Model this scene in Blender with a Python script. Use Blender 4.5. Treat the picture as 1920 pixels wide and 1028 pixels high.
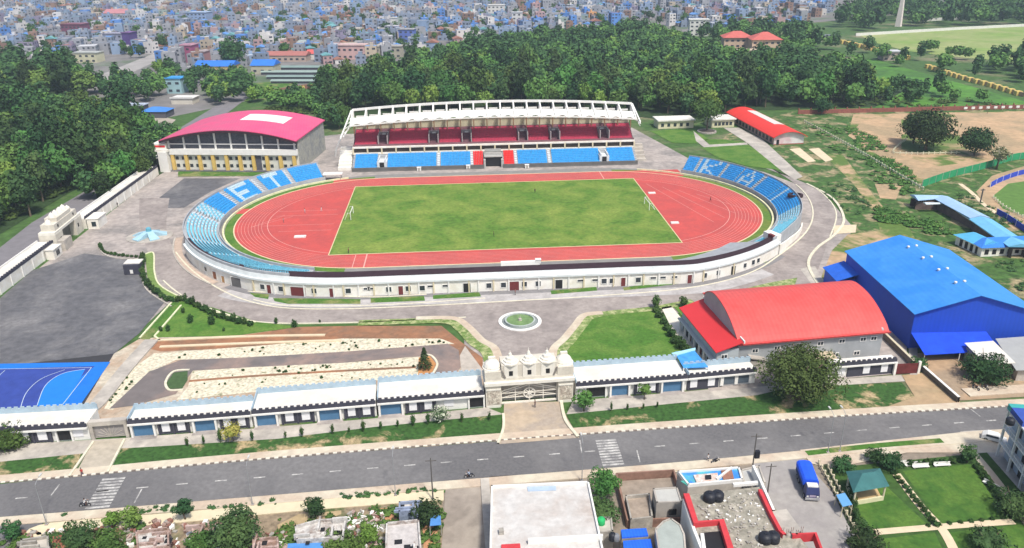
import bpy, bmesh, math, random
from mathutils import Vector, Matrix, noise as mnoise
random.seed(7)
RAD = math.radians
scene = bpy.context.scene
col = scene.collection
for o in list(bpy.data.objects):
    bpy.data.objects.remove(o)

# ------------------------------------------------------------------ camera
CAM = Vector((-13.277, -259.894, 86.5915))
FW = Vector((0.0593871, 0.91948929, -0.38860342))
RT = Vector((0.99753798, -0.06920965, -0.01131397))
UP = Vector((0.03729819, 0.38697476, 0.92133565))
FPX = 1488.47                      # focal length in pixels of the 1920 px wide photo
cd = bpy.data.cameras.new('camera')
cd.sensor_width = 36.0
cd.lens = FPX / 1920 * 36
cd.clip_start = 0.5
cd.clip_end = 9000
cam = bpy.data.objects.new('camera', cd)
cam.matrix_world = Matrix(((RT.x, UP.x, -FW.x, CAM.x), (RT.y, UP.y, -FW.y, CAM.y), (RT.z, UP.z, -FW.z, CAM.z), (0, 0, 0, 1)))
col.objects.link(cam)
scene.camera = cam

# ------------------------------------------------------------------ light
SUN_EL, SUN_AZ = RAD(60), RAD(152)          # azimuth of the sun, clockwise from +Y
w = bpy.data.worlds.new('World')
scene.world = w
w.use_nodes = True
nt = w.node_tree
bg = nt.nodes['Background']
sky = nt.nodes.new('ShaderNodeTexSky')
sky.sky_type = 'NISHITA'
sky.sun_disc = False
sky.sun_elevation = SUN_EL
sky.sun_rotation = SUN_AZ
sky.air_density = 1.0
sky.dust_density = 3.0
nt.links.new(sky.outputs[0], bg.inputs[0])
bg.inputs[1].default_value = 0.11
sl = bpy.data.lights.new('sun', 'SUN')
sl.energy = 2.9
sl.angle = RAD(6.0)
sl.color = (1.0, 0.95, 0.87)
so = bpy.data.objects.new('sun', sl)
sd = Vector((math.sin(SUN_AZ) * math.cos(SUN_EL), math.cos(SUN_AZ) * math.cos(SUN_EL), math.sin(SUN_EL)))
so.rotation_euler = sd.to_track_quat('Z', 'Y').to_euler()
so.location = (0, 0, 300)
col.objects.link(so)
scene.view_settings.view_transform = 'Standard'
scene.view_settings.look = 'None'
scene.view_settings.gamma = 1
scene.view_settings.use_curve_mapping = False
scene.view_settings.exposure = 0.45
scene.render.engine = 'CYCLES'
scene.cycles.max_bounces = 5
scene.cycles.diffuse_bounces = 2
scene.cycles.volume_bounces = 0

# ------------------------------------------------------------------ helpers
def at(px, py, z=0.0):
    """world point at height z seen at photo pixel (px, py); used as a surveying aid for the site plan"""
    d = FW + RT * ((px - 960) / FPX) - UP * ((py - 514) / FPX)
    t = (z - CAM.z) / d.z
    return CAM + d * t

def proj(p):
    d = Vector(p) - CAM
    z = d.dot(FW)
    return (960 + FPX * d.dot(RT) / z, 514 - FPX * d.dot(UP) / z)

ORG = {}

def tag(o, label=None, cat=None, group=None, kind=None):
    if label: o['label'] = label
    if cat: o['category'] = cat
    if group: o['group'] = group
    if kind: o['kind'] = kind
    return o

def thing(name, label, cat, loc=(0, 0, 0), group=None, rz=0.0):
    o = bpy.data.objects.new(name, None)
    o.empty_display_size = 0.5
    o.location = loc
    o.rotation_euler = (0, 0, rz)
    col.objects.link(o)
    ORG[o.name] = (Vector(loc), rz)
    return tag(o, label, cat, group)

MATS = {}

def mat(name, c, var=0.12, scale=0.4, rough=0.85, c2=None, s2=0.05, t=(0.42, 0.58), metal=0.0, rnd=0.0, spec=0.3, bump=0.0, stripe=None):
    """principled material: base colour c with fine value variation and, when c2 is given, larger patches of c2"""
    if name in MATS: return MATS[name]
    m = bpy.data.materials.new(name)
    m.use_nodes = True
    n, l = m.node_tree.nodes, m.node_tree.links
    bs = n['Principled BSDF']
    bs.inputs['Roughness'].default_value = rough
    bs.inputs['Metallic'].default_value = metal
    bs.inputs['Specular IOR Level'].default_value = spec
    geo = n.new('ShaderNodeNewGeometry')
    pos = geo.outputs['Position']
    def noise(s, det=4, rgh=0.6, dist=0.0):
        t_ = n.new('ShaderNodeTexNoise')
        t_.inputs['Scale'].default_value = s
        t_.inputs['Detail'].default_value = det
        t_.inputs['Roughness'].default_value = rgh
        t_.inputs['Distortion'].default_value = dist
        l.new(pos, t_.inputs['Vector'])
        return t_.outputs['Fac']
    def ramp(fac, a, b):
        r = n.new('ShaderNodeMapRange')
        r.inputs['From Min'].default_value = a
        r.inputs['From Max'].default_value = b
        l.new(fac, r.inputs['Value'])
        return r.outputs['Result']
    def mix(fac, a, b, mode='MIX'):
        x = n.new('ShaderNodeMix'); x.data_type = 'RGBA'; x.blend_type = mode
        for s, v in ((x.inputs['Factor'], fac), (x.inputs['A'], a), (x.inputs['B'], b)):
            if hasattr(v, 'is_linked') or isinstance(v, bpy.types.NodeSocket): l.new(v, s)
            elif isinstance(v, (int, float)): s.default_value = v
            else: s.default_value = (v[0], v[1], v[2], 1)
        return x.outputs['Result']
    lo = [max(0, k * (1 - var)) for k in c]; hi = [min(1, k * (1 + var)) for k in c]
    cur = mix(ramp(noise(scale), 0.3, 0.7), lo, hi)
    if c2 is not None:
        cur = mix(ramp(noise(s2, 6, 0.65, 0.4), t[0], t[1]), cur, mix(ramp(noise(scale * 1.7), 0.3, 0.7), [k * (1 - var) for k in c2], [min(1, k * (1 + var)) for k in c2]))
    if stripe:      # (axis vector, period, depth): mowing bands, sheet ribs
        ax, per, dep = stripe
        vm = n.new('ShaderNodeVectorMath'); vm.operation = 'DOT_PRODUCT'
        l.new(pos, vm.inputs[0]); vm.inputs[1].default_value = ax
        mm = n.new('ShaderNodeMath'); mm.operation = 'MULTIPLY'; mm.inputs[1].default_value = 2 * math.pi / per
        l.new(vm.outputs['Value'], mm.inputs[0])
        sn = n.new('ShaderNodeMath'); sn.operation = 'SINE'; l.new(mm.outputs[0], sn.inputs[0])
        cur = mix(ramp(sn.outputs[0], -0.6, 0.6), cur, mix(1.0, cur, (1 - dep,) * 3, 'MULTIPLY'))
    if rnd:
        oi = n.new('ShaderNodeObjectInfo')
        hs = n.new('ShaderNodeHueSaturation')
        r1 = n.new('ShaderNodeMapRange'); r1.inputs['To Min'].default_value = 1 - rnd; r1.inputs['To Max'].default_value = 1 + rnd
        l.new(oi.outputs['Random'], r1.inputs['Value']); l.new(r1.outputs['Result'], hs.inputs['Value'])
        m7 = n.new('ShaderNodeMath'); m7.operation = 'MULTIPLY'; m7.inputs[1].default_value = 7.13
        fr = n.new('ShaderNodeMath'); fr.operation = 'FRACT'
        l.new(oi.outputs['Random'], m7.inputs[0]); l.new(m7.outputs[0], fr.inputs[0])
        r2 = n.new('ShaderNodeMapRange'); r2.inputs['To Min'].default_value = 0.5 - rnd * 0.09; r2.inputs['To Max'].default_value = 0.5 + rnd * 0.09
        l.new(fr.outputs[0], r2.inputs['Value']); l.new(r2.outputs['Result'], hs.inputs['Hue'])
        l.new(cur, hs.inputs['Color']); cur = hs.outputs['Color']
    l.new(cur, bs.inputs['Base Color'])
    if bump:
        bp = n.new('ShaderNodeBump'); bp.inputs['Strength'].default_value = bump; bp.inputs['Distance'].default_value = 0.2
        l.new(noise(scale * 3), bp.inputs['Height']); l.new(bp.outputs['Normal'], bs.inputs['Normal'])
    MATS[name] = m
    return m

class MB:
    def __init__(s, M=None):
        s.v, s.f, s.mi, s.M = [], [], [], M
        s.k = 0
    def add(s, vs, fs):
        b = len(s.v)
        if s.M is not None: vs = [s.M @ Vector(p) for p in vs]
        s.v += [tuple(p) for p in vs]
        for f in fs:
            s.f.append([b + i for i in f]); s.mi.append(s.k)
        return s
    def box(s, x0, x1, y0, y1, z0, z1):
        return s.add([(x0, y0, z0), (x1, y0, z0), (x1, y1, z0), (x0, y1, z0), (x0, y0, z1), (x1, y0, z1), (x1, y1, z1), (x0, y1, z1)],
                     [(0, 3, 2, 1), (4, 5, 6, 7), (0, 1, 5, 4), (1, 2, 6, 5), (2, 3, 7, 6), (3, 0, 4, 7)])
    def obox(s, c, sx, sy, z0, z1, a=0.0):
        ca, sa = math.cos(a), math.sin(a)
        q = [(c[0] + ca * x - sa * y, c[1] + sa * x + ca * y) for x, y in ((-sx / 2, -sy / 2), (sx / 2, -sy / 2), (sx / 2, sy / 2), (-sx / 2, sy / 2))]
        return s.prism(q, z0, z1)
    def prism(s, poly, z0, z1):
        n = len(poly)
        area = sum(poly[i][0] * poly[(i + 1) % n][1] - poly[(i + 1) % n][0] * poly[i][1] for i in range(n))
        if area < 0: poly = poly[::-1]
        vs = [(p[0], p[1], z0) for p in poly] + [(p[0], p[1], z1) for p in poly]
        fs = [tuple(range(n - 1, -1, -1)), tuple(range(n, 2 * n))] + [(i, (i + 1) % n, n + (i + 1) % n, n + i) for i in range(n)]
        return s.add(vs, fs)
    def quad(s, a, b, c, d): return s.add([a, b, c, d], [(0, 1, 2, 3)])
    def slab(s, pts, th):
        """thick plate: pts a planar loop seen from above (CCW), th thickness downwards"""
        n = len(pts)
        vs = [tuple(p) for p in pts] + [(p[0], p[1], p[2] - th) for p in pts]
        fs = [tuple(range(n)), tuple(range(2 * n - 1, n - 1, -1))] + [(i, n + i, n + (i + 1) % n, (i + 1) % n) for i in range(n)]
        return s.add(vs, fs)
    def bar(s, a, b, w_, h_=None, up=(0, 0, 1)):
        """rectangular bar from a to b, w_ wide, h_ deep, centred on the line"""
        a, b = Vector(a), Vector(b); h_ = h_ or w_
        d = (b - a).normalized(); u = Vector(up)
        if abs(d.dot(u)) > 0.98: u = Vector((0, 1, 0))
        r = d.cross(u).normalized(); u = r.cross(d)
        vs = [p + r * (sx * w_ / 2) + u * (sz * h_ / 2) for p in (a, b) for sx, sz in ((-1, -1), (1, -1), (1, 1), (-1, 1))]
        return s.add(vs, [(3, 2, 1, 0), (4, 5, 6, 7), (0, 1, 5, 4), (1, 2, 6, 5), (2, 3, 7, 6), (3, 0, 4, 7)])
    def tube(s, pts, rs, n=8, cap=True):
        if not hasattr(rs, '__len__'): rs = [rs] * len(pts)
        pts = [Vector(p) for p in pts]; vs = []
        for i, p in enumerate(pts):
            d = (pts[min(i + 1, len(pts) - 1)] - pts[max(i - 1, 0)]).normalized()
            u = Vector((0, 0, 1)) if abs(d.z) < 0.9 else Vector((1, 0, 0))
            r = d.cross(u).normalized(); u = r.cross(d)
            vs += [p + (r * math.cos(2 * math.pi * k / n) + u * math.sin(2 * math.pi * k / n)) * rs[i] for k in range(n)]
        fs = [(i * n + k, i * n + (k + 1) % n, (i + 1) * n + (k + 1) % n, (i + 1) * n + k) for i in range(len(pts) - 1) for k in range(n)]
        if cap: fs += [tuple(range(n - 1, -1, -1)), tuple(range((len(pts) - 1) * n, len(pts) * n))]
        return s.add(vs, fs)
    def lathe(s, c, prof, n=24, sx=1.0, sy=1.0):
        """prof: list of (radius, z)"""
        vs = [(c[0] + r * sx * math.cos(2 * math.pi * k / n), c[1] + r * sy * math.sin(2 * math.pi * k / n), c[2] + z) for r, z in prof for k in range(n)]
        fs = [(i * n + k, i * n + (k + 1) % n, (i + 1) * n + (k + 1) % n, (i + 1) * n + k) for i in range(len(prof) - 1) for k in range(n)]
        fs += [tuple(range(n - 1, -1, -1)), tuple(range((len(prof) - 1) * n, len(prof) * n))]
        return s.add(vs, fs)
    def sweep(s, secs, closed=False):
        """secs: list of cross-sections (equal length lists of 3D points), open strips between them"""
        m = len(secs[0]); vs = [p for sc in secs for p in sc]
        n = len(secs)
        fs = []
        for i in range(n if closed else n - 1):
            j = (i + 1) % n
            fs += [(i * m + k, j * m + k, j * m + k + 1, i * m + k + 1) for k in range(m - 1)]
        return s.add(vs, fs)
    def build(s, name, mats, parent=None, smooth=False, label=None):
        if not isinstance(mats, (list, tuple)): mats = [mats]
        me = bpy.data.meshes.new(name)
        vs = s.v
        org, rz = ORG.get(parent.name, (Vector(), 0.0)) if parent else (Vector(), 0.0)
        if parent and (org.length > 0 or rz):
            Mi = (Matrix.Translation(org) @ Matrix.Rotation(rz, 4, 'Z')).inverted()
            vs = [tuple(Mi @ Vector(p)) for p in vs]
        me.from_pydata(vs, [], s.f)
        for m in mats: me.materials.append(m)
        if len(mats) > 1: me.polygons.foreach_set('material_index', s.mi)
        if smooth: me.polygons.foreach_set('use_smooth', [True] * len(me.polygons))
        me.update()
        o = bpy.data.objects.new(name, me)
        col.objects.link(o)
        if parent: o.parent = parent; ORG[o.name] = (org, rz)
        if label: o['label'] = label
        return o

def kids(o): return [c for c in bpy.data.objects if c.parent == o]
KIDS = {}
def copy_thing(root, loc, rz=0.0, label=None, group=None, scale=None):
    if root.name not in KIDS:
        KIDS[root.name] = [(c, kids(c)) for c in kids(root)]
    r = root.copy(); col.objects.link(r); r.location = loc; r.rotation_euler = (0, 0, rz)
    if scale: r.scale = scale if hasattr(scale, '__len__') else (scale,) * 3
    if label: r['label'] = label
    if group: r['group'] = group
    for c, gs in KIDS[root.name]:
        d = c.copy(); col.objects.link(d); d.parent = r
        for g in gs:
            e = g.copy(); col.objects.link(e); e.parent = d
    return r

LAYER = [0.02]
def sheet(name, pts, m, z, px=True, th=0.0, label=None, parent=None, ko='structure'):
    """flat ground sheet from a loop of photo pixels (px) or world points"""
    P_ = [at(*p)[:2] if px else p for p in pts]
    b = MB()
    n = len(P_)
    area = sum(P_[i][0] * P_[(i + 1) % n][1] - P_[(i + 1) % n][0] * P_[i][1] for i in range(n))
    if area < 0: P_ = P_[::-1]
    b.add([(p[0], p[1], z) for p in P_], [tuple(range(n))])
    o = b.build(name, m, parent)
    if parent is None: tag(o, label, None, None, ko)
    return o

def smooth_path(pts, n=8):
    """Catmull-Rom through 2D points"""
    out = []
    for i in range(len(pts) - 1):
        p0 = pts[max(i - 1, 0)]; p1 = pts[i]; p2 = pts[i + 1]; p3 = pts[min(i + 2, len(pts) - 1)]
        for k in range(n):
            t = k / n
            out.append(tuple(0.5 * ((2 * p1[j]) + (-p0[j] + p2[j]) * t + (2 * p0[j] - 5 * p1[j] + 4 * p2[j] - p3[j]) * t * t + (-p0[j] + 3 * p1[j] - 3 * p2[j] + p3[j]) * t ** 3) for j in range(len(p1))))
    out.append(tuple(pts[-1]))
    return out

def ribbon(pts, wd, z0, z1, mb=None, closed=False):
    """band of width wd along a path, z0 bottom z1 top (solid kerb) into mb"""
    mb = mb or MB()
    n = len(pts); secs = []
    for i in range(n):
        a = pts[(i - 1) % n] if closed else pts[max(i - 1, 0)]; b = pts[(i + 1) % n] if closed else pts[min(i + 1, n - 1)]
        d = Vector((b[0] - a[0], b[1] - a[1])).normalized(); q = Vector((-d.y, d.x)) * wd / 2
        p = pts[i]
        if z1 - z0 > 0.03:
            secs.append([(p[0] + q.x, p[1] + q.y, z0), (p[0] + q.x, p[1] + q.y, z1), (p[0] - q.x, p[1] - q.y, z1), (p[0] - q.x, p[1] - q.y, z0)])
        else:
            secs.append([(p[0] + q.x, p[1] + q.y, z1), (p[0] - q.x, p[1] - q.y, z1)])
    return mb.sweep(secs, closed)

def pxpath(pts, n=6): return smooth_path([tuple(at(*p)[:2]) for p in pts], n)
# ================================================================== GROUND AND PAVING
M_white = mat('white_paint', (0.78, 0.77, 0.73), 0.06, 0.6)
M_cream = mat('cream_paint', (0.62, 0.56, 0.40), 0.10, 0.8)
M_conc = mat('concrete', (0.39, 0.345, 0.315), 0.25, 0.5, c2=(0.25, 0.23, 0.215), s2=0.09, t=(0.45, 0.64))
M_conc_l = mat('light_concrete', (0.50, 0.46, 0.40), 0.15, 0.5, c2=(0.38, 0.35, 0.31), s2=0.15)
M_asph = mat('asphalt', (0.185, 0.18, 0.178), 0.16, 1.1, c2=(0.138, 0.135, 0.137), s2=0.04)
M_park = mat('parking_asphalt', (0.12, 0.12, 0.128), 0.25, 0.5, c2=(0.20, 0.195, 0.195), s2=0.085, t=(0.47, 0.68))
M_road_in = mat('worn_road', (0.275, 0.24, 0.222), 0.2, 0.5, c2=(0.38, 0.335, 0.305), s2=0.11, t=(0.44, 0.66))
M_kerbw = mat('kerb_cream', (0.66, 0.62, 0.48), 0.15, 1.2)
M_black = mat('dark_opening', (0.02, 0.02, 0.022), 0.1, 1, rough=0.6)
M_glass = mat('window_glass', (0.03, 0.04, 0.05), 0.2, 0.6, rough=0.15, spec=0.6)
M_lawn = mat('lawn_grass', (0.065, 0.165, 0.020), 0.28, 1.2, c2=(0.115, 0.21, 0.035), s2=0.16)
M_pitch = mat('pitch_grass', (0.088, 0.185, 0.022), 0.32, 0.7, c2=(0.205, 0.275, 0.05), s2=0.085, t=(0.40, 0.66))
M_verge = mat('verge_grass', (0.06, 0.155, 0.02), 0.3, 1.5, c2=(0.20, 0.22, 0.075), s2=0.16, t=(0.48, 0.60))
M_vdirt = mat('verge_grass_dirt', (0.038, 0.10, 0.02), 0.45, 1.2, c2=(0.42, 0.32, 0.18), s2=0.12, t=(0.52, 0.60))
M_track = mat('track_rubber', (0.54, 0.085, 0.073), 0.09, 0.7, c2=(0.46, 0.08, 0.072), s2=0.11)
M_lane = mat('lane_paint', (0.72, 0.38, 0.33), 0.06, 1)
M_dirt = mat('bare_dirt', (0.50, 0.34, 0.20), 0.18, 0.35, c2=(0.36, 0.27, 0.16), s2=0.05)
M_dirtg = mat('dirt_and_grass', (0.46, 0.32, 0.19), 0.2, 0.4, c2=(0.10, 0.17, 0.035), s2=0.045, t=(0.46, 0.56))
M_scrub = mat('scrub', (0.055, 0.12, 0.026), 0.55, 0.45, c2=(0.30, 0.25, 0.14), s2=0.13, t=(0.50, 0.60))
M_field = mat('meadow', (0.20, 0.30, 0.07), 0.15, 0.1, c2=(0.30, 0.34, 0.13), s2=0.02, t=(0.4, 0.6))
M_redclay = mat('red_clay', (0.33, 0.16, 0.085), 0.2, 0.5, c2=(0.22, 0.13, 0.08), s2=0.12)
M_gravel = mat('pale_gravel', (0.64, 0.58, 0.44), 0.35, 1.6, c2=(0.22, 0.23, 0.12), s2=0.7, t=(0.56, 0.70))
M_sand = mat('sandy_path', (0.66, 0.55, 0.38), 0.1, 0.6)
M_sidew = mat('sidewalk', (0.60, 0.54, 0.42), 0.12, 0.7, c2=(0.52, 0.42, 0.32), s2=0.1)

b = MB(); b.add([(-3500, -900, 0), (3500, -900, 0), (3500, 5200, 0), (-3500, 5200, 0)], [(0, 1, 2, 3)])
tag(b.build('ground', mat('ground_scrub', (0.06, 0.125, 0.03), 0.35, 0.3, c2=(0.22, 0.20, 0.12), s2=0.02, t=(0.52, 0.66))), kind='structure')

# ---- city ground (grey-brown between the houses)
b = MB(); pp = [(-1500, 560), (-1200, 150), (-330, 190), (-180, 165), (-60, 330), (40, 440), (430, 640), (900, 900), (2200, 1700), (2200, 3400), (-3000, 3400), (-3000, 900)]
b.add([(p[0], p[1], 0.06) for p in pp], [tuple(range(len(pp)))])
tag(b.build('city_ground', mat('city_dust', (0.20, 0.19, 0.185), 0.25, 0.06, c2=(0.10, 0.15, 0.08), s2=0.012, t=(0.5, 0.6))), kind='structure')

# ---- compound paving (base of the whole walled ground)
sheet('paving', [(-137, -93), (-136, 60), (-133, 105), (-70, 128), (72, 125), (84, 60), (107, 40), (118, 8), (112, -26), (92, -62), (70, -82), (40, -84), (14, -84), (14, -116), (-14, -116), (-14, -84), (-60, -80), (-90, -62), (-94, -93)], M_conc, 0.05, px=False)
# left parking
sheet('car_park', [(0, 560), (60, 508), (158, 476), (240, 486), (262, 505), (272, 540), (308, 568), (262, 625), (214, 664), (0, 688)], M_park, 0.09)
sheet('car_park_extension', [(0, 688), (214, 664), (160, 770), (100, 790), (-10, 800), (-120, 760), (-120, 640)], mat('dark_apron', (0.045, 0.045, 0.05), 0.1, 0.5), 0.075)
sheet('asphalt_apron', [(298, 372), (345, 335), (450, 335), (395, 360), (345, 390), (275, 392)], M_park, 0.09)

# ---- ring road round the bowl
inner = pxpath([(318, 372), (312, 420), (322, 460), (352, 500), (398, 535), (455, 562), (530, 578), (650, 580), (800, 574), (950, 566), (1120, 556), (1290, 541), (1400, 515), (1460, 480), (1512, 435), (1524, 395), (1505, 358), (1462, 326), (1420, 305), (1370, 295)])
outer = pxpath([(262, 372), (262, 420), (280, 480), (300, 520), (350, 560), (425, 590), (500, 606), (650, 606), (800, 600), (950, 592), (1120, 588), (1300, 575), (1440, 560), (1520, 525), (1552, 455), (1568, 402), (1545, 366), (1505, 342), (1440, 318), (1385, 298)])
b = MB()
n_ = min(len(inner), len(outer))
b.sweep([[(outer[i][0], outer[i][1], 0.11), (inner[i][0], inner[i][1], 0.11)] for i in range(n_)])
for f in b.f: f.reverse()
rr = b.build('ring_road', M_road_in); tag(rr, kind='structure')
b = ribbon(inner[14:-16], 0.45, 0.0, 0.20)
tag(b.build('road_kerb', M_kerbw), kind='structure')
b = ribbon(outer[19:52], 0.45, 0.0, 0.20)
tag(b.build('road_kerb', M_kerbw), kind='structure')
b = ribbon(outer[85:-14], 0.45, 0.0, 0.20)
tag(b.build('road_kerb', M_kerbw), kind='structure')
sheet('gate_plaza', [(800, 590), (862, 602), (892, 632), (930, 655), (935, 700), (1055, 700), (1052, 655), (1078, 628), (1098, 590), (1300, 574), (1500, 524), (1290, 552), (1120, 566), (950, 576)], M_road_in, 0.13)
sheet('service_road', [(1440, 520), (1500, 500), (1530, 520), (1560, 548), (1480, 560), (1400, 562)], M_road_in, 0.125)

# ---- stadium verge, track and pitch
S_, RI, RO = 42.2, 35.73, 46.56
def stadium(r, n=48, s=S_):
    pts = [(s + r * math.cos(RAD(-90 + 180 * i / n)), r * math.sin(RAD(-90 + 180 * i / n))) for i in range(n + 1)]
    return pts + [(-x, -y) for x, y in pts]
sheet('stadium_apron', stadium(52.0), mat('grey_apron', (0.235, 0.23, 0.215), 0.12, 0.4), 0.15, px=False)
vg = []
for i in range(33):
    a = RAD(96 + 168 * i / 32); vg.append((-S_ + 49.6 * math.cos(a), 49.6 * math.sin(a)))
sheet('verge', vg, M_lawn, 0.17, px=False)
vg2 = [( -x, y) for x, y in vg]
sheet('verge', vg2, mat('verge_olive', (0.15, 0.20, 0.035), 0.2, 0.8, c2=(0.10, 0.19, 0.03), s2=0.1), 0.17, px=False)
sheet('running_track', stadium(RO), M_track, 0.19, px=False)
sheet('running_track', [(-63, 37), (74, 37), (74, 46.6), (-63, 46.6)], M_track, 0.185, px=False)
sheet('running_track', [(-93, 7), (-84, 7), (-84, 12.5), (-93, 12.5)], M_track, 0.185, px=False)
b = MB()
for k in range(1, 9):
    ribbon(stadium(RI + 1.25 + k * 1.07), 0.10, 0.2, 0.21, b, True)
b2 = MB(); ribbon(stadium(RI + 0.15, s=S_ + 0.3), 0.14, 0.2, 0.212, b2, True)
tag(b.build('lane_marking', M_lane), kind='structure')
tag(b2.build('lane_marking', mat('lane_paint_white', (0.75, 0.48, 0.42), 0.05, 1)), kind='structure')
b = MB(); ribbon(stadium(RO + 0.2), 0.4, 0.15, 0.25, b, True)
tag(b.build('track_kerb', mat('kerb_sand', (0.70, 0.56, 0.36), 0.1, 1)), kind='structure')
PL = 53.7
sheet('pitch', [(-PL, -RI), (PL, -RI), (PL, RI), (-PL, RI)], M_pitch, 0.22, px=False)
b = MB(); ribbon([(-PL, -RI), (PL, -RI), (PL, RI), (-PL, RI)], 0.55, 0.2, 0.225, b, True)
# square corners for the border
tag(b.build('pitch_border', mat('border_sand', (0.62, 0.52, 0.30), 0.1, 1)), kind='structure')
# field-event markings on both D zones
b = MB()
for x0, x1, y in ((-77, -57, 8), (-77, -56, 3), (-79, -56, -7), (-73, -56, -13)):
    b.add([(x0, y - .07, 0.213), (x1, y - .07, 0.213), (x1, y + .07, 0.213), (x0, y + .07, 0.213)], [(0, 1, 2, 3)])
for a in (60, 76):
    ca, sa = math.cos(RAD(a)), math.sin(RAD(a))
    ribbon([(-83 + 0 * ca, -8), (-83 + 12 * ca + 6, -8 + 12 * sa)], 0.12, 0.2, 0.213, b)
for k in range(4):
    x0 = 57 + 5 * k
    ribbon([(x0, 28 - 5 * k), (x0 + 12, -18 + 4 * k)], 0.13, 0.2, 0.213, b)
ribbon([(-42.2, -RI - .3), (-42.2, -RO)], 0.35, 0.2, 0.213, b)
ribbon([(-45.5, -RI - .6), (-45.5, -RO)], 0.2, 0.2, 0.213, b)
ribbon([(42.2, RI + .3), (42.2, RO)], 0.3, 0.2, 0.213, b)
tag(b.build('event_marking', M_lane), kind='structure')
# pale kerb along the verge and dark drain behind
for sgn, lab in ((-1, 0), (1, 1)):
    pth = [(sgn * (S_ - 50.1 * math.cos(RAD(a))), 50.1 * math.sin(RAD(a))) for a in range(96, 240, 3)] if False else [(sgn * (S_ + 50.0 * math.cos(RAD(a))), 50.0 * math.sin(RAD(a))) for a in range(72, -46, -3)]
    b = ribbon(pth, 0.55, 0.1, 0.75)
    tag(b.build('verge_kerb', mat('kerb_pale_yellow', (0.68, 0.66, 0.42), 0.2, 0.6)), kind='structure')

# ---- green strips in front of the terrace building
for q in ([(468, 550), (505, 553), (503, 562), (478, 558)], [(512, 560), (676, 562), (676, 571), (540, 571), (515, 566)], [(695, 560), (795, 556), (797, 565), (695, 569)],
          [(812, 555), (898, 549), (902, 557), (812, 562)], [(1032, 546), (1118, 539), (1120, 546), (1034, 553)], [(1168, 540), (1290, 526), (1290, 531), (1170, 546)], [(1300, 520), (1418, 488), (1440, 492), (1330, 522)], [(334, 322), (575, 325), (570, 330), (334, 332)]):
    sheet('grass_strip', q, M_verge, 0.16)
b = MB()
for q in ([(465, 547), (505, 550), (680, 558), (800, 553)], [(475, 563), (540, 574), (680, 574), (800, 568), (910, 560)]):
    ribbon(pxpath(q), 0.4, 0.1, 0.2, b)
tag(b.build('path_kerb', M_kerbw), kind='structure')

# ---- triangular lawn, hedged beds, sunken garden on the near left
sheet('lawn', [(338, 566), (300, 604), (286, 634), (440, 631), (560, 614), (478, 604), (400, 578)], M_lawn, 0.15)
sheet('garden_bed', [(326, 566), (262, 636), (278, 640), (338, 575)], M_verge, 0.14)
sheet('garden_bed', [(272, 476), (288, 474), (288, 512), (298, 535), (345, 560), (400, 583), (470, 600), (460, 606), (390, 588), (330, 565), (278, 535)], mat('bed_green', (0.17, 0.26, 0.07), 0.25, 1.5), 0.14)
sheet('embankment', [(288, 636), (440, 632), (560, 614), (668, 612), (828, 612), (862, 640), (905, 672), (905, 700), (860, 672), (818, 636), (640, 645), (500, 652), (300, 660), (272, 652)], M_redclay, 0.13)
b = MB()
for q in ([(290, 640), (450, 633), (610, 630)], [(300, 652), (480, 645), (640, 640)]): ribbon(pxpath(q), 0.9, 0.05, 0.35, b)
tag(b.build('embankment_step', M_sand), kind='structure')
sheet('gravel_bed', [(288, 664), (480, 650), (640, 636), (826, 636), (852, 646), (640, 662), (470, 672), (330, 676), (280, 700), (212, 770), (195, 768), (240, 700)], M_gravel, 0.15)
sheet('gravel_bed', [(872, 650), (905, 694), (905, 706), (866, 704), (862, 668)], mat('pale_stone', (0.46, 0.41, 0.35), 0.15, 0.8), 0.15)
sheet('loop_road', [(280, 698), (340, 676), (470, 671), (640, 661), (840, 646), (860, 658), (864, 690), (848, 712), (800, 716), (806, 668), (760, 671), (640, 682), (470, 690), (362, 696), (330, 740), (250, 762), (205, 768)], mat('loop_asphalt', (0.17, 0.15, 0.145), 0.12, 0.4, c2=(0.30, 0.22, 0.185), s2=0.05, t=(0.45, 0.6)), 0.16)
sheet('gravel_bed', [(362, 697), (470, 690), (640, 682), (790, 671), (786, 708), (600, 724), (330, 752), (352, 728)], M_gravel, 0.17)
b = ribbon(pxpath([(355, 716), (470, 707), (620, 698), (780, 690)]), 0.9, 0.1, 0.185)
tag(b.build('dirt_strip', M_redclay), kind='structure')
sheet('grass_island', [(326, 700), (352, 697), (352, 714), (342, 730), (318, 731), (312, 720)], mat('dark_grass', (0.06, 0.11, 0.04), 0.2, 1), 0.19)
b = ribbon(pxpath([(356, 695), (326, 698), (311, 718), (318, 733), (344, 732)]), 0.5, 0.1, 0.3)
tag(b.build('island_kerb', M_kerbw), kind='structure')
sheet('dirt_island', [(785, 672), (806, 669), (818, 684), (810, 700), (784, 706)], mat('orange_earth', (0.50, 0.24, 0.09), 0.2, 0.7), 0.19)
b = ribbon(pxpath([(790, 668), (808, 668), (820, 684), (812, 702)]), 0.5, 0.1, 0.3)
tag(b.build('island_kerb', M_kerbw), kind='structure')
b = MB()
ribbon(pxpath([(285, 640), (240, 690), (190, 752), (165, 775)]), 3.2, 0.1, 0.5, b)
tag(b.build('retaining_kerb', M_conc_l), kind='structure')

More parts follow.
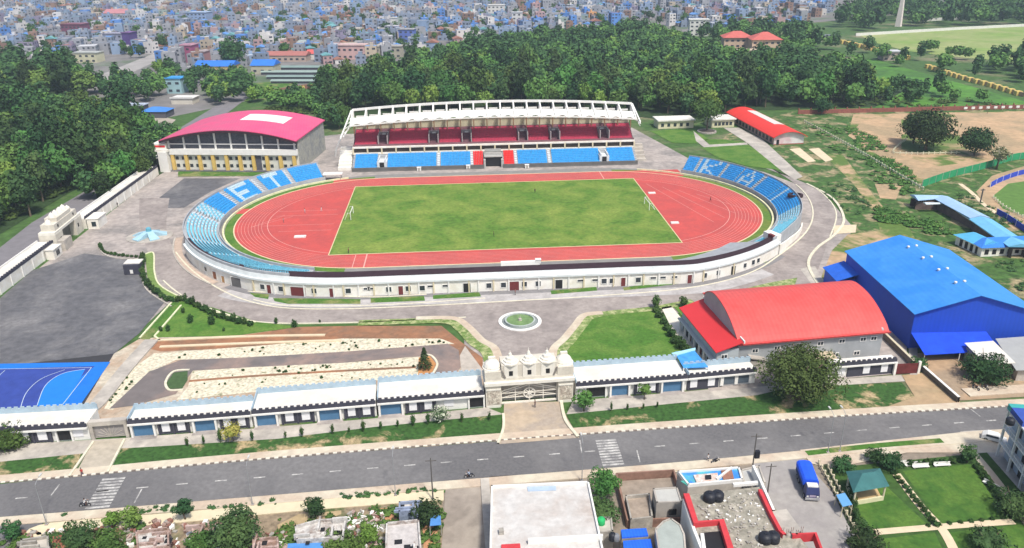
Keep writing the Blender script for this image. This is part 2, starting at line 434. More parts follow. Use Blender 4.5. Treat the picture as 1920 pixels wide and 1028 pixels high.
sheet('garden_ground', [(286, 634), (668, 612), (905, 672), (914, 762), (170, 802), (150, 772), (214, 664), (262, 636)], mat('garden_earth', (0.42, 0.31, 0.22), 0.25, 0.5, c2=(0.52, 0.46, 0.36), s2=0.12), 0.10)
b = MB()
for q in ([(326, 564), (262, 636)], [(340, 574), (290, 632)], [(290, 632), (300, 640)]): ribbon([tuple(at(*p)[:2]) for p in q], .45, .05, .35, b)
tag(b.build('bed_kerb', mat('kerb_yellow_white', (0.68, 0.68, 0.45), 0.15, 1)), kind='structure')
b = ribbon(pxpath([(272, 478), (288, 476), (290, 512), (302, 538), (350, 564), (402, 586), (480, 606)]), .4, .05, .32)
tag(b.build('bed_kerb', MATS['kerb_yellow_white']), kind='structure')
b = ribbon(pxpath([(184, 464), (196, 478), (222, 486), (262, 488), (264, 510), (276, 545), (322, 576)]), .4, .05, .32)
tag(b.build('bed_kerb', M_conc_l), kind='structure')
# ---- curved beds and walks by the roundabout
def band(pts, wd, m, z, name): 
    b = ribbon(pxpath(pts), wd, z, z); return tag(b.build(name, m), kind='structure')
LB = [(672, 607), (760, 604), (838, 603), (866, 618), (888, 642), (914, 662), (922, 690)]
M_bedh = mat('clipped_bed', (0.15, 0.23, 0.06), 0.35, 1.6, c2=(0.40, 0.42, 0.20), s2=0.7, t=(0.45, 0.6))
band(LB, 3.0, M_bedh, 0.20, 'flower_bed')
band([(780, 598), (850, 598), (878, 614), (902, 638), (928, 655), (938, 690)], 1.9, M_sidew, 0.21, 'footpath')
RB = [(1300, 566), (1222, 580), (1118, 592), (1092, 612), (1070, 640), (1052, 660), (1056, 684)]
band(RB, 2.4, M_bedh, 0.20, 'flower_bed')
band([(1130, 588), (1096, 592), (1078, 612), (1058, 636), (1038, 656), (1038, 684)], 1.9, M_sidew, 0.21, 'footpath')
sheet('lawn', [(1118, 594), (1226, 580), (1246, 610), (1290, 668), (1262, 676), (1066, 684), (1062, 660), (1082, 636), (1098, 612)], M_lawn, 0.16)
sheet('lawn', [(1262, 576), (1300, 568), (1320, 590), (1285, 600)], M_lawn, 0.16)
sheet('footpath', [(1240, 578), (1258, 575), (1300, 625), (1330, 690), (1300, 700), (1270, 640)], mat('bright_path', (0.72, 0.68, 0.58), 0.1, 1), 0.20)
sheet('hall_forecourt', [(1290, 585), (1330, 560), (1480, 545), (1540, 552), (1700, 600), (1700, 700), (1330, 735), (1290, 650)], M_conc, 0.14)
sheet('flower_bed', [(1382, 546), (1440, 532), (1495, 522), (1490, 536), (1400, 548)], M_bedh, 0.21)

# ---- right of the ring road: scrub, dirt and paths
sheet('scrub_field', [(1500, 338), (1560, 366), (1600, 420), (1570, 440), (1520, 520), (1600, 560), (1920, 640), (2300, 640), (2300, 205), (1500, 205), (1380, 240), (1330, 280), (1430, 300)], M_scrub, 0.04)
sheet('lawn', [(1218, 246), (1300, 242), (1330, 262), (1302, 270), (1260, 268)], M_lawn, 0.13)
sheet('lawn', [(1322, 262), (1355, 262), (1400, 268), (1390, 272), (1330, 272)], M_lawn, 0.13)
sheet('lawn', [(1314, 277), (1402, 272), (1482, 322), (1400, 312), (1345, 296)], M_lawn, 0.13)
sheet('footpath', [(1356, 240), (1385, 240), (1430, 262), (1505, 332), (1490, 338), (1470, 325), (1400, 268)], M_conc_l, 0.15)
sheet('footpath', [(1300, 246), (1330, 272), (1400, 268), (1402, 272), (1320, 277), (1305, 265)], M_conc_l, 0.145)
sheet('dirt_field', [(1600, 215), (2100, 205), (2250, 290), (1905, 292), (1850, 306), (1730, 345), (1640, 300), (1590, 250)], M_dirtg, 0.07)
sheet('dirt_field', [(1620, 225), (1690, 216), (1690, 292), (1760, 312), (1860, 300), (1740, 340), (1660, 300), (1590, 255)], M_dirt, 0.09)
sheet('dirt_field', [(1790, 212), (2100, 208), (2100, 284), (1900, 290), (1800, 260)], M_dirt, 0.09)
sheet('dirt_track', [(1545, 290), (1600, 345), (1640, 400), (1650, 432), (1600, 440), (1570, 470), (1600, 480), (1650, 460), (1720, 455), (1700, 420), (1665, 400), (1625, 350), (1580, 290)], M_dirtg, 0.06)
sheet('dirt_track', [(1640, 345), (1690, 350), (1680, 375), (1650, 372)], M_dirt, 0.09)
sheet('footpath', [(1480, 280), (1500, 278), (1530, 303), (1515, 305)], M_sand, 0.10)
sheet('footpath', [(1516, 280), (1535, 278), (1562, 300), (1548, 304)], M_sand, 0.10)
sheet('cycle_ground', [(1830, 360), (1860, 330), (1920, 312), (2200, 310), (2200, 470), (1900, 430), (1850, 390)], M_dirt, 0.08)
sheet('grass_circle', [(1862, 368), (1890, 345), (1960, 335), (2100, 340), (2100, 425), (1960, 420), (1880, 392)], mat('circle_grass', (0.10, 0.20, 0.04), 0.2, 0.5), 0.11)
band([(1800, 345), (1822, 362), (1850, 388), (1900, 420)], 1.6, M_sand, 0.105, 'dirt_track')
sheet('pavement', [(1700, 590), (1706, 704), (1720, 704), (1720, 640)], M_conc_l, 0.15)
sheet('forecourt_dirt', [(1560, 470), (1590, 440), (1680, 430), (1700, 470), (1640, 560), (1530, 545)], M_dirtg, 0.10)
sheet('pavement', [(1500, 505), (1528, 500), (1552, 540), (1548, 556), (1530, 545)], M_conc_l, 0.15)
sheet('pavement', [(1565, 424), (1606, 422), (1604, 437), (1562, 440)], M_sand, 0.15)
b = ribbon(pxpath([(1512, 345), (1560, 372), (1582, 410), (1566, 440), (1530, 468), (1516, 500), (1546, 552)]), 0.8, 0.1, 0.3)
tag(b.build('path_kerb', M_kerbw), kind='structure')

# ---- far meadows
sheet('meadow', [(1610, 66), (1800, 54), (2200, 42), (2200, 140), (1920, 118), (1800, 108), (1700, 96), (1640, 80)], M_field, 0.10)
sheet('meadow', [(1780, 2), (2100, -2), (2100, 26), (1800, 26)], mat('far_meadow', (0.12, 0.26, 0.07), 0.1, 0.05), 0.10)
sheet('meadow', [(1480, 110), (1640, 112), (1920, 190), (2100, 200), (1620, 208), (1500, 206), (1300, 150)], mat('glade', (0.09, 0.24, 0.03), 0.3, 0.15, c2=(0.06, 0.15, 0.03), s2=0.03), 0.09)
sheet('track_clearing', [(560, 150), (520, 190), (440, 190), (420, 160)], M_verge, 0.09)

# ---- street in front
rf = smooth_path([(-260, -146), (-160, -143.6), (-95.5, -140.5), (-57.9, -137.8), (-9.6, -135.3), (50.5, -133.1), (90.9, -132.3), (170, -131.5), (260, -131)], 6)
rn = smooth_path([(-260, -153), (-160, -151.6), (-91.3, -149.6), (-57, -148.1), (-21.2, -146.4), (25.4, -144.3), (79, -140.9), (170, -137.5), (260, -136)], 6)
b = MB(); b.sweep([[(rf[i][0], rf[i][1], 0.10), (rn[i][0], rn[i][1], 0.10)] for i in range(len(rf))])
for f in b.f: f.reverse()
tag(b.build('street', M_asph), kind='structure')
b = MB(); ribbon([(x, y + 1.35) for x, y in rf], 2.0, 0.0, 0.23, b)
tag(b.build('pavement', M_sidew), kind='structure')
b = MB(); ribbon([(x, y - 1.3) for x, y in rn], 2.2, 0.0, 0.23, b)
tag(b.build('pavement', M_sidew), kind='structure')
# painted kerb blocks on the far side of the street
kb, kw = MB(), MB()
def along(path, ds):
    """points and headings every ds metres along a path"""
    out = []; acc = 0.0
    for i in range(len(path) - 1):
        a, c = Vector(path[i][:2]), Vector(path[i + 1][:2]); L = (c - a).length
        if L < 1e-6: continue
        while acc < L:
            p = a + (c - a) * (acc / L); out.append((p.x, p.y, math.atan2(c.y - a.y, c.x - a.x))); acc += ds
        acc -= L
    return out
for i, (x, y, a) in enumerate(along(rf, 0.75)):
    if -110 < x < 100: (kb if i % 2 else kw).obox((x, y + 0.20), 0.75, 0.30, 0.05, 0.25, a)
tag(kb.build('kerb_blocks', mat('kerb_black', (0.22, 0.18, 0.15), 0.3, 1)), kind='structure')
tag(kw.build('kerb_blocks', mat('kerb_white', (0.70, 0.66, 0.56), 0.2, 1)), kind='structure')
# road paint
M_rpaint = mat('road_paint', (0.52, 0.51, 0.48), 0.3, 2.5, c2=(0.24, 0.235, 0.23), s2=0.6, t=(0.42, 0.60))
b = MB()
mid = [((p[0] + q[0]) / 2, (p[1] + q[1]) / 2 ) for p, q in zip(rf, rn)]
ZX = (-83.2, 14.2)
for x, y, a in along(mid, 6.55):
    if -130 < x < 140 and min(abs(x + 83), abs(x - 14.4)) > 3.0: b.obox((x, y), 2.0, 0.28, 0.102, 0.108, a)
def ycross(path, x):
    for i in range(len(path) - 1):
        if path[i][0] <= x <= path[i + 1][0]:
            t = (x - path[i][0]) / (path[i + 1][0] - path[i][0]); return path[i][1] + t * (path[i + 1][1] - path[i][1])
for (tx, ty), (bx, by) in (((213, 899), (183, 952)), ((1136, 827), (1150, 872))):
    A, B_ = at(tx, ty), at(bx, by)
    for k in range(10):
        c = A.lerp(B_, k / 9); b.obox((c.x, c.y), 3.9 if tx > 900 else 3.9, 0.52, 0.102, 0.108, RAD(2.2))
for q in ([(112, 909), (96, 930)], [(266, 918), (252, 944)], [(1087, 826), (1091, 850)], [(1194, 845), (1200, 868)], [(1820, 768), (1838, 782)]):
    ribbon([tuple(at(*p)[:2]) for p in q], 0.22, 0.1, 0.108, b)
tag(b.build('road_marking', M_rpaint), kind='structure')
# verge between street and shop row
sheet('verge', [(-30, 868), (110, 852), (152, 850), (140, 894), (-30, 912)], M_vdirt, 0.12)
sheet('verge', [(228, 840), (300, 836), (520, 822), (700, 800), (850, 785), (942, 778), (938, 828), (700, 846), (420, 864), (200, 884)], M_vdirt, 0.12)
sheet('verge', [(1062, 775), (1200, 762), (1420, 740), (1470, 728), (1690, 718), (1715, 745), (1640, 770), (1400, 786), (1090, 810), (1072, 800)], M_vdirt, 0.12)
sheet('pavement', [(-30, 838), (170, 826), (240, 822), (475, 805), (710, 785), (912, 765), (945, 778), (850, 787), (700, 802), (520, 824), (300, 838), (228, 842), (152, 852), (-30, 870)], M_conc_l, 0.13)
sheet('pavement', [(1075, 752), (1170, 745), (1290, 735), (1420, 722), (1690, 704), (1698, 716), (1470, 730), (1420, 742), (1200, 764), (1062, 778)], M_conc_l, 0.13)
sheet('gate_approach', [(945, 757), (1050, 754), (1064, 786), (1086, 822), (936, 834), (944, 800)], mat('gate_paving', (0.46, 0.37, 0.27), 0.12, 0.8, c2=(0.38, 0.32, 0.26), s2=0.15), 0.14)
sheet('side_approach', [(176, 828), (236, 824), (204, 888), (138, 896)], mat('side_paving', (0.44, 0.39, 0.31), 0.15, 0.8), 0.14)
sheet('forecourt_dirt', [(1690, 705), (1730, 700), (1800, 755), (1790, 762), (1640, 772), (1715, 745)], M_dirt, 0.13)
sheet('forecourt_dirt', [(1706, 665), (1920, 640), (2300, 640), (2300, 740), (1920, 745), (1800, 752), (1735, 700)], mat('brown_dirt', (0.42, 0.29, 0.18), 0.2, 0.4, c2=(0.33, 0.25, 0.17), s2=0.1), 0.12)
b = ribbon([tuple(at(*p)[:2]) for p in ((1810, 738), (1870, 734), (2000, 726))], 3.0, 0.1, 0.3); tag(b.build('pavement', M_sidew), kind='structure')
for q in ([(944, 800), (936, 834)],):
    pass
b = MB(); ribbon(pxpath([(1052, 754), (1060, 790), (1084, 822)]), 0.6, 0.1, 0.45, b); ribbon(pxpath([(944, 778), (944, 805), (934, 834)]), 0.5, 0.1, 0.45, b)
ribbon(pxpath([(234, 826), (202, 888)]), 0.4, 0.1, 0.4, b); ribbon(pxpath([(176, 830), (130, 896)]), 0.4, 0.1, 0.4, b)
tag(b.build('approach_kerb', M_kerbw), kind='structure')

# ---- near side of the street
M_lot = mat('rubble_lot', (0.27, 0.21, 0.14), 0.4, 0.9, c2=(0.09, 0.12, 0.04), s2=0.14, t=(0.47, 0.57))
sheet('vacant_lot', [(-200, 1000), (60, 985), (830, 925), (830, 1200), (-200, 1200)], M_lot, 0.03)
sheet('near_ground', [(830, 925), (920, 905), (1300, 876), (1500, 850), (2100, 790), (2100, 1300), (830, 1300)], mat('near_ground_dirt', (0.25, 0.21, 0.165), 0.25, 0.6), 0.03)
band([(-60, 985), (120, 968), (330, 952), (560, 938), (740, 925), (830, 915)], 1.5, mat('ditch', (0.20, 0.17, 0.10), 0.4, 1.2, c2=(0.06, 0.11, 0.03), s2=0.3), 0.08, 'drainage_ditch')
b = ribbon(pxpath([(60, 1010), (90, 992), (330, 972), (560, 950), (740, 936), (832, 930)]), 2.6, 0.0, 0.15); tag(b.build('lane', mat('pale_lane', (0.66, 0.58, 0.40), 0.08, 0.6)), kind='structure')
sheet('side_street', [(-80, 975), (60, 968), (90, 975), (-10, 1060), (-100, 1060)], M_asph, 0.12)
sheet('side_street', [(836, 908), (902, 903), (918, 1060), (826, 1060)], mat('brown_lane', (0.37, 0.32, 0.265), 0.15, 0.3, c2=(0.28, 0.24, 0.20), s2=0.12), 0.12)
b = ribbon([tuple(at(*p)[:2]) for p in ((909, 900), (914, 970), (922, 1060))], 1.5, 0.1, 0.4); tag(b.build('pavement', M_conc_l), kind='structure')
sheet('side_street', [(1405, 856), (1495, 848), (1560, 925), (1650, 1060), (1500, 1060), (1440, 930)], mat('grey_lane', (0.29, 0.27, 0.26), 0.12, 0.4, c2=(0.35, 0.33, 0.31), s2=0.15), 0.12)
band([(1120, 893), (1260, 878)], 1.0, M_verge, 0.11, 'grass_strip')
band([(1512, 852), (1640, 838), (1766, 828)], 1.4, M_verge, 0.25, 'grass_strip')
band([(920, 902), (1110, 890), (1290, 877)], 2.2, M_sidew, 0.10, 'pavement')
sheet('pavement', [(1500, 845), (1800, 812), (1880, 806), (1880, 850), (1700, 850), (1560, 880), (1520, 870)], M_sidew, 0.15)
sheet('yard', [(1800, 810), (2000, 800), (2000, 1000), (1900, 930), (1820, 860)], M_conc_l, 0.14)
# park
sheet('park_lawn', [(1545, 880), (1850, 850), (1920, 930), (2100, 1000), (2100, 1200), (1650, 1200), (1600, 990)], mat('dark_park_grass', (0.045, 0.10, 0.02), 0.3, 0.8), 0.16)
sheet('park_lawn', [(1692, 885), (1820, 872), (1882, 968), (1765, 986)], mat('park_grass', (0.048, 0.125, 0.017), 0.25, 1.2, c2=(0.085, 0.17, 0.025), s2=0.2), 0.19)
sheet('park_lawn', [(1592, 935), (1660, 912), (1738, 985), (1650, 996), (1608, 980)], MATS['park_grass'], 0.19)
sheet('park_lawn', [(1655, 1012), (1752, 1000), (1780, 1060), (1670, 1060)], MATS['park_grass'], 0.19)
sheet('park_lawn', [(1780, 1000), (1915, 985), (2000, 1060), (1810, 1060)], MATS['park_grass'], 0.19)
band([(1680, 890), (1725, 950), (1770, 1000), (1800, 1060)], 1.5, M_sand, 0.22, 'footpath')
band([(1640, 1000), (1760, 990), (1900, 980)], 1.3, M_sand, 0.225, 'footpath')
band([(1825, 850), (1870, 905), (1930, 990)], 1.3, M_sidew, 0.22, 'footpath')

# ---- blue sport court by the shop row
sheet('sports_court', [(-40, 684), (207, 680), (150, 762), (120, 790), (-60, 800)], mat('court_blue', (0.012, 0.17, 0.62), 0.06, 0.4), 0.17)
sheet('sports_court', [(-60, 695), (178, 688), (138, 720), (60, 784), (-60, 800)], mat('court_navy', (0.035, 0.065, 0.30), 0.12, 0.4), 0.19)
cp = [tuple(at(*p)[:2]) for p in ((160, 694), (118, 702), (86, 724), (70, 762), (110, 775), (125, 760))]
b = MB(); cps = smooth_path(cp[:4], 8) + cp[4:]
b.add([(p[0], p[1], 0.21) for p in cps], [tuple(range(len(cps)))[::-1]]); tag(b.build('sports_court', mat('court_azure', (0.014, 0.20, 0.70), 0.05, 0.4)), kind='structure')
b = MB(); ML = mat('court_line', (0.55, 0.65, 0.75), 0.05, 1)
ribbon(pxpath([(160, 694), (118, 702), (86, 724), (70, 762)]), 0.12, 0.2, 0.222, b)
ribbon(pxpath([(122, 695), (78, 712), (50, 738), (38, 770)]), 0.12, 0.2, 0.222, b)
ribbon([tuple(at(*p)[:2]) for p in ((172, 691), (112, 768))], 0.12, 0.2, 0.222, b)
ribbon([tuple(at(*p)[:2]) for p in ((-20, 694), (172, 691))], 0.12, 0.2, 0.222, b)
ribbon([tuple(at(*p)[:2]) for p in ((10, 696), (-40, 740))], 0.12, 0.2, 0.222, b)
tag(b.build('court_line', ML), kind='structure')
# left side road outside the compound wall
sheet('side_street', [(-80, 545), (0, 500), (150, 425), (190, 396), (175, 350), (60, 418), (0, 465), (-80, 520)], mat('outer_asphalt', (0.20, 0.19, 0.20), 0.12, 0.3), 0.115)
sheet('side_street', [(300, 285), (330, 245), (420, 190), (455, 172), (470, 180), (400, 232), (318, 300)], MATS['outer_asphalt'], 0.115)
# diagonal city roads and the bus park
sheet('bus_park', [(150, 215), (240, 205), (300, 218), (330, 225), (290, 260), (230, 240)], mat('dusty_yard', (0.38, 0.34, 0.28), 0.15, 0.2), 0.09)
sheet('main_road', [(165, 150), (310, 92), (415, 52), (600, 10), (650, -10), (690, -10), (570, 24), (400, 68), (325, 100), (230, 145), (180, 160)], mat('city_road', (0.34, 0.325, 0.31), 0.15, 0.1), 0.10)
# ================================================================== STADIUM
M_seat = mat('seat_blue', (0.05, 0.39, 0.82), 0.26, 1.5, rough=0.5)
M_seatl = mat('seat_pale_blue', (0.22, 0.62, 0.84), 0.3, 1.5, rough=0.5)
M_seatw = mat('seat_white', (0.56, 0.72, 0.80), 0.15, 2, rough=0.5)
M_seatr = mat('seat_crimson', (0.58, 0.07, 0.13), 0.15, 1.2, rough=0.5)
M_seatred = mat('seat_red', (0.85, 0.04, 0.04), 0.08, 1.2, rough=0.5)
M_terr = mat('terrace_concrete', (0.38, 0.40, 0.42), 0.15, 0.5)
M_terrd = mat('terrace_dark', (0.14, 0.135, 0.13), 0.15, 0.5)
M_maroon = mat('dark_maroon', (0.04, 0.02, 0.026), 0.2, 0.8, rough=0.7)
M_wallw = mat('wall_white', (0.84, 0.82, 0.76), 0.04, 0.5, c2=(0.76, 0.72, 0.63), s2=0.3)
M_wallc = mat('wall_cream', (0.66, 0.58, 0.40), 0.08, 0.6)
M_ledge = mat('ledge_pale_blue', (0.66, 0.70, 0.70), 0.08, 0.5)
M_door = mat('door_maroon', (0.16, 0.035, 0.035), 0.1, 1)
FONT = {'E': ['XXXXX', 'X....', 'X....', 'XXXX.', 'X....', 'X....', 'XXXXX'], 'T': ['XXXXX', '..X..', '..X..', '..X..', '..X..', '..X..', '..X..'],
        'K': ['X...X', 'X..X.', 'X.X..', 'XX...', 'X.X..', 'X..X.', 'X...X'], 'A': ['..X..', '.X.X.', '.X.X.', 'X...X', 'XXXXX', 'X...X', 'X...X'], 'I': ['..X..'] * 7}

# --- curved terraces
def ring_pt(theta, f, sgn):
    """theta 90..270 measured in the left-hand convention (270 = near straight); f 0 inner, 1 outer; sgn -1 left, +1 right"""
    t = RAD(theta)
    if sgn < 0: Ro = 59.0 + 7.0 * max(0, min(1, (theta - 165) / 80)) ** 1.3
    else: Ro = 58.6 + 7.4 * max(0, min(1, (theta - 222) / 42)) ** 1.2
    R = 51.2 + (Ro - 51.2) * f
    return (sgn * (S_ - R * math.cos(t)), R * math.sin(t)) if True else None
def pathpt(s, f):
    """s runs 0..1 left bend (118..270), 1..2 near straight, 2..3 right bend"""
    if s <= 1:
        return ring_pt(118 + 152 * s, f, -1)
    if s <= 2:
        yo = 66.0
        R = 51.2 + (yo - 51.2) * f
        return (-S_ + 2 * S_ * (s - 1), -R)
    return ring_pt(270 - 142 * (s - 2), f, 1)
NR = 9
def terr_z(i): return 1.15 + 0.5 * i
def terrace(name_root, s0, s1, nseg, sectors, M_dep, letters, pale):
    P0 = lambda s, f: Vector(pathpt(s, f))
    # stepped concrete body
    secs = []
    for k in range(nseg + 1):
        s = s0 + (s1 - s0) * k / nseg
        sc = [(*P0(s, -0.02), 0.1), (*P0(s, -0.02), 1.9), (*P0(s, 0.01), 1.9), (*P0(s, 0.01), 1.15), (*P0(s, 0.06), 1.15)]
        for i in range(NR):
            f0 = 0.06 + 0.86 * i / NR; f1 = 0.06 + 0.86 * (i + 1) / NR
            sc += [(*P0(s, f0), terr_z(i)), (*P0(s, f1), terr_z(i))]
        zt = terr_z(NR - 1)
        sc += [(*P0(s, 0.92), zt + 0.2), (*P0(s, 0.97), zt + 0.2), (*P0(s, 0.97), zt + 1.0), (*P0(s, 1.0), zt + 1.0), (*P0(s, 1.0), 0.0)]
        secs.append(sc)
    b = MB(); b.sweep(secs)
    for f in b.f: f.reverse()
    m = len(secs[0])
    b.f.append(list(range(m))); b.mi.append(0)
    b.f.append([(nseg) * m + k for k in range(m)][::-1]); b.mi.append(0)
    body = b.build('terrace_steps', M_terr, name_root)
    # seats, sector by sector
    for (a0, a1, let, m_) in sectors:
        L = sum((P0(a0 + (a1 - a0) * (k + 1) / 20, 0.5) - P0(a0 + (a1 - a0) * k / 20, 0.5)).length for k in range(20))
        nc = max(4, int(L / 0.62)); sb, lb = MB(), MB()
        for i in range(NR):
            f = 0.06 + 0.86 * (i + 0.42) / NR; z = terr_z(i)
            for c in range(nc):
                s = a0 + (a1 - a0) * (c + 0.5) / nc
                p = P0(s, f); q = P0(s, f + 0.01); d = (q - p).normalized(); t = Vector((-d.y, d.x))
                tgt = sb
                if let:
                    g = FONT[let]; u = c / nc; gx = 4 - int((u - 0.18) / 0.64 * 5); gy = int((NR - 1 - i) / NR * 7)
                    if 0 <= gx < 5 and 0.18 <= u < 0.82 and g[gy][gx] == 'X': tgt = lb
                elif m_ == 'chk' and (i + c // 2) % 2 == 0: tgt = lb
                an = math.atan2(t.y, t.x)
                tgt.obox((p.x, p.y), 0.50, 0.42, z, z + 0.40, an)
                e = p + d * 0.20; tgt.obox((e.x, e.y), 0.50, 0.07, z + 0.40, z + 0.78, an)
        tag(sb.build('seating', M_seatl if m_ in ('pale', 'chk') else M_seat, name_root), kind='stuff')
        if lb.v: tag(lb.build('seat_lettering' if let else 'seat_pattern', M_seatw if let else M_seatw, name_root), kind='stuff')
    return body

LT = thing('curved_terrace', 'curved bank of blue seats lettered E and T round the left bend of the track', 'terrace', (*pathpt(0.5, 0.5), 0))
terrace(LT, 0.0, 0.90, 66, [(0.005, 0.085, None, 'b'), (0.10, 0.175, 'T', 'b'), (0.20, 0.29, 'E', 'b'), (0.31, 0.38, None, 'b'), (0.385, 0.43, None, 'chk'), (0.45, 0.52, None, 'chk'), (0.525, 0.60, None, 'pale'), (0.61, 0.70, None, 'pale'), (0.71, 0.80, None, 'pale'), (0.81, 0.895, None, 'pale')], None, None, None)
for s in (0.092, 0.187, 0.30, 0.44, 0.605, 0.705):
    b = MB()
    for i in range(NR):
        f0 = 0.06 + 0.86 * i / NR; f1 = f0 + 0.86 / NR
        a_, c_ = pathpt(s, f0), pathpt(s, f1); e_ = pathpt(s + 0.008, f1); g_ = pathpt(s + 0.008, f0)
        b.prism([a_, g_, e_, c_], terr_z(i) - 0.5, terr_z(i) + 0.06)
    b.build('aisle', mat('aisle_paint', (0.55, 0.58, 0.60), 0.1, 1), LT)
RTb = thing('curved_terrace', 'curved bank of blue seats lettered K and A round the right bend of the track', 'terrace', (*pathpt(2.5, 0.5), 0))
terrace(RTb, 2.24, 3.0, 56, [(2.965, 2.998, None, 'b'), (2.88, 2.955, 'K', 'b'), (2.82, 2.87, None, 'b'), (2.745, 2.815, 'A', 'b'), (2.655, 2.73, None, 'b'), (2.59, 2.65, 'I', 'b'), (2.50, 2.588, None, 'b'), (2.41, 2.498, None, 'chk'), (2.33, 2.405, None, 'pale'), (2.25, 2.325, None, 'pale')], None, None, None)
for s in (2.96, 2.875, 2.735, 2.652, 2.409, 2.3275):
    b = MB()
    for i in range(NR):
        f0 = 0.06 + 0.86 * i / NR; f1 = f0 + 0.86 / NR
        a_, c_ = pathpt(s, f0), pathpt(s, f1); e_ = pathpt(s - 0.006, f1); g_ = pathpt(s - 0.006, f0)
        b.prism([a_, g_, e_, c_], terr_z(i) - 0.5, terr_z(i) + 0.06)
    b.build('aisle', MATS['aisle_paint'], RTb)
b = MB(); q = Vector(pathpt(2.575, 0.93)); b.lathe((q.x, q.y, 4.9), [(2.6, 0), (2.6, 0.9), (1.7, 1.0), (1.7, 0.3)], 18, 1, 0.8); b.build('stair_head', M_maroon, RTb)

# --- long terrace building on the near side
NB = thing('terrace_building', 'long low white building with maroon doors along the near side of the track', 'building', (0, -66, 0))
sA, sB = 0.61, 2.265
def spath(s, off):
    p = Vector(pathpt(s, 1.0)); q = Vector(pathpt(s, 0.9)); d = (p - q).normalized(); return p + d * off
ns = 150
SS = [sA + (sB - sA) * k / ns for k in range(ns + 1)]
def strip(prof, SSl=SS, rev=True, wfun=None):
    b = MB(); secs = []
    for s in SSl:
        secs.append([(*spath(s, o(s) if callable(o) else o), z) for o, z in prof])
    b.sweep(secs)
    if rev:
        for f in b.f: f.reverse()
    m = len(secs[0])
    return b, m
wband = lambda s: 0.7 + 2.3 * max(0, min(1, (s - sA) / 0.35)) * max(0.45, min(1, 1 - (s - 1.9) / .45))
b, m = strip([(0.5, 0.0), (0.5, 3.7), (0.9, 3.7), (0.9, 4.1), (0.35, 4.15), (0.05, 5.3), (-0.25, 5.3)])
b.build('outer_wall', M_wallw, NB)
b, m = strip([(0.95, 3.66), (0.95, 4.18), (0.36, 4.22), (0.08, 5.36), (-0.1, 5.36)])
b.build('sloping_ledge', M_ledge, NB)
b, m = strip([(-0.1, 5.1), (-0.1, 5.48), (-0.35, 5.5), (lambda s: -0.35 - wband(s), 5.62), (lambda s: -0.45 - wband(s), 5.62), (lambda s: -0.45 - wband(s), 4.0)])
b.build('dark_roof_strip', M_maroon, NB)
b, m = strip([(lambda s: -0.5 - wband(s), 4.6), (lambda s: -0.5 - wband(s) - 0.8 * 1, 4.6), (-14.0, 1.0), (-14.2, 1.0), (-14.2, 0.1)], [s for s in SS if 0.90 <= s <= 2.24])
b.build('inner_terrace', M_terr, NB)
b = MB()
tab = [(proj((*spath(s, 0.5), 0.0)), s) for s in [0.62 + (2.30 - 0.62) * k / 1500 for k in range(1501)]]
def s_at_px(px): return min(tab, key=lambda e: abs(e[0][0] - px))[1]
def wall_item(px, w_, z0, z1, name, m_, proud=0.06, frame=True, fm=None):
    s = s_at_px(px); p = spath(s, 0.5); d = (spath(s, 1.5) - p).normalized(); an = math.atan2(d.y, d.x) + math.pi / 2
    if frame:
        fb = MB()
        for (cx, ww, a0, a1) in ((-w_ / 2 - .08, .16, z0, z1), (w_ / 2 + .08, .16, z0, z1), (0, w_ + .32, z1, z1 + .16), (0, w_ + .32, z0 - .12, z0)):
            q = p + d * (proud) + Vector((math.cos(an), math.sin(an))) * cx
            fb.obox((q.x, q.y), ww, 0.14, a0, a1, an)
        fo = fb.build('frame', fm or M_white, None)
    bb = MB(); q = p + d * 0.02; bb.obox((q.x, q.y), w_, 0.08, z0, z1, an)
    o = bb.build(name, m_, NB)
    if frame:
        bpy.data.objects.remove(fo)
        fo = MB(); fo.v, fo.f, fo.mi = fb.v, fb.f, fb.mi
        fo.build('frame', fm or M_white, o)
for px in (494, 528, 590, 654, 730, 766, 792, 917, 944, 983, 1009, 1132, 1147, 1196, 1320, 1345, 1410): wall_item(px, 1.35, 1.1, 2.5, 'window', M_glass)
for px in (689, 697, 808, 836, 1088, 1115, 1224, 1242, 1264): wall_item(px, 1.5, 1.9, 2.5, 'window', M_glass)
for px in (506, 623, 752, 1168, 1292): wall_item(px, 1.2, 0.02, 2.6, 'door', M_door)
for px in (876, 1048, 1372): wall_item(px, 1.9, 0.02, 2.7, 'door', M_black)
wall_item(560, 4.2, 0.02, 2.7, 'door', M_door); wall_item(964, 2.6, 0.02, 2.7, 'door', M_door); wall_item(449, 5.2, 0.02, 2.9, 'gateway', MATS['grey_apron'] if False else M_terrd)
wall_item(404, 1.6, 0.02, 2.3, 'door', mat('door_brown', (0.24, 0.10, 0.05), 0.1, 1)); wall_item(420, 1.2, 0.02, 2.0, 'door', mat('door_ochre', (0.45, 0.25, 0.10), 0.1, 1)); wall_item(388, 1.3, 1.1, 2.4, 'window', M_glass)
for px in (1395, 1420): wall_item(px, 1.2, 1.1, 2.4, 'window', M_glass)
for px in list(range(478, 1390, 28)):
    if min(abs(px - q) for q in (560, 964, 449, 506, 623, 752, 876, 1048, 1168, 1292)) < 9: px += 10
    s = s_at_px(px); p = spath(s, 0.66); d = (spath(s, 1.5) - p).normalized()
    pb = MB(); pb.obox((p.x, p.y), 0.38, 0.32, 0.0, 3.68, math.atan2(d.y, d.x) + math.pi / 2)
    pb.build('pilaster', M_wallc if (px // 28) % 2 else M_white, NB)
b, m = strip([(0.5, 0.14), (2.8, 0.14)], [s for s in SS if s > 0.78], rev=False)
for f in b.f: f.reverse()
tag(b.build('plinth_pavement', mat('slate_paving', (0.21, 0.205, 0.21), 0.15, 0.8)), kind='structure')
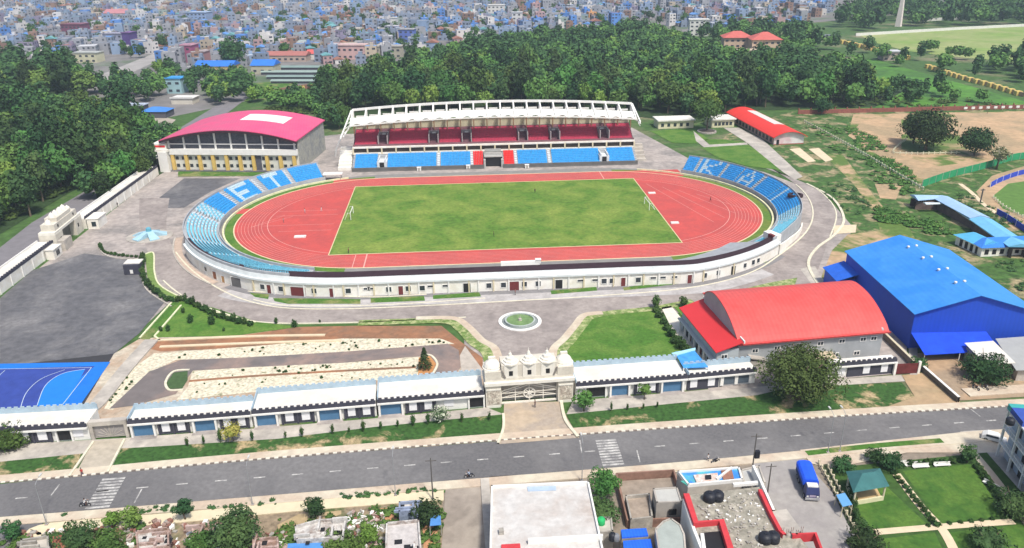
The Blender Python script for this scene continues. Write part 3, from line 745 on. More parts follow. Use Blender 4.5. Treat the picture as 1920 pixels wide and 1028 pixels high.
# end block with stair at the right end of the dark strip
b = MB(); p = spath(2.262, -2.0); b.obox((p.x, p.y), 2.6, 4.6, 4.4, 6.3, RAD(22)); b.build('end_block', M_white, NB)
b = MB(); p = spath(2.25, -1.4); b.obox((p.x, p.y), 0.9, 2.0, 4.4, 6.5, RAD(22)); b.build('end_panel', mat('panel_maroon', (0.20, 0.05, 0.05), 0.1, 1), NB)
b = MB(); p = Vector((2.5, -52)); b.obox((p.x, p.y), 11, 1.0, 0.2, 2.6); b.build('banner_wall', M_white, NB)
b = MB(); b.box(6.0, 7.4, -61.6, -60.6, 5.6, 6.6); b.box(5.9, 7.5, -61.7, -60.5, 6.6, 6.75); b.build('roof_hatch', M_white, NB)
# low white wall at the right bend
b = MB()
secs = [[(*spath(2.265 + 0.20 * k / 20, 0.7), 0), (*spath(2.265 + 0.20 * k / 20, 0.7), 3.1 - 2.0 * k / 20), (*spath(2.265 + 0.20 * k / 20, 0.3), 3.1 - 2.0 * k / 20), (*spath(2.265 + 0.20 * k / 20, 0.3), 0)] for k in range(21)]
b.sweep(secs)
for f in b.f: f.reverse()
b.build('low_wall', M_wallw, RTb)
b = MB(); b.sweep([[(*spath(0.80 + 1.38 * k / 90, 2.8), 0.145), (*spath(0.80 + 1.38 * k / 90, 7.4), 0.145)] for k in range(91)])
for f in b.f: f.reverse()
tag(b.build('pavement', mat('pale_grey_paving', (0.47, 0.45, 0.44), 0.15, 0.8, c2=(0.38, 0.36, 0.35), s2=0.2)), kind='structure')
b = MB(); b.sweep([[(*spath(0.50 + 0.26 * k / 20, 1.2), 0.16), (*spath(0.50 + 0.26 * k / 20, 3.4), 0.16)] for k in range(21)])
for f in b.f: f.reverse()
tag(b.build('dirt_strip', mat('pink_dirt', (0.50, 0.39, 0.31), 0.15, 0.6)), kind='structure')
b = MB()
ribbon([tuple(spath(0.50 + 0.26 * k / 20, 3.6)) for k in range(21)], 0.5, 0.1, 0.35, b)
tag(b.build('path_kerb', M_conc_l), kind='structure')

# --- main grandstand
GS = thing('main_grandstand', 'main grandstand with crimson upper seats, blue lower seats and an open white truss roof', 'grandstand', (1.5, 57, 0))
def xr(y): return (-58.0 - 0.11 * (y - 57), 60.0 + 0.06 * (y - 57))   # ends of the stand
x0, x1 = -57.5, 60.0
MG = Matrix.Translation((1.3, 57.5, 0)) @ Matrix.Rotation(RAD(-0.4), 4, 'Z') @ Matrix.Translation((-1.3, -57.5, 0))
def G(): return MB(MG)
gap0, gap1 = -2.6, 3.0       # tunnel in the middle
# base walls
b = G()
for a, c in ((x0, gap0 - 1), (gap1 + 1, x1)): b.box(a, c, 57.4, 57.9, 0, 1.5); b.box(a, c, 56.6, 57.4, 0.16, 0.3)
b.build('front_wall', M_terrd, GS)
b = G()
secs = []
for x in (x0, x1):
    sc = [(x, 57.8, 0), (x, 57.8, 1.1)]
    for i in range(8):
        sc += [(x, 57.9 + i, 1.1 + i * 0.48), (x, 58.9 + i, 1.1 + i * 0.48)]
    sc += [(x, 65.9, 5.0), (x, 66.6, 5.0), (x, 66.6, 0)]
    secs.append(sc)
for a, c in ((x0, gap0 - 1.2), (gap1 + 1.2, x1)):
    ss = [[(a, p[1], p[2]) for p in secs[0]], [(c, p[1], p[2]) for p in secs[0]]]
    base = len(b.v); b.sweep(ss)
    m = len(ss[0]); b.f.append([base + k for k in range(m)][::-1]); b.mi.append(0); b.f.append([base + m + k for k in range(m)]); b.mi.append(0)
b.build('lower_terrace', M_terr, GS)
def seatblock(a, c, y0, z0, rows, dy, dz, m_, skip=()):
    b = G()
    for i in range(rows):
        nx = int((c - a) / 0.6)
        for k in range(nx):
            x = a + (k + 0.5) * (c - a) / nx
            if any(s0 <= x <= s1 and i >= r0 and i < r1 for s0, s1, r0, r1 in skip): continue
            y, z = y0 + i * dy, z0 + i * dz
            b.box(x - .26, x + .26, y, y + .42, z, z + .42)
            b.box(x - .26, x + .26, y + .38, y + .45, z + .42, z + .85)
    tag(b.build('seating', m_, GS), kind='stuff')
ent = [(-47.5, -43.2, 0, 8), (44.3, 48.2, 0, 8)]
for a, c, m_, sk in ((-56.5, -23.2, M_seat, [ent[0]]), (-21.4, -9.2, M_seat, []), (-8.0, -3.9, M_seatred, []), (4.6, 8.8, M_seatred, []), (10.4, 22.5, M_seat, []), (24.6, 59.0, M_seat, [ent[1]])):
    seatblock(a, c, 58.2, 1.1, 8, 1.0, 0.48, m_, sk)
for xc in (-45.3, 46.2):
    b = G(); b.box(xc - 2.0, xc + 2.0, 58.4, 65.9, 1.0, 3.6); b.box(xc - 1.6, xc - 1.2, 58.4, 65.9, 3.6, 4.5); b.box(xc + 1.2, xc + 1.6, 58.4, 65.9, 3.6, 4.5)
    e = b.build('vomitory', mat('vomitory_white', (0.62, 0.66, 0.68), 0.1, 1), GS)
    b = G(); b.box(xc - 0.9, xc + 0.9, 58.2, 58.4, 1.3, 3.3); b.build('opening', M_black, e)
b = G()
for xc in (-22.3, 23.5, -8.6, 9.6, -56.9, 59.6): b.box(xc - 0.45, xc + 0.45, 58.0, 66.0, 1.2, 5.1) if False else None
for xc in (-22.3, 23.5, -8.6, 9.6):
    b = G()
    for i in range(8): b.box(xc - 0.55, xc + 0.55, 57.95 + i, 58.96 + i, 0.6 + i * .48, 1.35 + i * .48)
    b.build('aisle', mat('aisle_white', (0.66, 0.70, 0.72), 0.1, 1), GS)
# tunnel and balcony in the middle
b = G(); b.box(gap0 - 1.0, gap1 + 1.0, 60.0, 60.6, 0.1, 4.1); b.build('tunnel', M_black, GS)
b = G()
for x in (gap0 - 1.2, gap1 + 0.4): b.box(x, x + 0.8, 57.6, 64.0, 0.0, 3.4)
b.box(gap0 - 1.0, gap1 + 1.0, 59.4, 66.6, 4.1, 4.5); b.box(gap0 - .6, gap1 + .6, 61.0, 61.3, 4.5, 5.6); b.box(gap0 - .6, gap1 + .6, 63.5, 63.8, 5.4, 6.6)
b.build('balcony', mat('balcony_grey', (0.42, 0.42, 0.40), 0.1, 1), GS)
# concourse wall with openings between piers
b = G(); b.box(x0, x1, 66.8, 67.2, 4.9, 7.7); b.build('concourse_recess', mat('recess_brown', (0.075, 0.06, 0.05), 0.3, 0.4), GS)
b = G(); b.box(x0 - .2, x1 + .2, 66.0, 66.9, 7.45, 8.1); b.box(x0, gap0, 66.0, 66.5, 4.9, 5.65); b.box(gap1, x1, 66.0, 66.5, 4.9, 5.65); b.build('concourse_beam', M_wallc if False else M_wallw, GS)
nb = 20
for k in range(nb + 1):
    x = x0 + (x1 - x0) * k / nb
    b = G(); b.box(x - 0.3, x + 0.3, 65.95, 66.5, 4.9, 7.6); b.build('pier', M_wallc, GS)
# upper terrace
b = G()
sc = [(67.0, 7.6), (67.0, 8.9), (67.2, 8.9), (67.2, 7.9)]
for i in range(11): sc += [(67.4 + i * 1.0, 7.9 + i * 0.46), (68.4 + i * 1.0, 7.9 + i * 0.46)]
sc += [(78.4, 12.9), (78.8, 12.9), (78.8, 0)]
ss = [[(x0, y, z) for y, z in sc], [(x1, y, z) for y, z in sc]]
b.sweep(ss); m = len(sc); b.f.append(list(range(m))[::-1]); b.mi.append(0); b.f.append([m + k for k in range(m)]); b.mi.append(0)
b.build('upper_terrace', mat('terrace_plum', (0.20, 0.10, 0.12), 0.2, 0.6), GS)
vx = [-45.2, -24.2, -10.4, 13.2, 26.7, 47.6]
sk = [(x - 2.3, x + 2.3, 0, 9) for x in vx]
edges = [x0 + .5] + [v for x in vx for v in (x - 2.3, x + 2.3)] + [x1 - .5]
for i in range(0, len(edges), 2): seatblock(edges[i], edges[i + 1], 67.7, 7.95, 10, 1.0, 0.46, M_seatr)
for xc in vx:
    b = G()
    for sx in (-1, 1): b.box(xc + sx * 1.9 - .18, xc + sx * 1.9 + .18, 67.3, 75.2, 8.0, 12.2)
    b.box(xc - 2.1, xc + 2.1, 75.0, 75.4, 8.0, 12.3)
    e = b.build('vomitory', mat('vomitory_grey', (0.36, 0.32, 0.32), 0.12, 1), GS)
    b = G(); b.box(xc - 0.75, xc + 0.75, 74.8, 74.98, 9.5, 11.7); b.build('doorway', M_white, e)
# back wall panels, columns
b = G(); b.box(x0, x1, 79.0, 79.4, 0, 16.6); b.build('back_wall', mat('back_wall_olive', (0.56, 0.52, 0.37), 0.12, 0.5), GS)
def hump(x): return 2.3 * (1 - ((x - 1.3) / 59.5) ** 2)
nt_ = 21
M_truss = mat('truss_white', (0.80, 0.80, 0.76), 0.03, 1)
for k in range(nt_ + 1):
    x = x0 - .3 + (x1 - x0 + .6) * k / nt_; h = hump(x)
    b = G(); b.box(x - .22, x + .22, 76.6, 77.1, 8.5, 17.0 + h)
    b.build('column', mat('column_brown', (0.27, 0.15, 0.09), 0.15, 1), GS)
    # cantilever frame: lower chord, upper chord, web
    b = G()
    fr, bk = 65.6, 77.6
    A, B_ = (x, fr, 16.7 + h), (x, bk, 17.0 + h)
    C_, D = (x, fr + 1.2, 17.6 + h), (x, bk, 21.1 + h)
    b.bar(A, B_, .42, .5); b.bar(C_, D, .5, .5); b.bar(A, C_, .4); b.bar(B_, D, .75)
    n = 5
    for j in range(n):
        ya = fr + (bk - fr) * j / n; yb = fr + (bk - fr) * (j + 1) / n
        zt = lambda y: 17.6 + h + (3.5) * max(0, (y - fr - 1.2)) / (bk - fr - 1.2)
        b.bar((x, ya if j else fr + 1.2, 16.8 + h), (x, yb, zt(yb)), .2); b.bar((x, yb, 16.8 + h), (x, yb, zt(yb)), .2)
    b.build('roof_truss', M_truss, GS)
# longitudinal members
def lbeam(y, z, w_, h_, name='purlin'):
    b = G(); N = 24
    for k in range(N):
        xa = x0 - .5 + (x1 - x0 + 1) * k / N; xb = x0 - .5 + (x1 - x0 + 1) * (k + 1) / N
        b.bar((xa, y, z + hump(xa)), (xb, y, z + hump(xb)), w_, h_)
    b.build(name, M_truss, GS)
lbeam(77.6, 21.2, .5, .95, 'ridge_beam'); lbeam(65.7, 17.0, .5, .5, 'front_beam'); lbeam(77.4, 17.1, .4, .8, 'tie_beam')
# scalloped roof shells over each bay (front half)
for k in range(nt_):
    b = G()
    xa = x0 - .3 + (x1 - x0 + .6) * k / nt_ + .25; xb = x0 - .3 + (x1 - x0 + .6) * (k + 1) / nt_ - .25
    secs = []
    for j in range(9):
        u = j / 8; x = xa + (xb - xa) * u; z = 16.55 + hump(x) + 1.25 * math.sin(math.pi * u)
        secs.append([(x, 65.5, z - .1), (x, 65.5, z), (x, 72.2, 18.9 + hump(x)), (x, 72.2, 18.75 + hump(x))])
    b.sweep(secs)
    b.build('roof_shell', M_truss, GS)
for k in range(nt_):
    b = G(); xa = x0 + (x1 - x0) * k / nt_ + .9; xb = xa + 3.7; h = hump(xa)
    b.bar((xa, 77.55, 18.3 + h), (xb, 77.55, 18.3 + h), .3, .7); b.build('parapet_panel', M_truss, GS)
# raking end frames
for x, sg in ((x0 - .8, -1), (x1 + .8, 1)):
    b = G()
    b.bar((x + (sg * 3.0 if sg < 0 else 1.0), 60.5 if sg < 0 else 64.5, 13.2 if sg < 0 else 16.0), (x, 77.6, 21.1), .5)
    b.bar((x + (sg * 2.4 if sg < 0 else .9), 63.5, 13.0 if sg < 0 else 15.6), (x, 70.6, 16.2), .4)
    for j in range(4): b.bar((x + sg * (2.2 - .5 * j) * (1 if sg < 0 else .4), 64 + 3.2 * j, 14.5 + 1.2 * j), (x, 64 + 3.2 * j, 16.0 + .9 * j), .28)
    if sg < 0:
        b.bar((x - 3.0, 60.5, 13.2), (x - 5.6, 62.5, 8.0), .5); b.bar((x - 5.6, 62.5, 8.0), (x - 6.4, 64, 5.0), .6)
    b.build('end_frame', M_truss, GS)
# stair flights on the left end
b = G()
for j in range(7): b.box(x0 - 6.0, x0 - .6, 60.0 + 2.0 * j, 62.0 + 2.0 * j, 0, 1.2 + .9 * j)
b.build('end_stair', M_wallw, GS)
b = G()
for j in range(5): b.box(x1 + .4, x1 + 4.5, 62.0 + 2.0 * j, 64.0 + 2.0 * j, 0, 1.0 + 1.1 * j)
b.build('end_stair', M_conc_l, GS)
# boxes on the trackside
for px, py in ((786, 321), (878, 317), (988, 316)):
    p = at(px, py); t = thing('camera_box', {786: 'small white box on the apron below the left blue seats', 878: 'small white box on the apron by the left red seats', 988: 'small white box on the apron by the right red seats'}[px], 'box', p, 'white boxes on the trackside apron')
    b = MB(Matrix.Translation(p)); b.box(-.8, .8, -.6, .6, 0.15, 1.5); b.box(-.9, .9, -.7, .7, 1.5, 1.65); b.M = Matrix.Translation(p)
    b.build('cabinet', M_white, t)
    b = MB(Matrix.Translation(p)); b.box(-.4, .4, -.66, -.6, .3, 1.4); b.build('door', M_conc_l, t)

# --- goals
def make_goal(x, face, lab):
    t = thing('football_goal', lab, 'goal', (x, 0, 0.22), 'goals at the ends of the pitch')
    b = MB(); b.tube([(x, -3.66, .2), (x, -3.66, 2.64)], .12); b.tube([(x, 3.66, .2), (x, 3.66, 2.64)], .12); b.tube([(x, -3.66, 2.64), (x, 3.66, 2.64)], .12)
    b.build('goal_frame', M_white, t)
    b = MB()
    for y in (-3.66, 3.66): b.tube([(x, y, 2.64), (x + face * 1.0, y, 2.6), (x + face * 2.0, y, .2)], .06)
    b.tube([(x + face * 2.0, -3.66, .25), (x + face * 2.0, 3.66, .25)], .06); b.build('net_support', M_white, t)
make_goal(-50.8, -1, 'white football goal at the left end of the grass pitch')
make_goal(50.8, 1, 'white football goal at the right end of the grass pitch')
# mats and small gear on the track
for px, py, w_, h_, nm, lab, cat in ((563, 446, 3.6, 1.6, 'landing_mat', 'white landing mat on the red D zone left of the pitch', 'mat'), (1222, 364, 2.6, 1.3, 'landing_mat', 'small white mat beyond the top right corner of the pitch', 'mat'), (1265, 420, 2.6, 1.3, 'landing_mat', 'small white mat beside the right edge of the pitch', 'mat'), (625, 337, 7.5, 3.2, 'dugout_roof', 'white flat canopy at the back end of the left terrace', 'canopy')):
    p = at(px, py); t = thing(nm, lab, cat, p)
    b = MB(Matrix.Translation(p)); z0 = .22 if nm == 'landing_mat' else 2.2
    b.box(-w_ / 2, w_ / 2, -h_ / 2, h_ / 2, z0, z0 + .4)
    b.build('top', M_white, t)
    b = MB(Matrix.Translation(p))
    for sx in (-1, 1):
        for sy in (-1, 1): b.box(sx * w_ * .42 - .1, sx * w_ * .42 + .1, sy * h_ * .4 - .1, sy * h_ * .4 + .1, 0.1, z0 + .02) if z0 > 1 else b.box(sx * w_ * .42 - .1, sx * w_ * .42 + .1, sy * h_ * .42 - .06, sy * h_ * .42 + .06, z0 + .4, z0 + .5)
    b.build('post' if z0 > 1 else 'strap', M_conc_l, t)
# ================================================================== SHOP ROW, GATES, HALLS
def frame(p, q):
    a = math.atan2(q[1] - p[1], q[0] - p[0]); L = math.hypot(q[0] - p[0], q[1] - p[1])
    return Matrix.Translation((p[0], p[1], 0)) @ Matrix.Rotation(a, 4, 'Z'), L
M_para = mat('parapet_charcoal', (0.055, 0.055, 0.075), 0.15, 1)
M_parab = mat('parapet_pale_blue', (0.36, 0.47, 0.55), 0.12, 0.8)
M_roofw = mat('roof_white', (0.74, 0.72, 0.66), 0.05, 0.4, c2=(0.64, 0.61, 0.55), s2=0.12)
M_shut = mat('shutter_blue', (0.09, 0.21, 0.36), 0.08, 1, stripe=((0, 0, 1), 0.24, 0.25))
M_wchar = mat('wall_charcoal', (0.06, 0.06, 0.08), 0.12, 1)
def shop(pL, pR, D, px0, px1, items, label, H=4.1, backpar=True):
    M, L = frame(pL, pR)
    t = thing('shop_row', label, 'shop row', M.translation, 'gabled sections of the white shop row' if False else 'white flat-roofed shop sections along the street')
    X = lambda px: (px - px0) / (px1 - px0) * L
    def B(): return MB(M)
    B().box(0, L, 0.55, D, 0, 3.35).build('wall', M_white, t)
    B().box(0.02, L - 0.02, 0.3, D + 0.05, 3.352, 3.6).build('roof', M_roofw, t)
    b = B(); b.box(0, L, 0, 0.28, 3.1, H - 0.28)
    n = int(L / 1.15)
    for k in range(n): b.box((k + .22) * L / n, (k + .78) * L / n, 0.0, 0.28, H - 0.28, H + 0.08)
    b.build('parapet', M_para, t)
    b = B(); b.box(-0.05, L + .05, -0.25, 0.30, 2.78, 3.1); b.build('canopy_band', M_white, t)
    if backpar:
        b = B(); b.box(0, L, D + .06, D + .26, 3.3, H + 0.55)
        for k in range(n): b.box((k + .2) * L / n, (k + .8) * L / n, D + .06, D + .26, H + 0.55, H + 0.85)
        b.build('back_parapet', M_parab, t)
        b = B(); b.box(0.01, 0.2, 0.3, D + .06, 3.6, H + .3); b.build('side_parapet', M_parab, t)
    for it in items:
        k, a, c = it[0], X(it[1]), X(it[2])
        if k == 's':
            o = B().box(a, c, 0.40, 0.548, 0.15, 2.6).build('shutter', M_shut, t)
            for x in (a - .42, c + .04): B().box(x, x + .38, -0.1, 0.54, 0, 2.78).build('column', M_white, t)
            B().box(a - .6, c + .6, -1.0, 0.4, 0, 0.14).build('step', M_conc, t)
        elif k == 'w':
            o = B().box(a, c, 0.35, 0.546, 0.2, 2.78).build('dark_panel', M_wchar, t)
            w3 = (c - a) / 2
            for j in range(2):
                xa = a + j * w3 + w3 * .24
                B().box(xa, xa + w3 * .5, 0.22, 0.348, 0.7, 2.5).build('window', mat('window_white_blind', (0.78, 0.78, 0.80), 0.03, 1, rough=0.3), o)
            for x in (a - .02, (a + c) / 2 - .2, c - .3): B().box(x, x + .35, 0.1, 0.346, 0.05, 2.78).build('post', M_wchar, o)
        elif k == 'o':
            B().box(a, c, 0.40, 0.546, 0.3, 2.5).build('opening', M_black, t)
            for x in (a - .3, c): B().box(x, x + .3, 0.1, 0.54, 0, 2.78).build('column', M_white, t)
        elif k == 'q':
            B().box(a, c, 0.40, 0.546, 0.9, 2.3).build('window', mat('window_white_blind', (0.78, 0.78, 0.80), 0.03, 1, rough=0.3), t)
        elif k == 'd':
            B().box(a, c, 0.30, 0.547, 0.0, 2.78).build('dark_wall', M_wchar, t)
            for pxx in it[3]:
                x = X(pxx); B().box(x - .75, x + .75, 0.18, 0.298, 0.7, 2.5).build('window', mat('window_white_blind', (0.78, 0.78, 0.80), 0.03, 1, rough=0.3), t)
        elif k == 'g':
            B().box(a, c, 0.30, 0.546, 0.6, 2.5).build('garage_window', mat('garage_glass', (0.10, 0.13, 0.16), 0.1, 1, rough=0.3), t)
            for j in range(3):
                x = a + (c - a) * j / 2; B().box(x - .35, x + .35, 0.12, 0.298, 0.5, 2.78).build('column', M_white, t)
    return t
shop((-105.5, -128.9), (-85.2, -128.5), 5.6, -20, 170, [('w', 46, 107), ('o', 117, 140), ('q', 142, 160)], 'leftmost shop section by the blue sports court with one small dark opening')
shop((-77.8, -128.2), (-55.3, -126.9), 4.2, 242, 475, [('s', 249, 287), ('w', 296, 355), ('s', 366, 404), ('w', 414, 470)], 'shop section with two blue shutters just right of the small grey gate')
shop((-55.1, -126.7), (-31.6, -125.1), 6.6, 478, 706, [('s', 485, 520), ('w', 530, 590), ('s', 600, 637), ('w', 646, 702)], 'shop section with two blue shutters behind the row of small cypresses')
shop((-31.3, -124.9), (-10.3, -123.6), 7.0, 709, 908, [('s', 714, 752), ('w', 760, 817), ('q', 832, 850), ('o', 880, 906)], 'shop section joined to the left flank of the big stone gate')
shop((8.3, -122.1), (31.6, -120.9), 7.0, 1080, 1290, [('o', 1100, 1135), ('s', 1147, 1178), ('w', 1190, 1236), ('s', 1244, 1280)], 'shop section joined to the right flank of the big stone gate')
shop((31.8, -120.85), (46.6, -119.5), 3.4, 1292, 1420, [('d', 1292, 1350, [1303, 1336]), ('g', 1356, 1410)], 'short charcoal shop section with garage windows before the grey hall')
shop((62.5, -118.9), (77.5, -117.9), 2.2, 1560, 1682, [('q', 1572, 1590), ('d', 1595, 1682, [1629, 1662])], 'charcoal shop section just right of the big dark tree', backpar=False)
# blue tarpaulin canopy between shop row and hall
t = thing('blue_canopy', 'bright blue lean-to canopy between the shop row and the grey hall', 'canopy', at(1300, 690))
b = MB(); P4 = [at(1265, 660, 4.6), at(1300, 655, 4.6), at(1328, 688, 4.4), at(1282, 690, 4.4)]; b.slab([tuple(p) for p in P4][::-1], .15); b.build('roof', mat('tarp_azure', (0.06, 0.30, 0.72), 0.2, 0.8), t)
b = MB(); P5 = [at(1259, 662, 4.75), at(1304, 652, 4.75), at(1304, 656, 4.75), at(1263, 667, 4.75)]; b.slab([tuple(p) for p in P5][::-1], .2); b.build('gutter', mat('tarp_pale', (0.36, 0.66, 0.80), 0.1, 1), t)
for p in P4: MB().box(p.x - .1, p.x + .1, p.y - .1, p.y + .1, 0, 4.3).build('post', M_white, t)

# small grey gate
M, L = frame((-84.9, -128.3), (-78.1, -127.9))
t = thing('small_gate', 'small grey double gate with a fan pattern between two shop sections', 'gate', M.translation)
B = lambda: MB(M)
B().box(0, L, 0, 1.2, 3.0, 3.9).build('lintel', M_conc_l, t)
for x in (0, L - .6): B().box(x, x + .6, 0, 1.2, 0, 3.0).build('pier', M_conc_l, t)
for j in range(2):
    xa = .65 + j * (L - 1.3) / 2; xb = xa + (L - 1.3) / 2 - .04
    o = B().box(xa, xb, .5, .6, .15, 2.9).build('gate_leaf', mat('gate_grey', (0.30, 0.28, 0.27), 0.15, 1), t)
    b = B(); cx = xb if j == 0 else xa; sg = -1 if j == 0 else 1
    for k in range(5):
        a = RAD(8 + 20 * k); b.bar((cx, .45, .3), (cx + sg * 2.4 * math.cos(a), .45, .3 + 2.4 * math.sin(a)), .09)
    b.bar((xa, .45, .3), (xb, .45, .3), .12); b.build('bars', M_conc_l, o)

# main gate
M_stone = mat('gate_stone', (0.66, 0.62, 0.53), 0.10, 0.8, c2=(0.58, 0.54, 0.46), s2=0.25)
M_stonel = mat('gate_stone_light', (0.74, 0.71, 0.63), 0.08, 0.8)
def dome(b, x, y, z, r, hh):
    b.lathe((x, y, z), [(r * 1.12, 0), (r * 1.12, .12), (r, .14), (r * .98, hh * .22), (r * .80, hh * .5), (r * .5, hh * .74), (r * .2, hh * .88), (.05, hh)], 14)
M, L = frame((-10.0, -123.5), (7.7, -122.5))
t = thing('stone_gate', 'tall pale stone gateway with three domed pinnacles and barred gates facing the street', 'gate', M.translation)
B = lambda: MB(M)
for x in (0, L - 3.1):
    o = B().box(x, x + 3.1, 0, 5, 0, 5.0).build('pier', M_stone, t)
    b = B(); b.box(x + .35, x + 2.75, -.09, 0, .7, 3.9); b.build('carved_panel', mat('carved_stone', (0.40, 0.34, 0.28), 0.45, 2.2, c2=(0.6, 0.55, 0.46), s2=1.6, t=(0.45, 0.55)), o)
    B().box(x + .2, x + 2.9, -.2, -.1, 0, .5).build('plinth', M_stonel, o); B().box(x + .1, x + 3.0, -.2, -.02, 3.95, 4.25).build('moulding', M_stonel, o)
B().box(-.2, L + .2, -.35, 5.3, 5.0, 5.65).build('lintel', M_stonel, t)
B().box(0, L, .35, 4.6, 5.65, 6.3).build('upper_ledge', M_stone, t)
B().box(3.3, L - 3.3, .5, 4.4, 6.3, 9.1).build('gatehouse', M_stone, t)
for k in range(3):
    x = L / 2 + (k - 1) * 3.7
    o = B().box(x - 1.35, x + 1.35, .38, .499, 6.3, 9.1).build('bay', M_stonel, t)
    B().box(x - .38, x + .38, .3, .378, 6.8, 7.8).build('window', M_black, o)
    b = B(); b.lathe((x, 1.6, 9.1), [(1.75, 0), (1.75, .3), (1.35, .35), (1.3, .7), (.95, .8), (.85, 1.3), (.45, 1.5), (.3, 2.1), (.05, 2.6 if k == 1 else 2.2)], 8); b.build('dome', M_stonel, t)
    b = B(); b.tube([(x, 1.6, 11.2), (x, 1.6, 12.2 if k == 1 else 11.9)], [.12, .03], 6); b.build('finial', M_stonel, t)
for k in range(6):
    x = L / 2 - 4.9 + k * 1.95
for x in (1.6, L - 1.6):
    o = B().box(x - 1.65, x + 1.65, .3, 4.7, 6.3, 7.9).build('tower', M_stone, t)
    b = B(); dome(b, x, 2.5, 7.9, 1.75, 2.1); b.box(x - .7, x + .7, 2.2, 2.8, 9.4, 10.2); b.build('tower_cap', M_stonel, t)
    sg = 1 if x < 5 else -1
    b = B(); b.bar((x + sg * 1.7, .45, 8.0), (x + sg * 2.4, .45, 6.35), .35, .5, (0, 1, 0)); b.build('scroll', mat('scroll_dark', (0.22, 0.20, 0.18), 0.1, 1), t)
# barred gate leaves with central medallion
M_bars = mat('gate_bars_cream', (0.78, 0.74, 0.65), 0.08, 1)
MB(M).box(3.12, L - 3.12, 2.2, 2.35, 0, 4.9).build('inner_door', mat('gate_back', (0.44, 0.41, 0.37), 0.15, 0.8), t)
for j in range(2):
    xa = 3.2 if j == 0 else L / 2 + .02; xb = L / 2 - .02 if j == 0 else L - 3.2
    b = B()
    b.bar((xa, .8, .35), (xb, .8, .35), .35); b.bar((xa, .8, 1.6), (xb, .8, 1.6), .14); b.bar((xa, .8, 2.6), (xb, .8, 2.6), .12)
    b.bar((xa, .8, .2), (xa, .8, 3.1), .2); b.bar((xb, .8, .2), (xb, .8, 4.6), .16)
    xm = (xa + xb) / 2; b.bar((xm, .8, .2), (xm, .8, 3.9), .16)
    s0, s1 = (3.1, 4.7) if j == 0 else (4.7, 3.1)
    b.bar((xa, .8, s0), (xb, .8, s1), .2); b.bar((xa, .8, s0 - .5), (xb, .8, s1 - .5), .12)
    b.bar((xa, .8, 1.6 if j == 0 else 2.6), (xb, .8, 2.6 if j == 0 else 1.6), .1)
    b.build('gate_leaf', M_bars, t)
b = B()
secs = [[(L / 2 + r * math.cos(RAD(a)), y, 2.4 + 1.25 * r / 1.25 * math.sin(RAD(a))) for r, y in ((1.25, .75), (1.25, .62), (1.02, .62), (1.02, .75))] for a in range(0, 361, 20)]
b.sweep(secs); 
for k in range(8): b.bar((L / 2, .68, 2.4), (L / 2 + 1.0 * math.cos(RAD(45 * k)), .68, 2.4 + 1.0 * math.sin(RAD(45 * k))), .12)
b.box(L / 2 - .4, L / 2 + .4, .55, .7, 2.0, 2.8); b.build('medallion', M_stonel, t)

# west gate
Mw = Matrix.Translation((-137.0, -23.8, 0)) @ Matrix.Rotation(RAD(92), 4, 'Z')
t = thing('stone_gate', 'pale stone gateway with a stepped top in the long white wall at left', 'gate', (-140, -14, 0))
B = lambda: MB(Mw)
Lw = 19.5
for x in (0, Lw - 5): B().box(x, x + 5, 0, 5, 0, 5.2).build('pier', M_stone, t)
B().box(0, Lw, 0.1, 4.9, 4.6 + .6, 6.0).build('lintel', M_stonel, t)
B().box(1.5, Lw - 1.5, .5, 4.5, 6.0, 8.0).build('gatehouse', M_stone, t)
B().box(4.6, Lw - 4.6, .7, 4.3, 8.0, 9.2).build('upper_block', M_stone, t)
B().box(5.0, Lw - 5.0, 2.0, 2.2, 0, 5.2).build('gate_leaf', mat('west_gate_dark', (0.16, 0.15, 0.13), 0.2, 1), t)
for k, x in enumerate((2.6, 5.6, 8.2, 11.3, 13.9, 16.9)):
    b = B(); dome(b, x, 2.5, 8.0 if k in (0, 5) else 9.2, .95, 1.6); b.build('dome', M_stonel, t)
for x in (3.2, Lw - 3.2): B().box(x - .4, x + .4, -.06, .0, 2.4, 3.6).build('window', M_black, t)
for x in (4.0, Lw - 4.0): B().box(x - .35, x + .35, .42, .498, 6.6, 7.4).build('window', M_black, t)
B().box(-.2, 5.1, -2.2, -.1, 0, 3.4).build('guard_room', M_conc_l, t)

# long white compound walls
def cwall(ya, yb, xf, lab):
    t = thing('compound_wall', lab, 'wall', (-140, (ya + yb) / 2, 0))
    xa = xf(ya); xb = xf(yb)
    M, L = frame((xa, ya), (xb, yb))      # x along the wall to the north, +y to the west
    MB(M).box(0, L, 0, 4.4, 0, 3.3).build('wall', M_wallw, t)
    MB(M).box(0, L, .35, 4.5, 3.302, 3.5).build('roof', M_roofw, t)
    b = MB(M); b.box(0, L, -.05, .33, 3.302, 4.0)
    for k in range(int(L / 1.3)): b.box(k * 1.3 + .3, k * 1.3 + .95, -.05, .33, 4.0, 4.3)
    b.build('parapet', M_para, t)
    b = MB(M); b.box(0, L, 4.52, 4.8, 2.6, 4.0); b.build('outer_parapet', M_white, t)
    for k in range(int(L / 6)): MB(M).box(k * 6 + 1, k * 6 + 1.35, -.2, -.002, 0, 3.3).build('pilaster', M_white, t)
    return t
cwall(-93, -24.6, lambda y: -137.6 - (y + 10) * -0.008, 'long white roofed wall with charcoal coping beside the dark car park')
cwall(-3.2, 62, lambda y: -137.0 + (y) * 0.022, 'long white roofed wall with charcoal coping beyond the left stone gate')
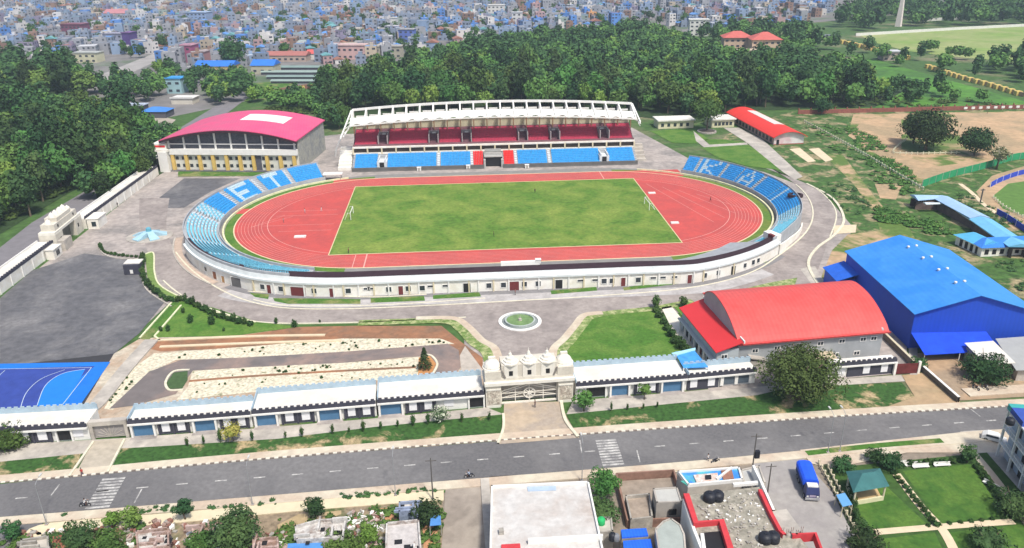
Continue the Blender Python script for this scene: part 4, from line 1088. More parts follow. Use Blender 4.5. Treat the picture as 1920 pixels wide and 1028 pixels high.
# row of dark verge edging outside
t = thing('gate_annex', 'small grey-windowed white annex behind the left wall end near the gate', 'annex', (-134, -30, 0))
b = MB(); b.box(-137.4, -135.0, -31.0, -26.0, 0, 3.0); b.box(-137.5, -134.8, -31.2, -25.8, 3.0, 3.2); b.build('wall', M_wallw, t)
MB().box(-134.99, -134.9, -29.5, -27.5, .8, 2.3).build('window', M_glass, t)
t = thing('gate_annex', 'small white annex with one dark window right of the left stone gate', 'annex', (-135, -2, 0))
b = MB(); b.box(-136.6, -133.0, -3.6, 3.0, 0, 3.4); b.box(-136.8, -132.8, -3.8, 3.2, 3.4, 3.6); b.build('wall', M_wallw, t)
MB().box(-135.2, -133.8, -3.7, -3.61, .9, 2.5).build('window', M_glass, t)

# kiosk on the car park
p = at(252, 512); t = thing('kiosk', 'small black kiosk with a white roof at the edge of the dark car park', 'kiosk', p)
MB(Matrix.Translation(p)).box(-2.1, 2.1, -1.6, 1.8, 0, 3.0).build('wall', M_para, t)
b = MB(Matrix.Translation(p)); b.box(-2.2, 2.2, -.6, 2.6, 3.0, 3.25); b.build('roof', M_roofw, t)
MB(Matrix.Translation(p)).box(-.4, .4, -1.68, -1.6, .5, 1.6).build('sign_plate', M_white, t)

# central round fountain
p = at(975, 604); t = thing('round_fountain', 'round basin with green water and white rim on the roundabout before the gate', 'fountain', p)
b = MB(); b.lathe(p, [(5.3, 0.0), (5.3, .35), (4.5, .38), (4.5, .12)], 40); b.build('rim', M_white, t, False)
b = MB(); b.lathe(p, [(4.48, .13), (4.48, .18)], 40); b.build('walkway', mat('slate_ring', (0.22, 0.25, 0.25), 0.15, 1), t)
b = MB(); b.lathe(p, [(3.75, .15), (3.75, .75), (3.35, .75), (3.35, .3)], 40); b.build('basin_wall', mat('basin_grey', (0.40, 0.45, 0.42), 0.12, 1), t)
b = MB(); b.lathe(p, [(3.33, .30), (3.33, .48)], 40); b.build('water', mat('green_water', (0.17, 0.27, 0.10), 0.2, 0.8, rough=0.25), t)
b = MB(); b.lathe(p, [(.5, .4), (.4, 1.0), (.12, 1.1), (.1, 1.7)], 10); b.build('spout', M_conc_l, t)
# star-shaped fountain at left
p = at(281, 444); t = thing('star_monument', 'pale blue star-shaped monument with sloping wings on the left plaza', 'monument', p)
M_mon = mat('monument_blue', (0.36, 0.56, 0.66), 0.12, 0.8)
b = MB(); b.lathe(p, [(1.3, 0), (1.0, 1.6), (.8, 2.9), (.3, 3.2)], 8); b.build('pillar', mat('monument_teal', (0.12, 0.36, 0.46), 0.1, 1), t)
for k in range(5):
    a = RAD(90 + 72 * k); ca, sa = math.cos(a), math.sin(a)
    f = lambda r, s, z: (p.x + ca * r - sa * s, p.y + sa * r + ca * s, z)
    b = MB(); b.add([f(.7, -.8, 2.0), f(.7, .8, 2.0), f(5.2, 1.5, .55), f(5.2, -1.5, .55), f(.7, -.8, 0), f(.7, .8, 0), f(5.2, 1.5, 0), f(5.2, -1.5, 0)], [(0, 3, 2, 1), (4, 5, 6, 7), (0, 1, 5, 4), (1, 2, 6, 5), (2, 3, 7, 6), (3, 0, 4, 7)])
    b.build('wing', M_mon, t)
b = MB(); b.lathe(p, [(6.2, 0), (6.2, .22), (5.8, .24)], 36, 1.15, 1); b.build('plinth', M_conc_l, t)

# ---- sports hall with pink roof
Mh = Matrix.Translation((-133.5, 68.0, 0)) @ Matrix.Rotation(RAD(-8), 4, 'Z')
t = thing('sports_hall', 'large sports hall with a pink arched roof, glazed front and yellow pilasters', 'sports hall', Mh.translation)
B = lambda: MB(Mh)
LX, DY = 55.0, 37.0
def hz(x): u = (x - LX / 2) / (LX / 2 + 1); return 13.2 + 4.4 * (1 - u * u)
B().box(0, LX, .6, DY, 0, 7.0).build('wall', mat('hall_wall_white', (0.66, 0.65, 0.58), 0.06, 0.8), t)
b = B(); b.box(-.4, LX + .2, -.6, .59, 7.0, 9.3); b.build('white_band', M_white, t)
# gable walls follow the roof
def gable(y0, y1, m_, nm, x0=0.0, x1=LX, zb=7.02, mm=None):
    b = B(); N = 20; vs = []
    pts = [(x0, zb)] + [(x1, zb)] + [(x1 - (x1 - x0) * k / N, hz(x1 - (x1 - x0) * k / N) - .05) for k in range(N + 1)]
    n = len(pts); b.add([(x, y0, z) for x, z in pts] + [(x, y1, z) for x, z in pts], [tuple(range(n)), tuple(range(2 * n - 1, n - 1, -1))] + [(i, n + i, n + (i + 1) % n, (i + 1) % n) for i in range(n)])
    return b.build(nm, m_, t)
gable(.9, 1.4, mat('hall_glazing', (0.085, 0.09, 0.11), 0.35, 1.2, rough=0.3), 'glazing', 1.0, LX - .3, 9.3)
gable(DY - .5, DY, M_conc, 'back_wall')
b = B(); b.box(LX - .5, LX, 1.4, DY - .5, 7.02, 13.1); b.build('side_wall', mat('render_grey', (0.30, 0.31, 0.30), 0.25, 0.7, c2=(0.38, 0.38, 0.33), s2=0.3), t)
b = B(); b.box(LX + .002, LX + .25, 1.2, DY, 0, 13.0); b.build('side_cladding', MATS['render_grey'], t)
b = B(); b.box(0, .5, 1.4, DY - .5, 7.02, 13.1); b.build('side_wall', M_wallw, t)
b = B(); N = 28; secs = []
for k in range(N + 1):
    x = -1.2 + (LX + 2.0) * k / N; z = hz(x)
    secs.append([(x, -2.0, z), (x, DY + 1.2, z), (x, DY + 1.2, z - .3), (x, -2.0, z - .3), (x, -2.0, z)])
b.sweep(secs)
for f in b.f: f.reverse()
b.build('roof', mat('roof_pink', (0.74, 0.088, 0.21), 0.07, 0.5, c2=(0.66, 0.11, 0.22), s2=0.12, rough=0.5, stripe=((1, 0.14, 0), 1.1, 0.06)), t)
b = B(); secs = []
for k in range(11):
    x = LX * .47 + LX * .34 * k / 10; z = hz(x) + .12
    secs.append([(x, 17, z - .1), (x, 17, z), (x, 29, z), (x, 29, z - .1)])
b.sweep(secs)
for f in b.f: f.reverse()
b.build('skylight', M_white, t)
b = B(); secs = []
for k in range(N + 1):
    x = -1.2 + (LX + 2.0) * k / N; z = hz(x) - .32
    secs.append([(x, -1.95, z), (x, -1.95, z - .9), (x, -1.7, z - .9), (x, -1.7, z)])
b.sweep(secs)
b.build('painted_eave_shadow', M_maroon, t)  # near-black strip painted in as the shade below the front eave
for k in range(9):
    x = 1.2 + (LX - 2.6) * k / 8; b = B(); b.box(x, x + .6, .3, .88, 9.3, hz(x) - .5); b.build('mullion', M_white, t)
b = B(); b.box(1.0, LX - .5, .45, .86, 11.0, 11.4); b.build('transom', M_white, t)
nbay = 9
for k in range(nbay + 1):
    x = 2.6 + (LX - 4.2) * k / nbay
    B().box(x - .65, x + .65, -.45, .58, 0, 6.95).build('pilaster', mat('pilaster_yellow', (0.66, 0.46, 0.14), 0.08, 0.8), t)
    if k < nbay:
        xm = x + (LX - 4.2) / nbay / 2
        for z in (1.6, 4.7):
            for dx in (-1.3, 1.3):
                if (k * 7 + int(z)) % 5 == 0 and dx > 0: continue
                B().box(xm + dx - .65, xm + dx + .65, .5, .598, z, z + 1.3).build('window', M_glass, t)
B().box(36.5, 39.5, .35, .597, 0, 6.9).build('entrance', mat('entrance_grey', (0.10, 0.10, 0.12), 0.2, 1), t)
B().box(0, LX, -1.3, .5, 0, .5).build('plinth', M_park, t)
b = B(); b.box(-2.4, 1.4, -2.4, 1.2, 0, 8.4); b.build('corner_block', M_white, t)
b = B(); b.box(-5.5, 2.0, -2.0, 6.0, 8.42, 9.3); b.box(-4.6, 1.0, -1.0, 5.0, 9.3, 11.6); b.build('corner_tower', M_wallw, t)
B().box(-4.7, .6, -1.06, -1.0, 10.1, 10.9).build('red_sign', M_seatred, t)
b = B(); b.slab([(-9.5, -1.5, 4.4), (-2.4, -1.5, 6.2), (-2.4, 8, 6.2), (-9.5, 8, 4.4)], .35); b.build('entrance_canopy', M_white, t)
for y in (-1.2, 7.4): B().box(-8.8, -8.3, y, y + .4, 0, 4.5).build('canopy_post', M_conc_l, t)

# ---- grey hall with red vault
Mr = Matrix.Translation((44.5, -113.0, 0)) @ Matrix.Rotation(RAD(4.8), 4, 'Z')
t = thing('vaulted_hall', 'grey hall with a red vaulted roof and a lower red lean-to on its left side', 'hall', Mr.translation)
B = lambda: MB(Mr)
LX, DY = 33.6, 20.0
M_gw = mat('hall_grey', (0.38, 0.40, 0.41), 0.08, 0.6, c2=(0.33, 0.35, 0.36), s2=0.15)
M_gwl = mat('hall_pale_grey', (0.46, 0.50, 0.51), 0.06, 0.6)
def vz(y): return 6.4 + 5.4 * (1 - abs((y - 14) / 14.6) ** 2.15) if y < 14 else 11.8 - 2.3 * ((y - 14) / 6) ** 2
B().box(0, LX, 0, DY, 0, 6.3).build('wall', M_gw, t)
b = B(); N = 20; pts = [(0, 6.302), (DY, 6.302)] + [(DY - DY * k / N, vz(DY - DY * k / N) - .1) for k in range(N + 1)]; n = len(pts)
b.add([(.0, y, z) for y, z in pts] + [(.4, y, z) for y, z in pts], [tuple(range(n - 1, -1, -1)), tuple(range(n, 2 * n))] + [(i, (i + 1) % n, n + (i + 1) % n, n + i) for i in range(n)]); b.build('gable_wall', M_gw, t)
b = B(); b.add([(LX - .4, y, z) for y, z in pts] + [(LX, y, z) for y, z in pts], [tuple(range(n - 1, -1, -1)), tuple(range(n, 2 * n))] + [(i, (i + 1) % n, n + (i + 1) % n, n + i) for i in range(n)]); b.build('gable_wall', M_gw, t)
b = B(); secs = []; N = 26
for k in range(N + 1):
    y = -.9 + (DY + 1.8) * k / N; z = vz(y) if 0 <= y else 6.25
    z = vz(min(max(y, 0), DY)) - (.35 if y < 0 or y > DY else 0)
    secs.append([(-.12, y, z), (LX + 1.2, y, z), (LX + 1.2, y, z - .22), (-.12, y, z - .22), (-.12, y, z)])
b.sweep(secs); b.build('roof', mat('roof_red', (0.70, 0.082, 0.075), 0.08, 0.6, c2=(0.62, 0.10, 0.09), s2=0.14, rough=0.5, stripe=((1, 0.08, 0), 1.0, 0.10)), t)
# lean-to
b = B(); b.slab([(-5.6, -1.6, 5.6), (.6, -1.2, 7.3), (.6, 21.5, 7.3), (-5.6, 21.0, 5.6)], .2); b.build('lean_to_roof', mat('roof_red_shaded', (0.62, 0.04, 0.045), 0.05, 0.2, rough=0.5), t)  # darker red paints in the shading of the slope turned from the sun
o = B().box(-4.9, -.004, -.6, 20.5, 0, 5.5).build('lean_to_wall', M_gwl, t)
B().box(.62, .9, -1.3, 22.0, 7.0, 7.6).build('flashing', M_white, t)
for k in range(9):
    y = .8 + k * 2.15
    B().box(-5.0, -4.904, y, y + 1.1, .1, 2.5).build('door', M_black if k % 3 else M_door, o)
for y in (1, 4, 7, 10, 13, 16, 19): B().box(-5.9, -5.5, y, y + .3, 0, 3.0).build('veranda_post', M_white, t)
B().box(-6.0, -4.906, -.6, 20.5, 3.0, 3.25).build('veranda_roof', M_gwl, t)
for x, z in ((-3.2, 3.6), (4.0, 4.0), (9.0, 4.2), (14, 4.4), (19, 4.4), (24, 4.5), (29, 4.5), (31.5, 4.5), (23, 1.2), (28, 1.2)):
    y = -.6 if x < 0 else 0
    o2 = B().box(x - .75, x + .75, y - .08, y - .002, z - .2, z + .9).build('window', M_white, t)
    for dx in (-.33, .33): B().box(x + dx - .25, x + dx + .25, y - .12, y - .082, z, z + .7).build('pane', M_glass, o2)
b = B(); b.box(2.6, 6.0, -1.6, -.1, 0, 2.6); b.slab([(2.4, -1.8, 3.6), (6.2, -1.8, 2.6), (6.2, 0, 2.6), (2.4, 0, 3.6)], .2); b.build('stair_annex', M_conc_l, t)
b = B(); b.slab([(15, -3.0, 2.0), (22, -3.0, 2.0), (22, 0, 2.6), (15, 0, 2.6)], .2); b.build('porch_roof', mat('porch_ochre', (0.5, 0.42, 0.30), 0.1, 1), t)
for x in (15.3, 21.5): B().box(x, x + .2, -2.9, -2.7, 0, 2.0).build('porch_post', M_conc_l, t)

# ---- blue hall
Mb = Matrix.Translation((86.4, -107.0, 0)) @ Matrix.Rotation(RAD(-3.2), 4, 'Z')
t = thing('blue_hall', 'big bright blue steel hall with a gabled roof at the right', 'hall', Mb.translation)
B = lambda: MB(Mb)
LX, DY = 27.0, 37.5
M_bw = mat('cladding_royal_blue', (0.015, 0.075, 0.52), 0.05, 0.3, rough=0.6, stripe=((1, 0, 0), 1.0, 0.05))
M_br = mat('roof_azure', (0.035, 0.24, 0.74), 0.06, 0.5, c2=(0.055, 0.28, 0.70), s2=0.12, rough=0.55, stripe=((0.998, -0.056, 0), 1.2, 0.04))
pk = 13.2
b = B(); pts = [(0, 0), (LX, 0), (LX, 9.0), (LX / 2, pk - .1), (0, 9.0)]; n = 5
b.add([(x, 0, z) for x, z in pts] + [(x, DY, z) for x, z in pts], [tuple(range(n)), tuple(range(2 * n - 1, n - 1, -1))] + [(i, n + i, n + (i + 1) % n, (i + 1) % n) for i in range(n)])
b.build('wall', M_bw, t)
for sg in (0, 1):
    b = B()
    if sg == 0: b.slab([(-.5, -.7, 8.95), (LX / 2, -.7, pk + .1), (LX / 2, DY + .6, pk + .1), (-.5, DY + .6, 8.95)], .14)
    else: b.slab([(LX / 2, -.7, pk + .1), (LX + .5, -.7, 8.95), (LX + .5, DY + .6, 8.95), (LX / 2, DY + .6, pk + .1)], .14)
    b.build('roof_slope', M_br, t)
for k in range(4):
    y = 7 + k * 7.6
    for dx in (-1.6, .4):
        b = B(); b.lathe((LX / 2 + dx, y, pk - .3 - abs(dx) * .2), [(.22, 0), (.22, .45), (.36, .5), (.32, .75), (.08, .85)], 10); b.build('roof_vent', M_white, t)
b = B(); b.slab([(-5.5, 29, 4.2), (0, 29, 6.0), (0, 38.5, 6.0), (-5.5, 38.5, 4.2)], .15); b.build('side_canopy', mat('tarp_royal', (0.02, 0.13, 0.62), 0.1, 0.6), t)
B().box(-5.0, -.01, 30, 38, 0, 4.1).build('side_annex', M_bw, t)
B().box(.2, .9, -.06, 0, 4.0, 4.3) if False else None
b = B(); b.slab([(0, -7.0, 2.2), (17, -6.0, 2.4), (17, -.02, 4.0), (0, -.02, 4.0)], .12); b.build('front_awning', mat('tarp_ultramarine', (0.012, 0.07, 0.66), 0.15, 0.5), t)
for x in (.3, 8, 16.6): B().box(x, x + .15, -6.4, -6.25, 0, 2.3).build('awning_post', M_white, t)
# shed with pale roof
p0 = at(1812, 650, 3.4)
for nm, lab, q, m_, zt in (('open_shed', 'white-roofed open shed standing in front of the blue hall', [(1808, 645), (1862, 641), (1905, 678), (1850, 682)], M_roofw, 3.6), ('open_shed', 'grey-roofed shed at the right frame edge beside the white-roofed one', [(1866, 637), (1990, 628), (2040, 690), (1906, 692)], mat('roof_dull_grey', (0.36, 0.37, 0.36), 0.08, 0.5), 3.4)):
    ps = [at(x, y, zt) for x, y in q][::-1]; c = sum(ps, Vector()) / 4
    t = thing(nm, lab, 'shed', (c.x, c.y, 0))
    MB().slab([(ps[0].x, ps[0].y, zt - .3), (ps[1].x, ps[1].y, zt - .3), (ps[2].x, ps[2].y, zt + .25), (ps[3].x, ps[3].y, zt + .25)], .14).build('roof', m_, t)
    ins = [c + (p - c) * .9 for p in ps]
    MB().prism([(p.x, p.y) for p in ins], 0, zt - .5).build('wall', M_conc_l, t)
    q_ = ins[0] + (ins[1] - ins[0]) * .3; MB().box(q_.x - .5, q_.x + .5, q_.y - .12, q_.y - .02, .1, 2.1).build('door', M_para, t)
# dark red gate and boundary wall by the blue hall
p = at(1700, 702); t = thing('steel_gate', 'dark red steel gate between the shop row and the brown yard', 'gate', p)
b = MB(Matrix.Translation(p)); b.box(-2.6, 2.2, 0, .12, .2, 2.6); b.build('gate_leaf', mat('gate_red', (0.14, 0.03, 0.03), 0.3, 1), t)
for x in (-3.1, 2.2): MB(Matrix.Translation(p)).box(x, x + .5, -.2, .3, 0, 3.0).build('pier', M_wallw, t)
def lowwall(name, lab, cat, pts, wd, h, m_, post=None, pm=None, px=True, top=None, grp=None):
    path = [tuple(at(*p)[:2]) for p in pts] if px else pts
    t = thing(name, lab, cat, (*path[0], 0), grp)
    b = ribbon(path, wd, 0, h); b.build('wall', m_, t)
    if top: ribbon(path, wd + .14, h + .002, h + .14).build('coping', top, t)
    if post:
        for x, y, a in along(path, post[0]): b2 = MB(); b2.obox((x, y), post[1], post[1], 0, h + post[2], a); b2.build('post', pm or m_, t)
    return t
lowwall('boundary_wall', 'low dark wall with white coping running from the red gate to the street', 'wall', [(1726, 694), (1796, 756)], .4, 1.3, mat('wall_dark_stone', (0.13, 0.12, 0.10), 0.2, 1), top=M_white)
lowwall('boundary_wall', 'low cream-topped wall between the grey hall and the blue hall', 'wall', [(1655, 634), (1712, 690)], .4, 1.6, mat('wall_brown_stone', (0.20, 0.16, 0.13), 0.2, 1), top=M_cream)
# ================================================================== VEGETATION
def leafmat(name, a, b_, rnd=0.38):
    return mat(name, a, 0.35, 0.9, c2=b_, s2=0.22, t=(0.40, 0.60), rnd=rnd, rough=0.7, spec=0.15)
M_leaf = leafmat('leaves_green', (0.058, 0.13, 0.03), (0.095, 0.18, 0.04))
M_leafd = leafmat('leaves_dark', (0.030, 0.074, 0.026), (0.05, 0.105, 0.032))
M_leafo = leafmat('leaves_olive', (0.055, 0.085, 0.022), (0.075, 0.11, 0.03), 0.1)
M_leafy = leafmat('leaves_light', (0.11, 0.20, 0.03), (0.16, 0.25, 0.05), 0.15)
M_shrub = leafmat('leaves_shrub', (0.03, 0.07, 0.02), (0.05, 0.10, 0.025), 0.2)
M_bark = mat('bark', (0.16, 0.12, 0.085), 0.25, 2)
R5 = random.Random(11)
def ico(sub):
    bm = bmesh.new(); bmesh.ops.create_icosphere(bm, subdivisions=sub, radius=1.0)
    vs = [v.co.copy() for v in bm.verts]; fs = [[v.index for v in f.verts] for f in bm.faces]; bm.free(); return vs, fs
ICO2, ICO1 = ico(2), ico(1)
def crown(b, c, rx, ry, rz, nl, nq, qs, rr, flat=0.0, lobe=0.42, core=0.72):
    """uneven crown: lobes scattered in an ellipsoid, each wrapped in leaf clumps, round a dark knobbly core"""
    c = Vector(c); lobes = []
    for k in range(nl):
        # fibonacci with jitter, a little inside the envelope
        z = 1 - 2 * (k + .5) / nl; a = k * 2.39996 + rr.uniform(-.4, .4); r = math.sqrt(1 - z * z)
        q = rr.uniform(.52, .80)
        if z < -.45: q *= .8
        lobes.append((Vector((math.cos(a) * r * rx * q, math.sin(a) * r * ry * q, z * rz * q)), rr.uniform(.75, 1.25) * lobe))
    lobes.append((Vector((0, 0, rz * .2)), lobe * 1.5))
    vs, fs = ICO2
    off = Vector((rr.uniform(0, 99), 0, 0))
    b.add([c + Vector((v.x * rx, v.y * ry, v.z * rz)) * (core * (0.85 + 0.3 * mnoise.noise(v * 1.7 + off))) for v in vs], fs)
    m = (rx + ry + rz) / 3
    for lc, lr in lobes:
        for j in range(nq):
            d = Vector((rr.gauss(0, 1), rr.gauss(0, 1), rr.gauss(.35, 1))).normalized()
            p = c + lc + Vector((d.x * lr * rx, d.y * lr * ry, d.z * lr * rz)) * rr.uniform(.7, 1.08)
            n = (d + Vector((rr.gauss(0, .34), rr.gauss(0, .34), rr.gauss(.2, .34)))).normalized()
            t = n.cross(Vector((rr.gauss(0, 1), rr.gauss(0, 1), rr.gauss(0, 1)))).normalized(); u = n.cross(t)
            s = qs * rr.uniform(.55, 1.35); s2 = s * rr.uniform(.5, 1.0)
            b.add([p - t * s, p - u * s2 * .8 + t * s * .1, p + t * s, p + u * s2], [(0, 1, 2, 3)])
def trunk(b, h, r, lean, rr, limbs=4, spread=2.0, top=None):
    top = top or h
    pts = [(0, 0, 0), (lean * .3, 0, h * .35), (lean * .8, lean * .2, h * .7), (lean, lean * .3, h)]
    b.tube(pts, [r * 1.35, r, r * .75, r * .4], 7)
    for k in range(limbs):
        a = 2 * math.pi * k / limbs + rr.uniform(-.4, .4); z0 = h * rr.uniform(.45, .7)
        b.tube([(lean * .6, 0, z0), (math.cos(a) * spread * .5, math.sin(a) * spread * .5, z0 + spread * .6), (math.cos(a) * spread, math.sin(a) * spread, z0 + spread * 1.3)], [r * .5, r * .35, r * .15], 5)

# prototypes for woods (one mesh each: crown and trunk too small to tell apart)
def woods_proto(i, rx, rz, h, nl, nq, qs, m_):
    rr = random.Random(100 + i); b = MB(); b.k = 0
    crown(b, (0, 0, h - rz), rx, rx * rr.uniform(.85, 1.1), rz, nl, nq, qs, rr)
    b.k = 1
    b.tube([(0, 0, 0), (.2, 0, h - rz)], [.35, .2], 6)
    o = b.build('broadleaf_tree', [m_, M_bark]); return o
WP = [woods_proto(0, 6.2, 5.6, 14, 16, 55, .75, M_leaf), woods_proto(1, 5.0, 6.4, 15, 14, 55, .7, M_leafd), woods_proto(2, 7.0, 5.4, 13, 18, 55, .8, M_leaf),
      woods_proto(3, 4.2, 6.8, 16, 13, 50, .65, M_leafd), woods_proto(4, 5.6, 5.0, 12, 15, 52, .7, M_leaf), woods_proto(5, 6.0, 6.6, 16, 18, 55, .75, M_leafd),
      woods_proto(6, 5.2, 4.8, 11.5, 15, 50, .68, M_leafy)]
KIND = ['broad mid-green', 'tall dark green', 'wide mid-green', 'slender dark green', 'rounded green', 'big dark green', 'pale green']
for o in WP: col.objects.unlink(o)
def inpoly(p, poly):
    c = False; n = len(poly)
    for i in range(n):
        a, q = poly[i], poly[(i + 1) % n]
        if (a[1] > p[1]) != (q[1] > p[1]) and p[0] < (q[0] - a[0]) * (p[1] - a[1]) / (q[1] - a[1]) + a[0]: c = not c
    return c
WOODPTS = []
def scatter(polypx, sp, where, weights, smin=.8, smax=1.2, avoid=()):
    poly = [tuple(at(*p)[:2]) for p in polypx]; av = [[tuple(at(*p)[:2]) for p in a] for a in avoid]
    xs = [p[0] for p in poly]; ys = [p[1] for p in poly]; out = []
    y = min(ys); row = 0
    while y < max(ys):
        x = min(xs) + (row % 2) * sp / 2
        while x < max(xs):
            p = (x + R5.uniform(-.38, .38) * sp, y + R5.uniform(-.38, .38) * sp)
            if inpoly(p, poly) and not any(inpoly(p, a) for a in av):
                out.append((p, R5.choices(range(len(WP)), weights)[0], R5.uniform(smin, smax), R5.uniform(0, 6.28), where))
            x += sp
        y += sp * .87; row += 1
    WOODPTS.extend(out)
scatter([(600, 214), (640, 213), (900, 208), (1195, 214), (1240, 216), (1300, 226), (1400, 205), (1500, 203), (1560, 200), (1600, 196), (1640, 165), (1600, 140), (1480, 128), (1420, 128), (1360, 118), (1290, 88), (1180, 60), (1100, 78), (1000, 85), (900, 96), (780, 128), (730, 140), (620, 170), (585, 200)], 10.2, 'behind the grandstand', [3, 3, 3, 2, 3, 3, 2], avoid=[[(1360, 122), (1470, 118), (1465, 96), (1360, 92)]])
scatter([(0, 440), (120, 374), (235, 316), (292, 272), (260, 240), (150, 222), (100, 214), (-60, 212), (-120, 300), (-120, 420)], 9.6, 'left of the white compound wall', [3, 4, 3, 2, 2, 3, .5], .75, 1.15)
scatter([(-100, 218), (0, 212), (110, 205), (160, 190), (168, 165), (120, 140), (60, 130), (-100, 130)], 12.5, 'at the left edge behind', [3, 4, 3, 2, 2, 3, .3], .9, 1.4)
scatter([(640, 215), (500, 206), (480, 190), (560, 188), (600, 200)], 10, 'between the pink roof and the wood', [3, 1, 3, 1, 3, 1, 3], .6, .9)
scatter([(255, 170), (300, 162), (300, 195), (260, 200), (190, 200), (210, 180)], 12, 'among the sheds', [1, 3, 1, 2, 1, 2, 0], .7, 1.0)
scatter([(350, 165), (450, 160), (500, 190), (420, 200), (350, 190)], 13, 'among the sheds', [1, 3, 1, 2, 1, 2, 1], .7, 1.0)
scatter([(170, 140), (330, 128), (360, 140), (480, 155), (490, 176), (430, 168), (330, 172), (250, 165), (180, 178), (150, 160)], 16, 'among the sheds', [1, 3, 1, 2, 2, 2, 1], .55, .9, avoid=[[(160, 158), (320, 92), (330, 110), (250, 150), (180, 165)]])
scatter([(165, 388), (200, 376), (300, 318), (345, 262), (300, 262), (240, 300), (140, 360)], 7.6, 'left of the white compound wall', [2, 4, 2, 3, 2, 2, .5], .55, .85)
scatter([(592, 226), (648, 216), (642, 246), (606, 254)], 8.5, 'between the pink roof and the wood', [2, 3, 1, 3, 1, 3, 0], .7, 1.0)
scatter([(180, 165), (250, 172), (300, 180), (310, 188), (190, 190)], 15, 'among the sheds', [1, 2, 1, 2, 2, 2, 1], .5, .85)
scatter([(395, 120), (450, 125), (450, 140), (405, 140)], 16, 'among the sheds', [1, 3, 1, 2, 1, 2, 0], 1.1, 1.5)
scatter([(1480, 150), (1720, 170), (1920, 200), (1640, 206), (1500, 204)], 15.5, 'in the glade', [3, 2, 2, 3, 3, 2, 2], .6, 1.0)
scatter([(1290, 74), (1380, 62), (1520, 66), (1560, 92), (1490, 112), (1440, 100), (1350, 90)], 17, 'by the red-roofed quarters', [3, 3, 2, 3, 3, 2, 0], .9, 1.2)
scatter([(1620, 22), (1920, 12), (2000, 30), (1920, 48), (1620, 60), (1560, 50)], 19, 'along the far meadow', [2, 3, 2, 3, 2, 3, 0], 1.0, 1.5, avoid=[[(1655, 70), (1712, 70), (1712, 40), (1655, 40)]])
scatter([(1560, 90), (1760, 118), (1920, 150), (1920, 166), (1740, 136), (1580, 110)], 24, 'along the lane to the right', [2, 3, 2, 3, 2, 2, 1], .7, 1.0)
scatter([(1840, 122), (2000, 118), (2000, 158), (1900, 158)], 14, 'at the right edge', [2, 3, 2, 2, 2, 3, 0], .9, 1.2)
for px, py, s in ((1740, 100, .9), (1750, 98, .8), (1778, 108, .7), (1795, 112, .9), (1812, 113, .8)): WOODPTS.append((tuple(at(px, py)[:2]), 4, s, px, 'on the far meadow'))
def dist(e): return (Vector((e[0][0], e[0][1], 0)) - CAM).length
# nearest of each stand as trees of their own, the rest of the woods as one mass
WOODPTS.sort(key=lambda e: dist(e) / (e[2] * 6))
rest = MB()
lowP = []
for i in range(len(WP)):
    rr = random.Random(200 + i); pb = MB(); rx, rz, h = [(6.2, 5.6, 14), (5.0, 6.4, 15), (7.0, 5.4, 13), (4.2, 6.8, 16), (5.6, 5.0, 12), (6.0, 6.6, 16), (5.2, 4.8, 11.5)][i]
    crown(pb, (0, 0, h - rz), rx, rx, rz, 13, 20, 1.15, rr); lowP.append(pb)
n_ind = 0
for k, (p, i, s, a, where) in enumerate(WOODPTS):
    if k < 285:
        o = WP[i].copy(); col.objects.link(o)
        o.location = (p[0], p[1], 0); o.rotation_euler = (0, 0, a); o.scale = (s, s * R5.uniform(.85, 1.1), s * R5.uniform(.82, 1.38))
        tag(o, '%s broadleaf tree in the wood %s' % (KIND[i], where), 'tree', 'trees %s' % where); n_ind += 1
    else:
        rest.M = Matrix.Translation((p[0], p[1], 0)) @ Matrix.Rotation(a, 4, 'Z') @ Matrix.Diagonal((s, s, s, 1))
        rest.k = {0: 0, 1: 1, 2: 0, 3: 1, 4: 0, 5: 1, 6: 2}[i]
        rest.add(lowP[i].v, lowP[i].f)
rest.M = None
tag(rest.build('woodland', [M_leaf, M_leafd, M_leafy]), 'far green woodland behind the grandstand merging into one mass', 'woodland', None, 'stuff')
# undergrowth so no bare ground shows between the trunks
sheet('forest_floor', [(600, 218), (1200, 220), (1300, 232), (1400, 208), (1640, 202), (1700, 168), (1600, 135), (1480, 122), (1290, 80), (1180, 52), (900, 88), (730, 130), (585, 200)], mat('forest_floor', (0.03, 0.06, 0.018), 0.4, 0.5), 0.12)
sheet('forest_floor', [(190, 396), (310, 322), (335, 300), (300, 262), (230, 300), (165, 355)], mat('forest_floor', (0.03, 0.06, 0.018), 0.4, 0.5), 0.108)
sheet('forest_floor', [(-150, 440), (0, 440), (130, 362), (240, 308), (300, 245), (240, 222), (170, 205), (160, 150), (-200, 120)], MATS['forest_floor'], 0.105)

# individually built trees with trunk and crown
def tree(px, py, h, rx, rz, label, m_=M_leaf, nl=16, nq=110, qs=.35, name='broadleaf_tree', limbs=4, grp=None, cz=None, sq=1.0, tr=.35, seed=None):
    p = at(px, py); rr = random.Random(seed or int(px * 7 + py)); t = thing(name, label, 'tree', p, grp)
    b = MB(); trunk(b, (cz or h - rz), tr, rr.uniform(-.4, .4), rr, limbs, rx * .6)
    b.v = [(v[0] + p.x, v[1] + p.y, v[2]) for v in b.v]; b.build('trunk', M_bark, t, True)
    b = MB(); crown(b, (p.x, p.y, cz or h - rz), rx, rx * sq, rz, nl, nq, qs, rr); b.build('crown', m_, t)
    return t
tree(1494, 748, 11.2, 7.9, 5.3, 'very large round dark tree between the street and the shop row', M_leafo, 34, 330, .26, limbs=7, tr=.6)
tree(1735, 282, 17.5, 10.5, 8.0, 'huge dark spreading tree on the fenced plot in the dirt field', M_leafd, 30, 150, .5, limbs=6, tr=.6)
tree(1712, 270, 15, 6.5, 6.5, 'dark tree merging with the left side of the huge field tree', M_leafd, 18, 120, .5)
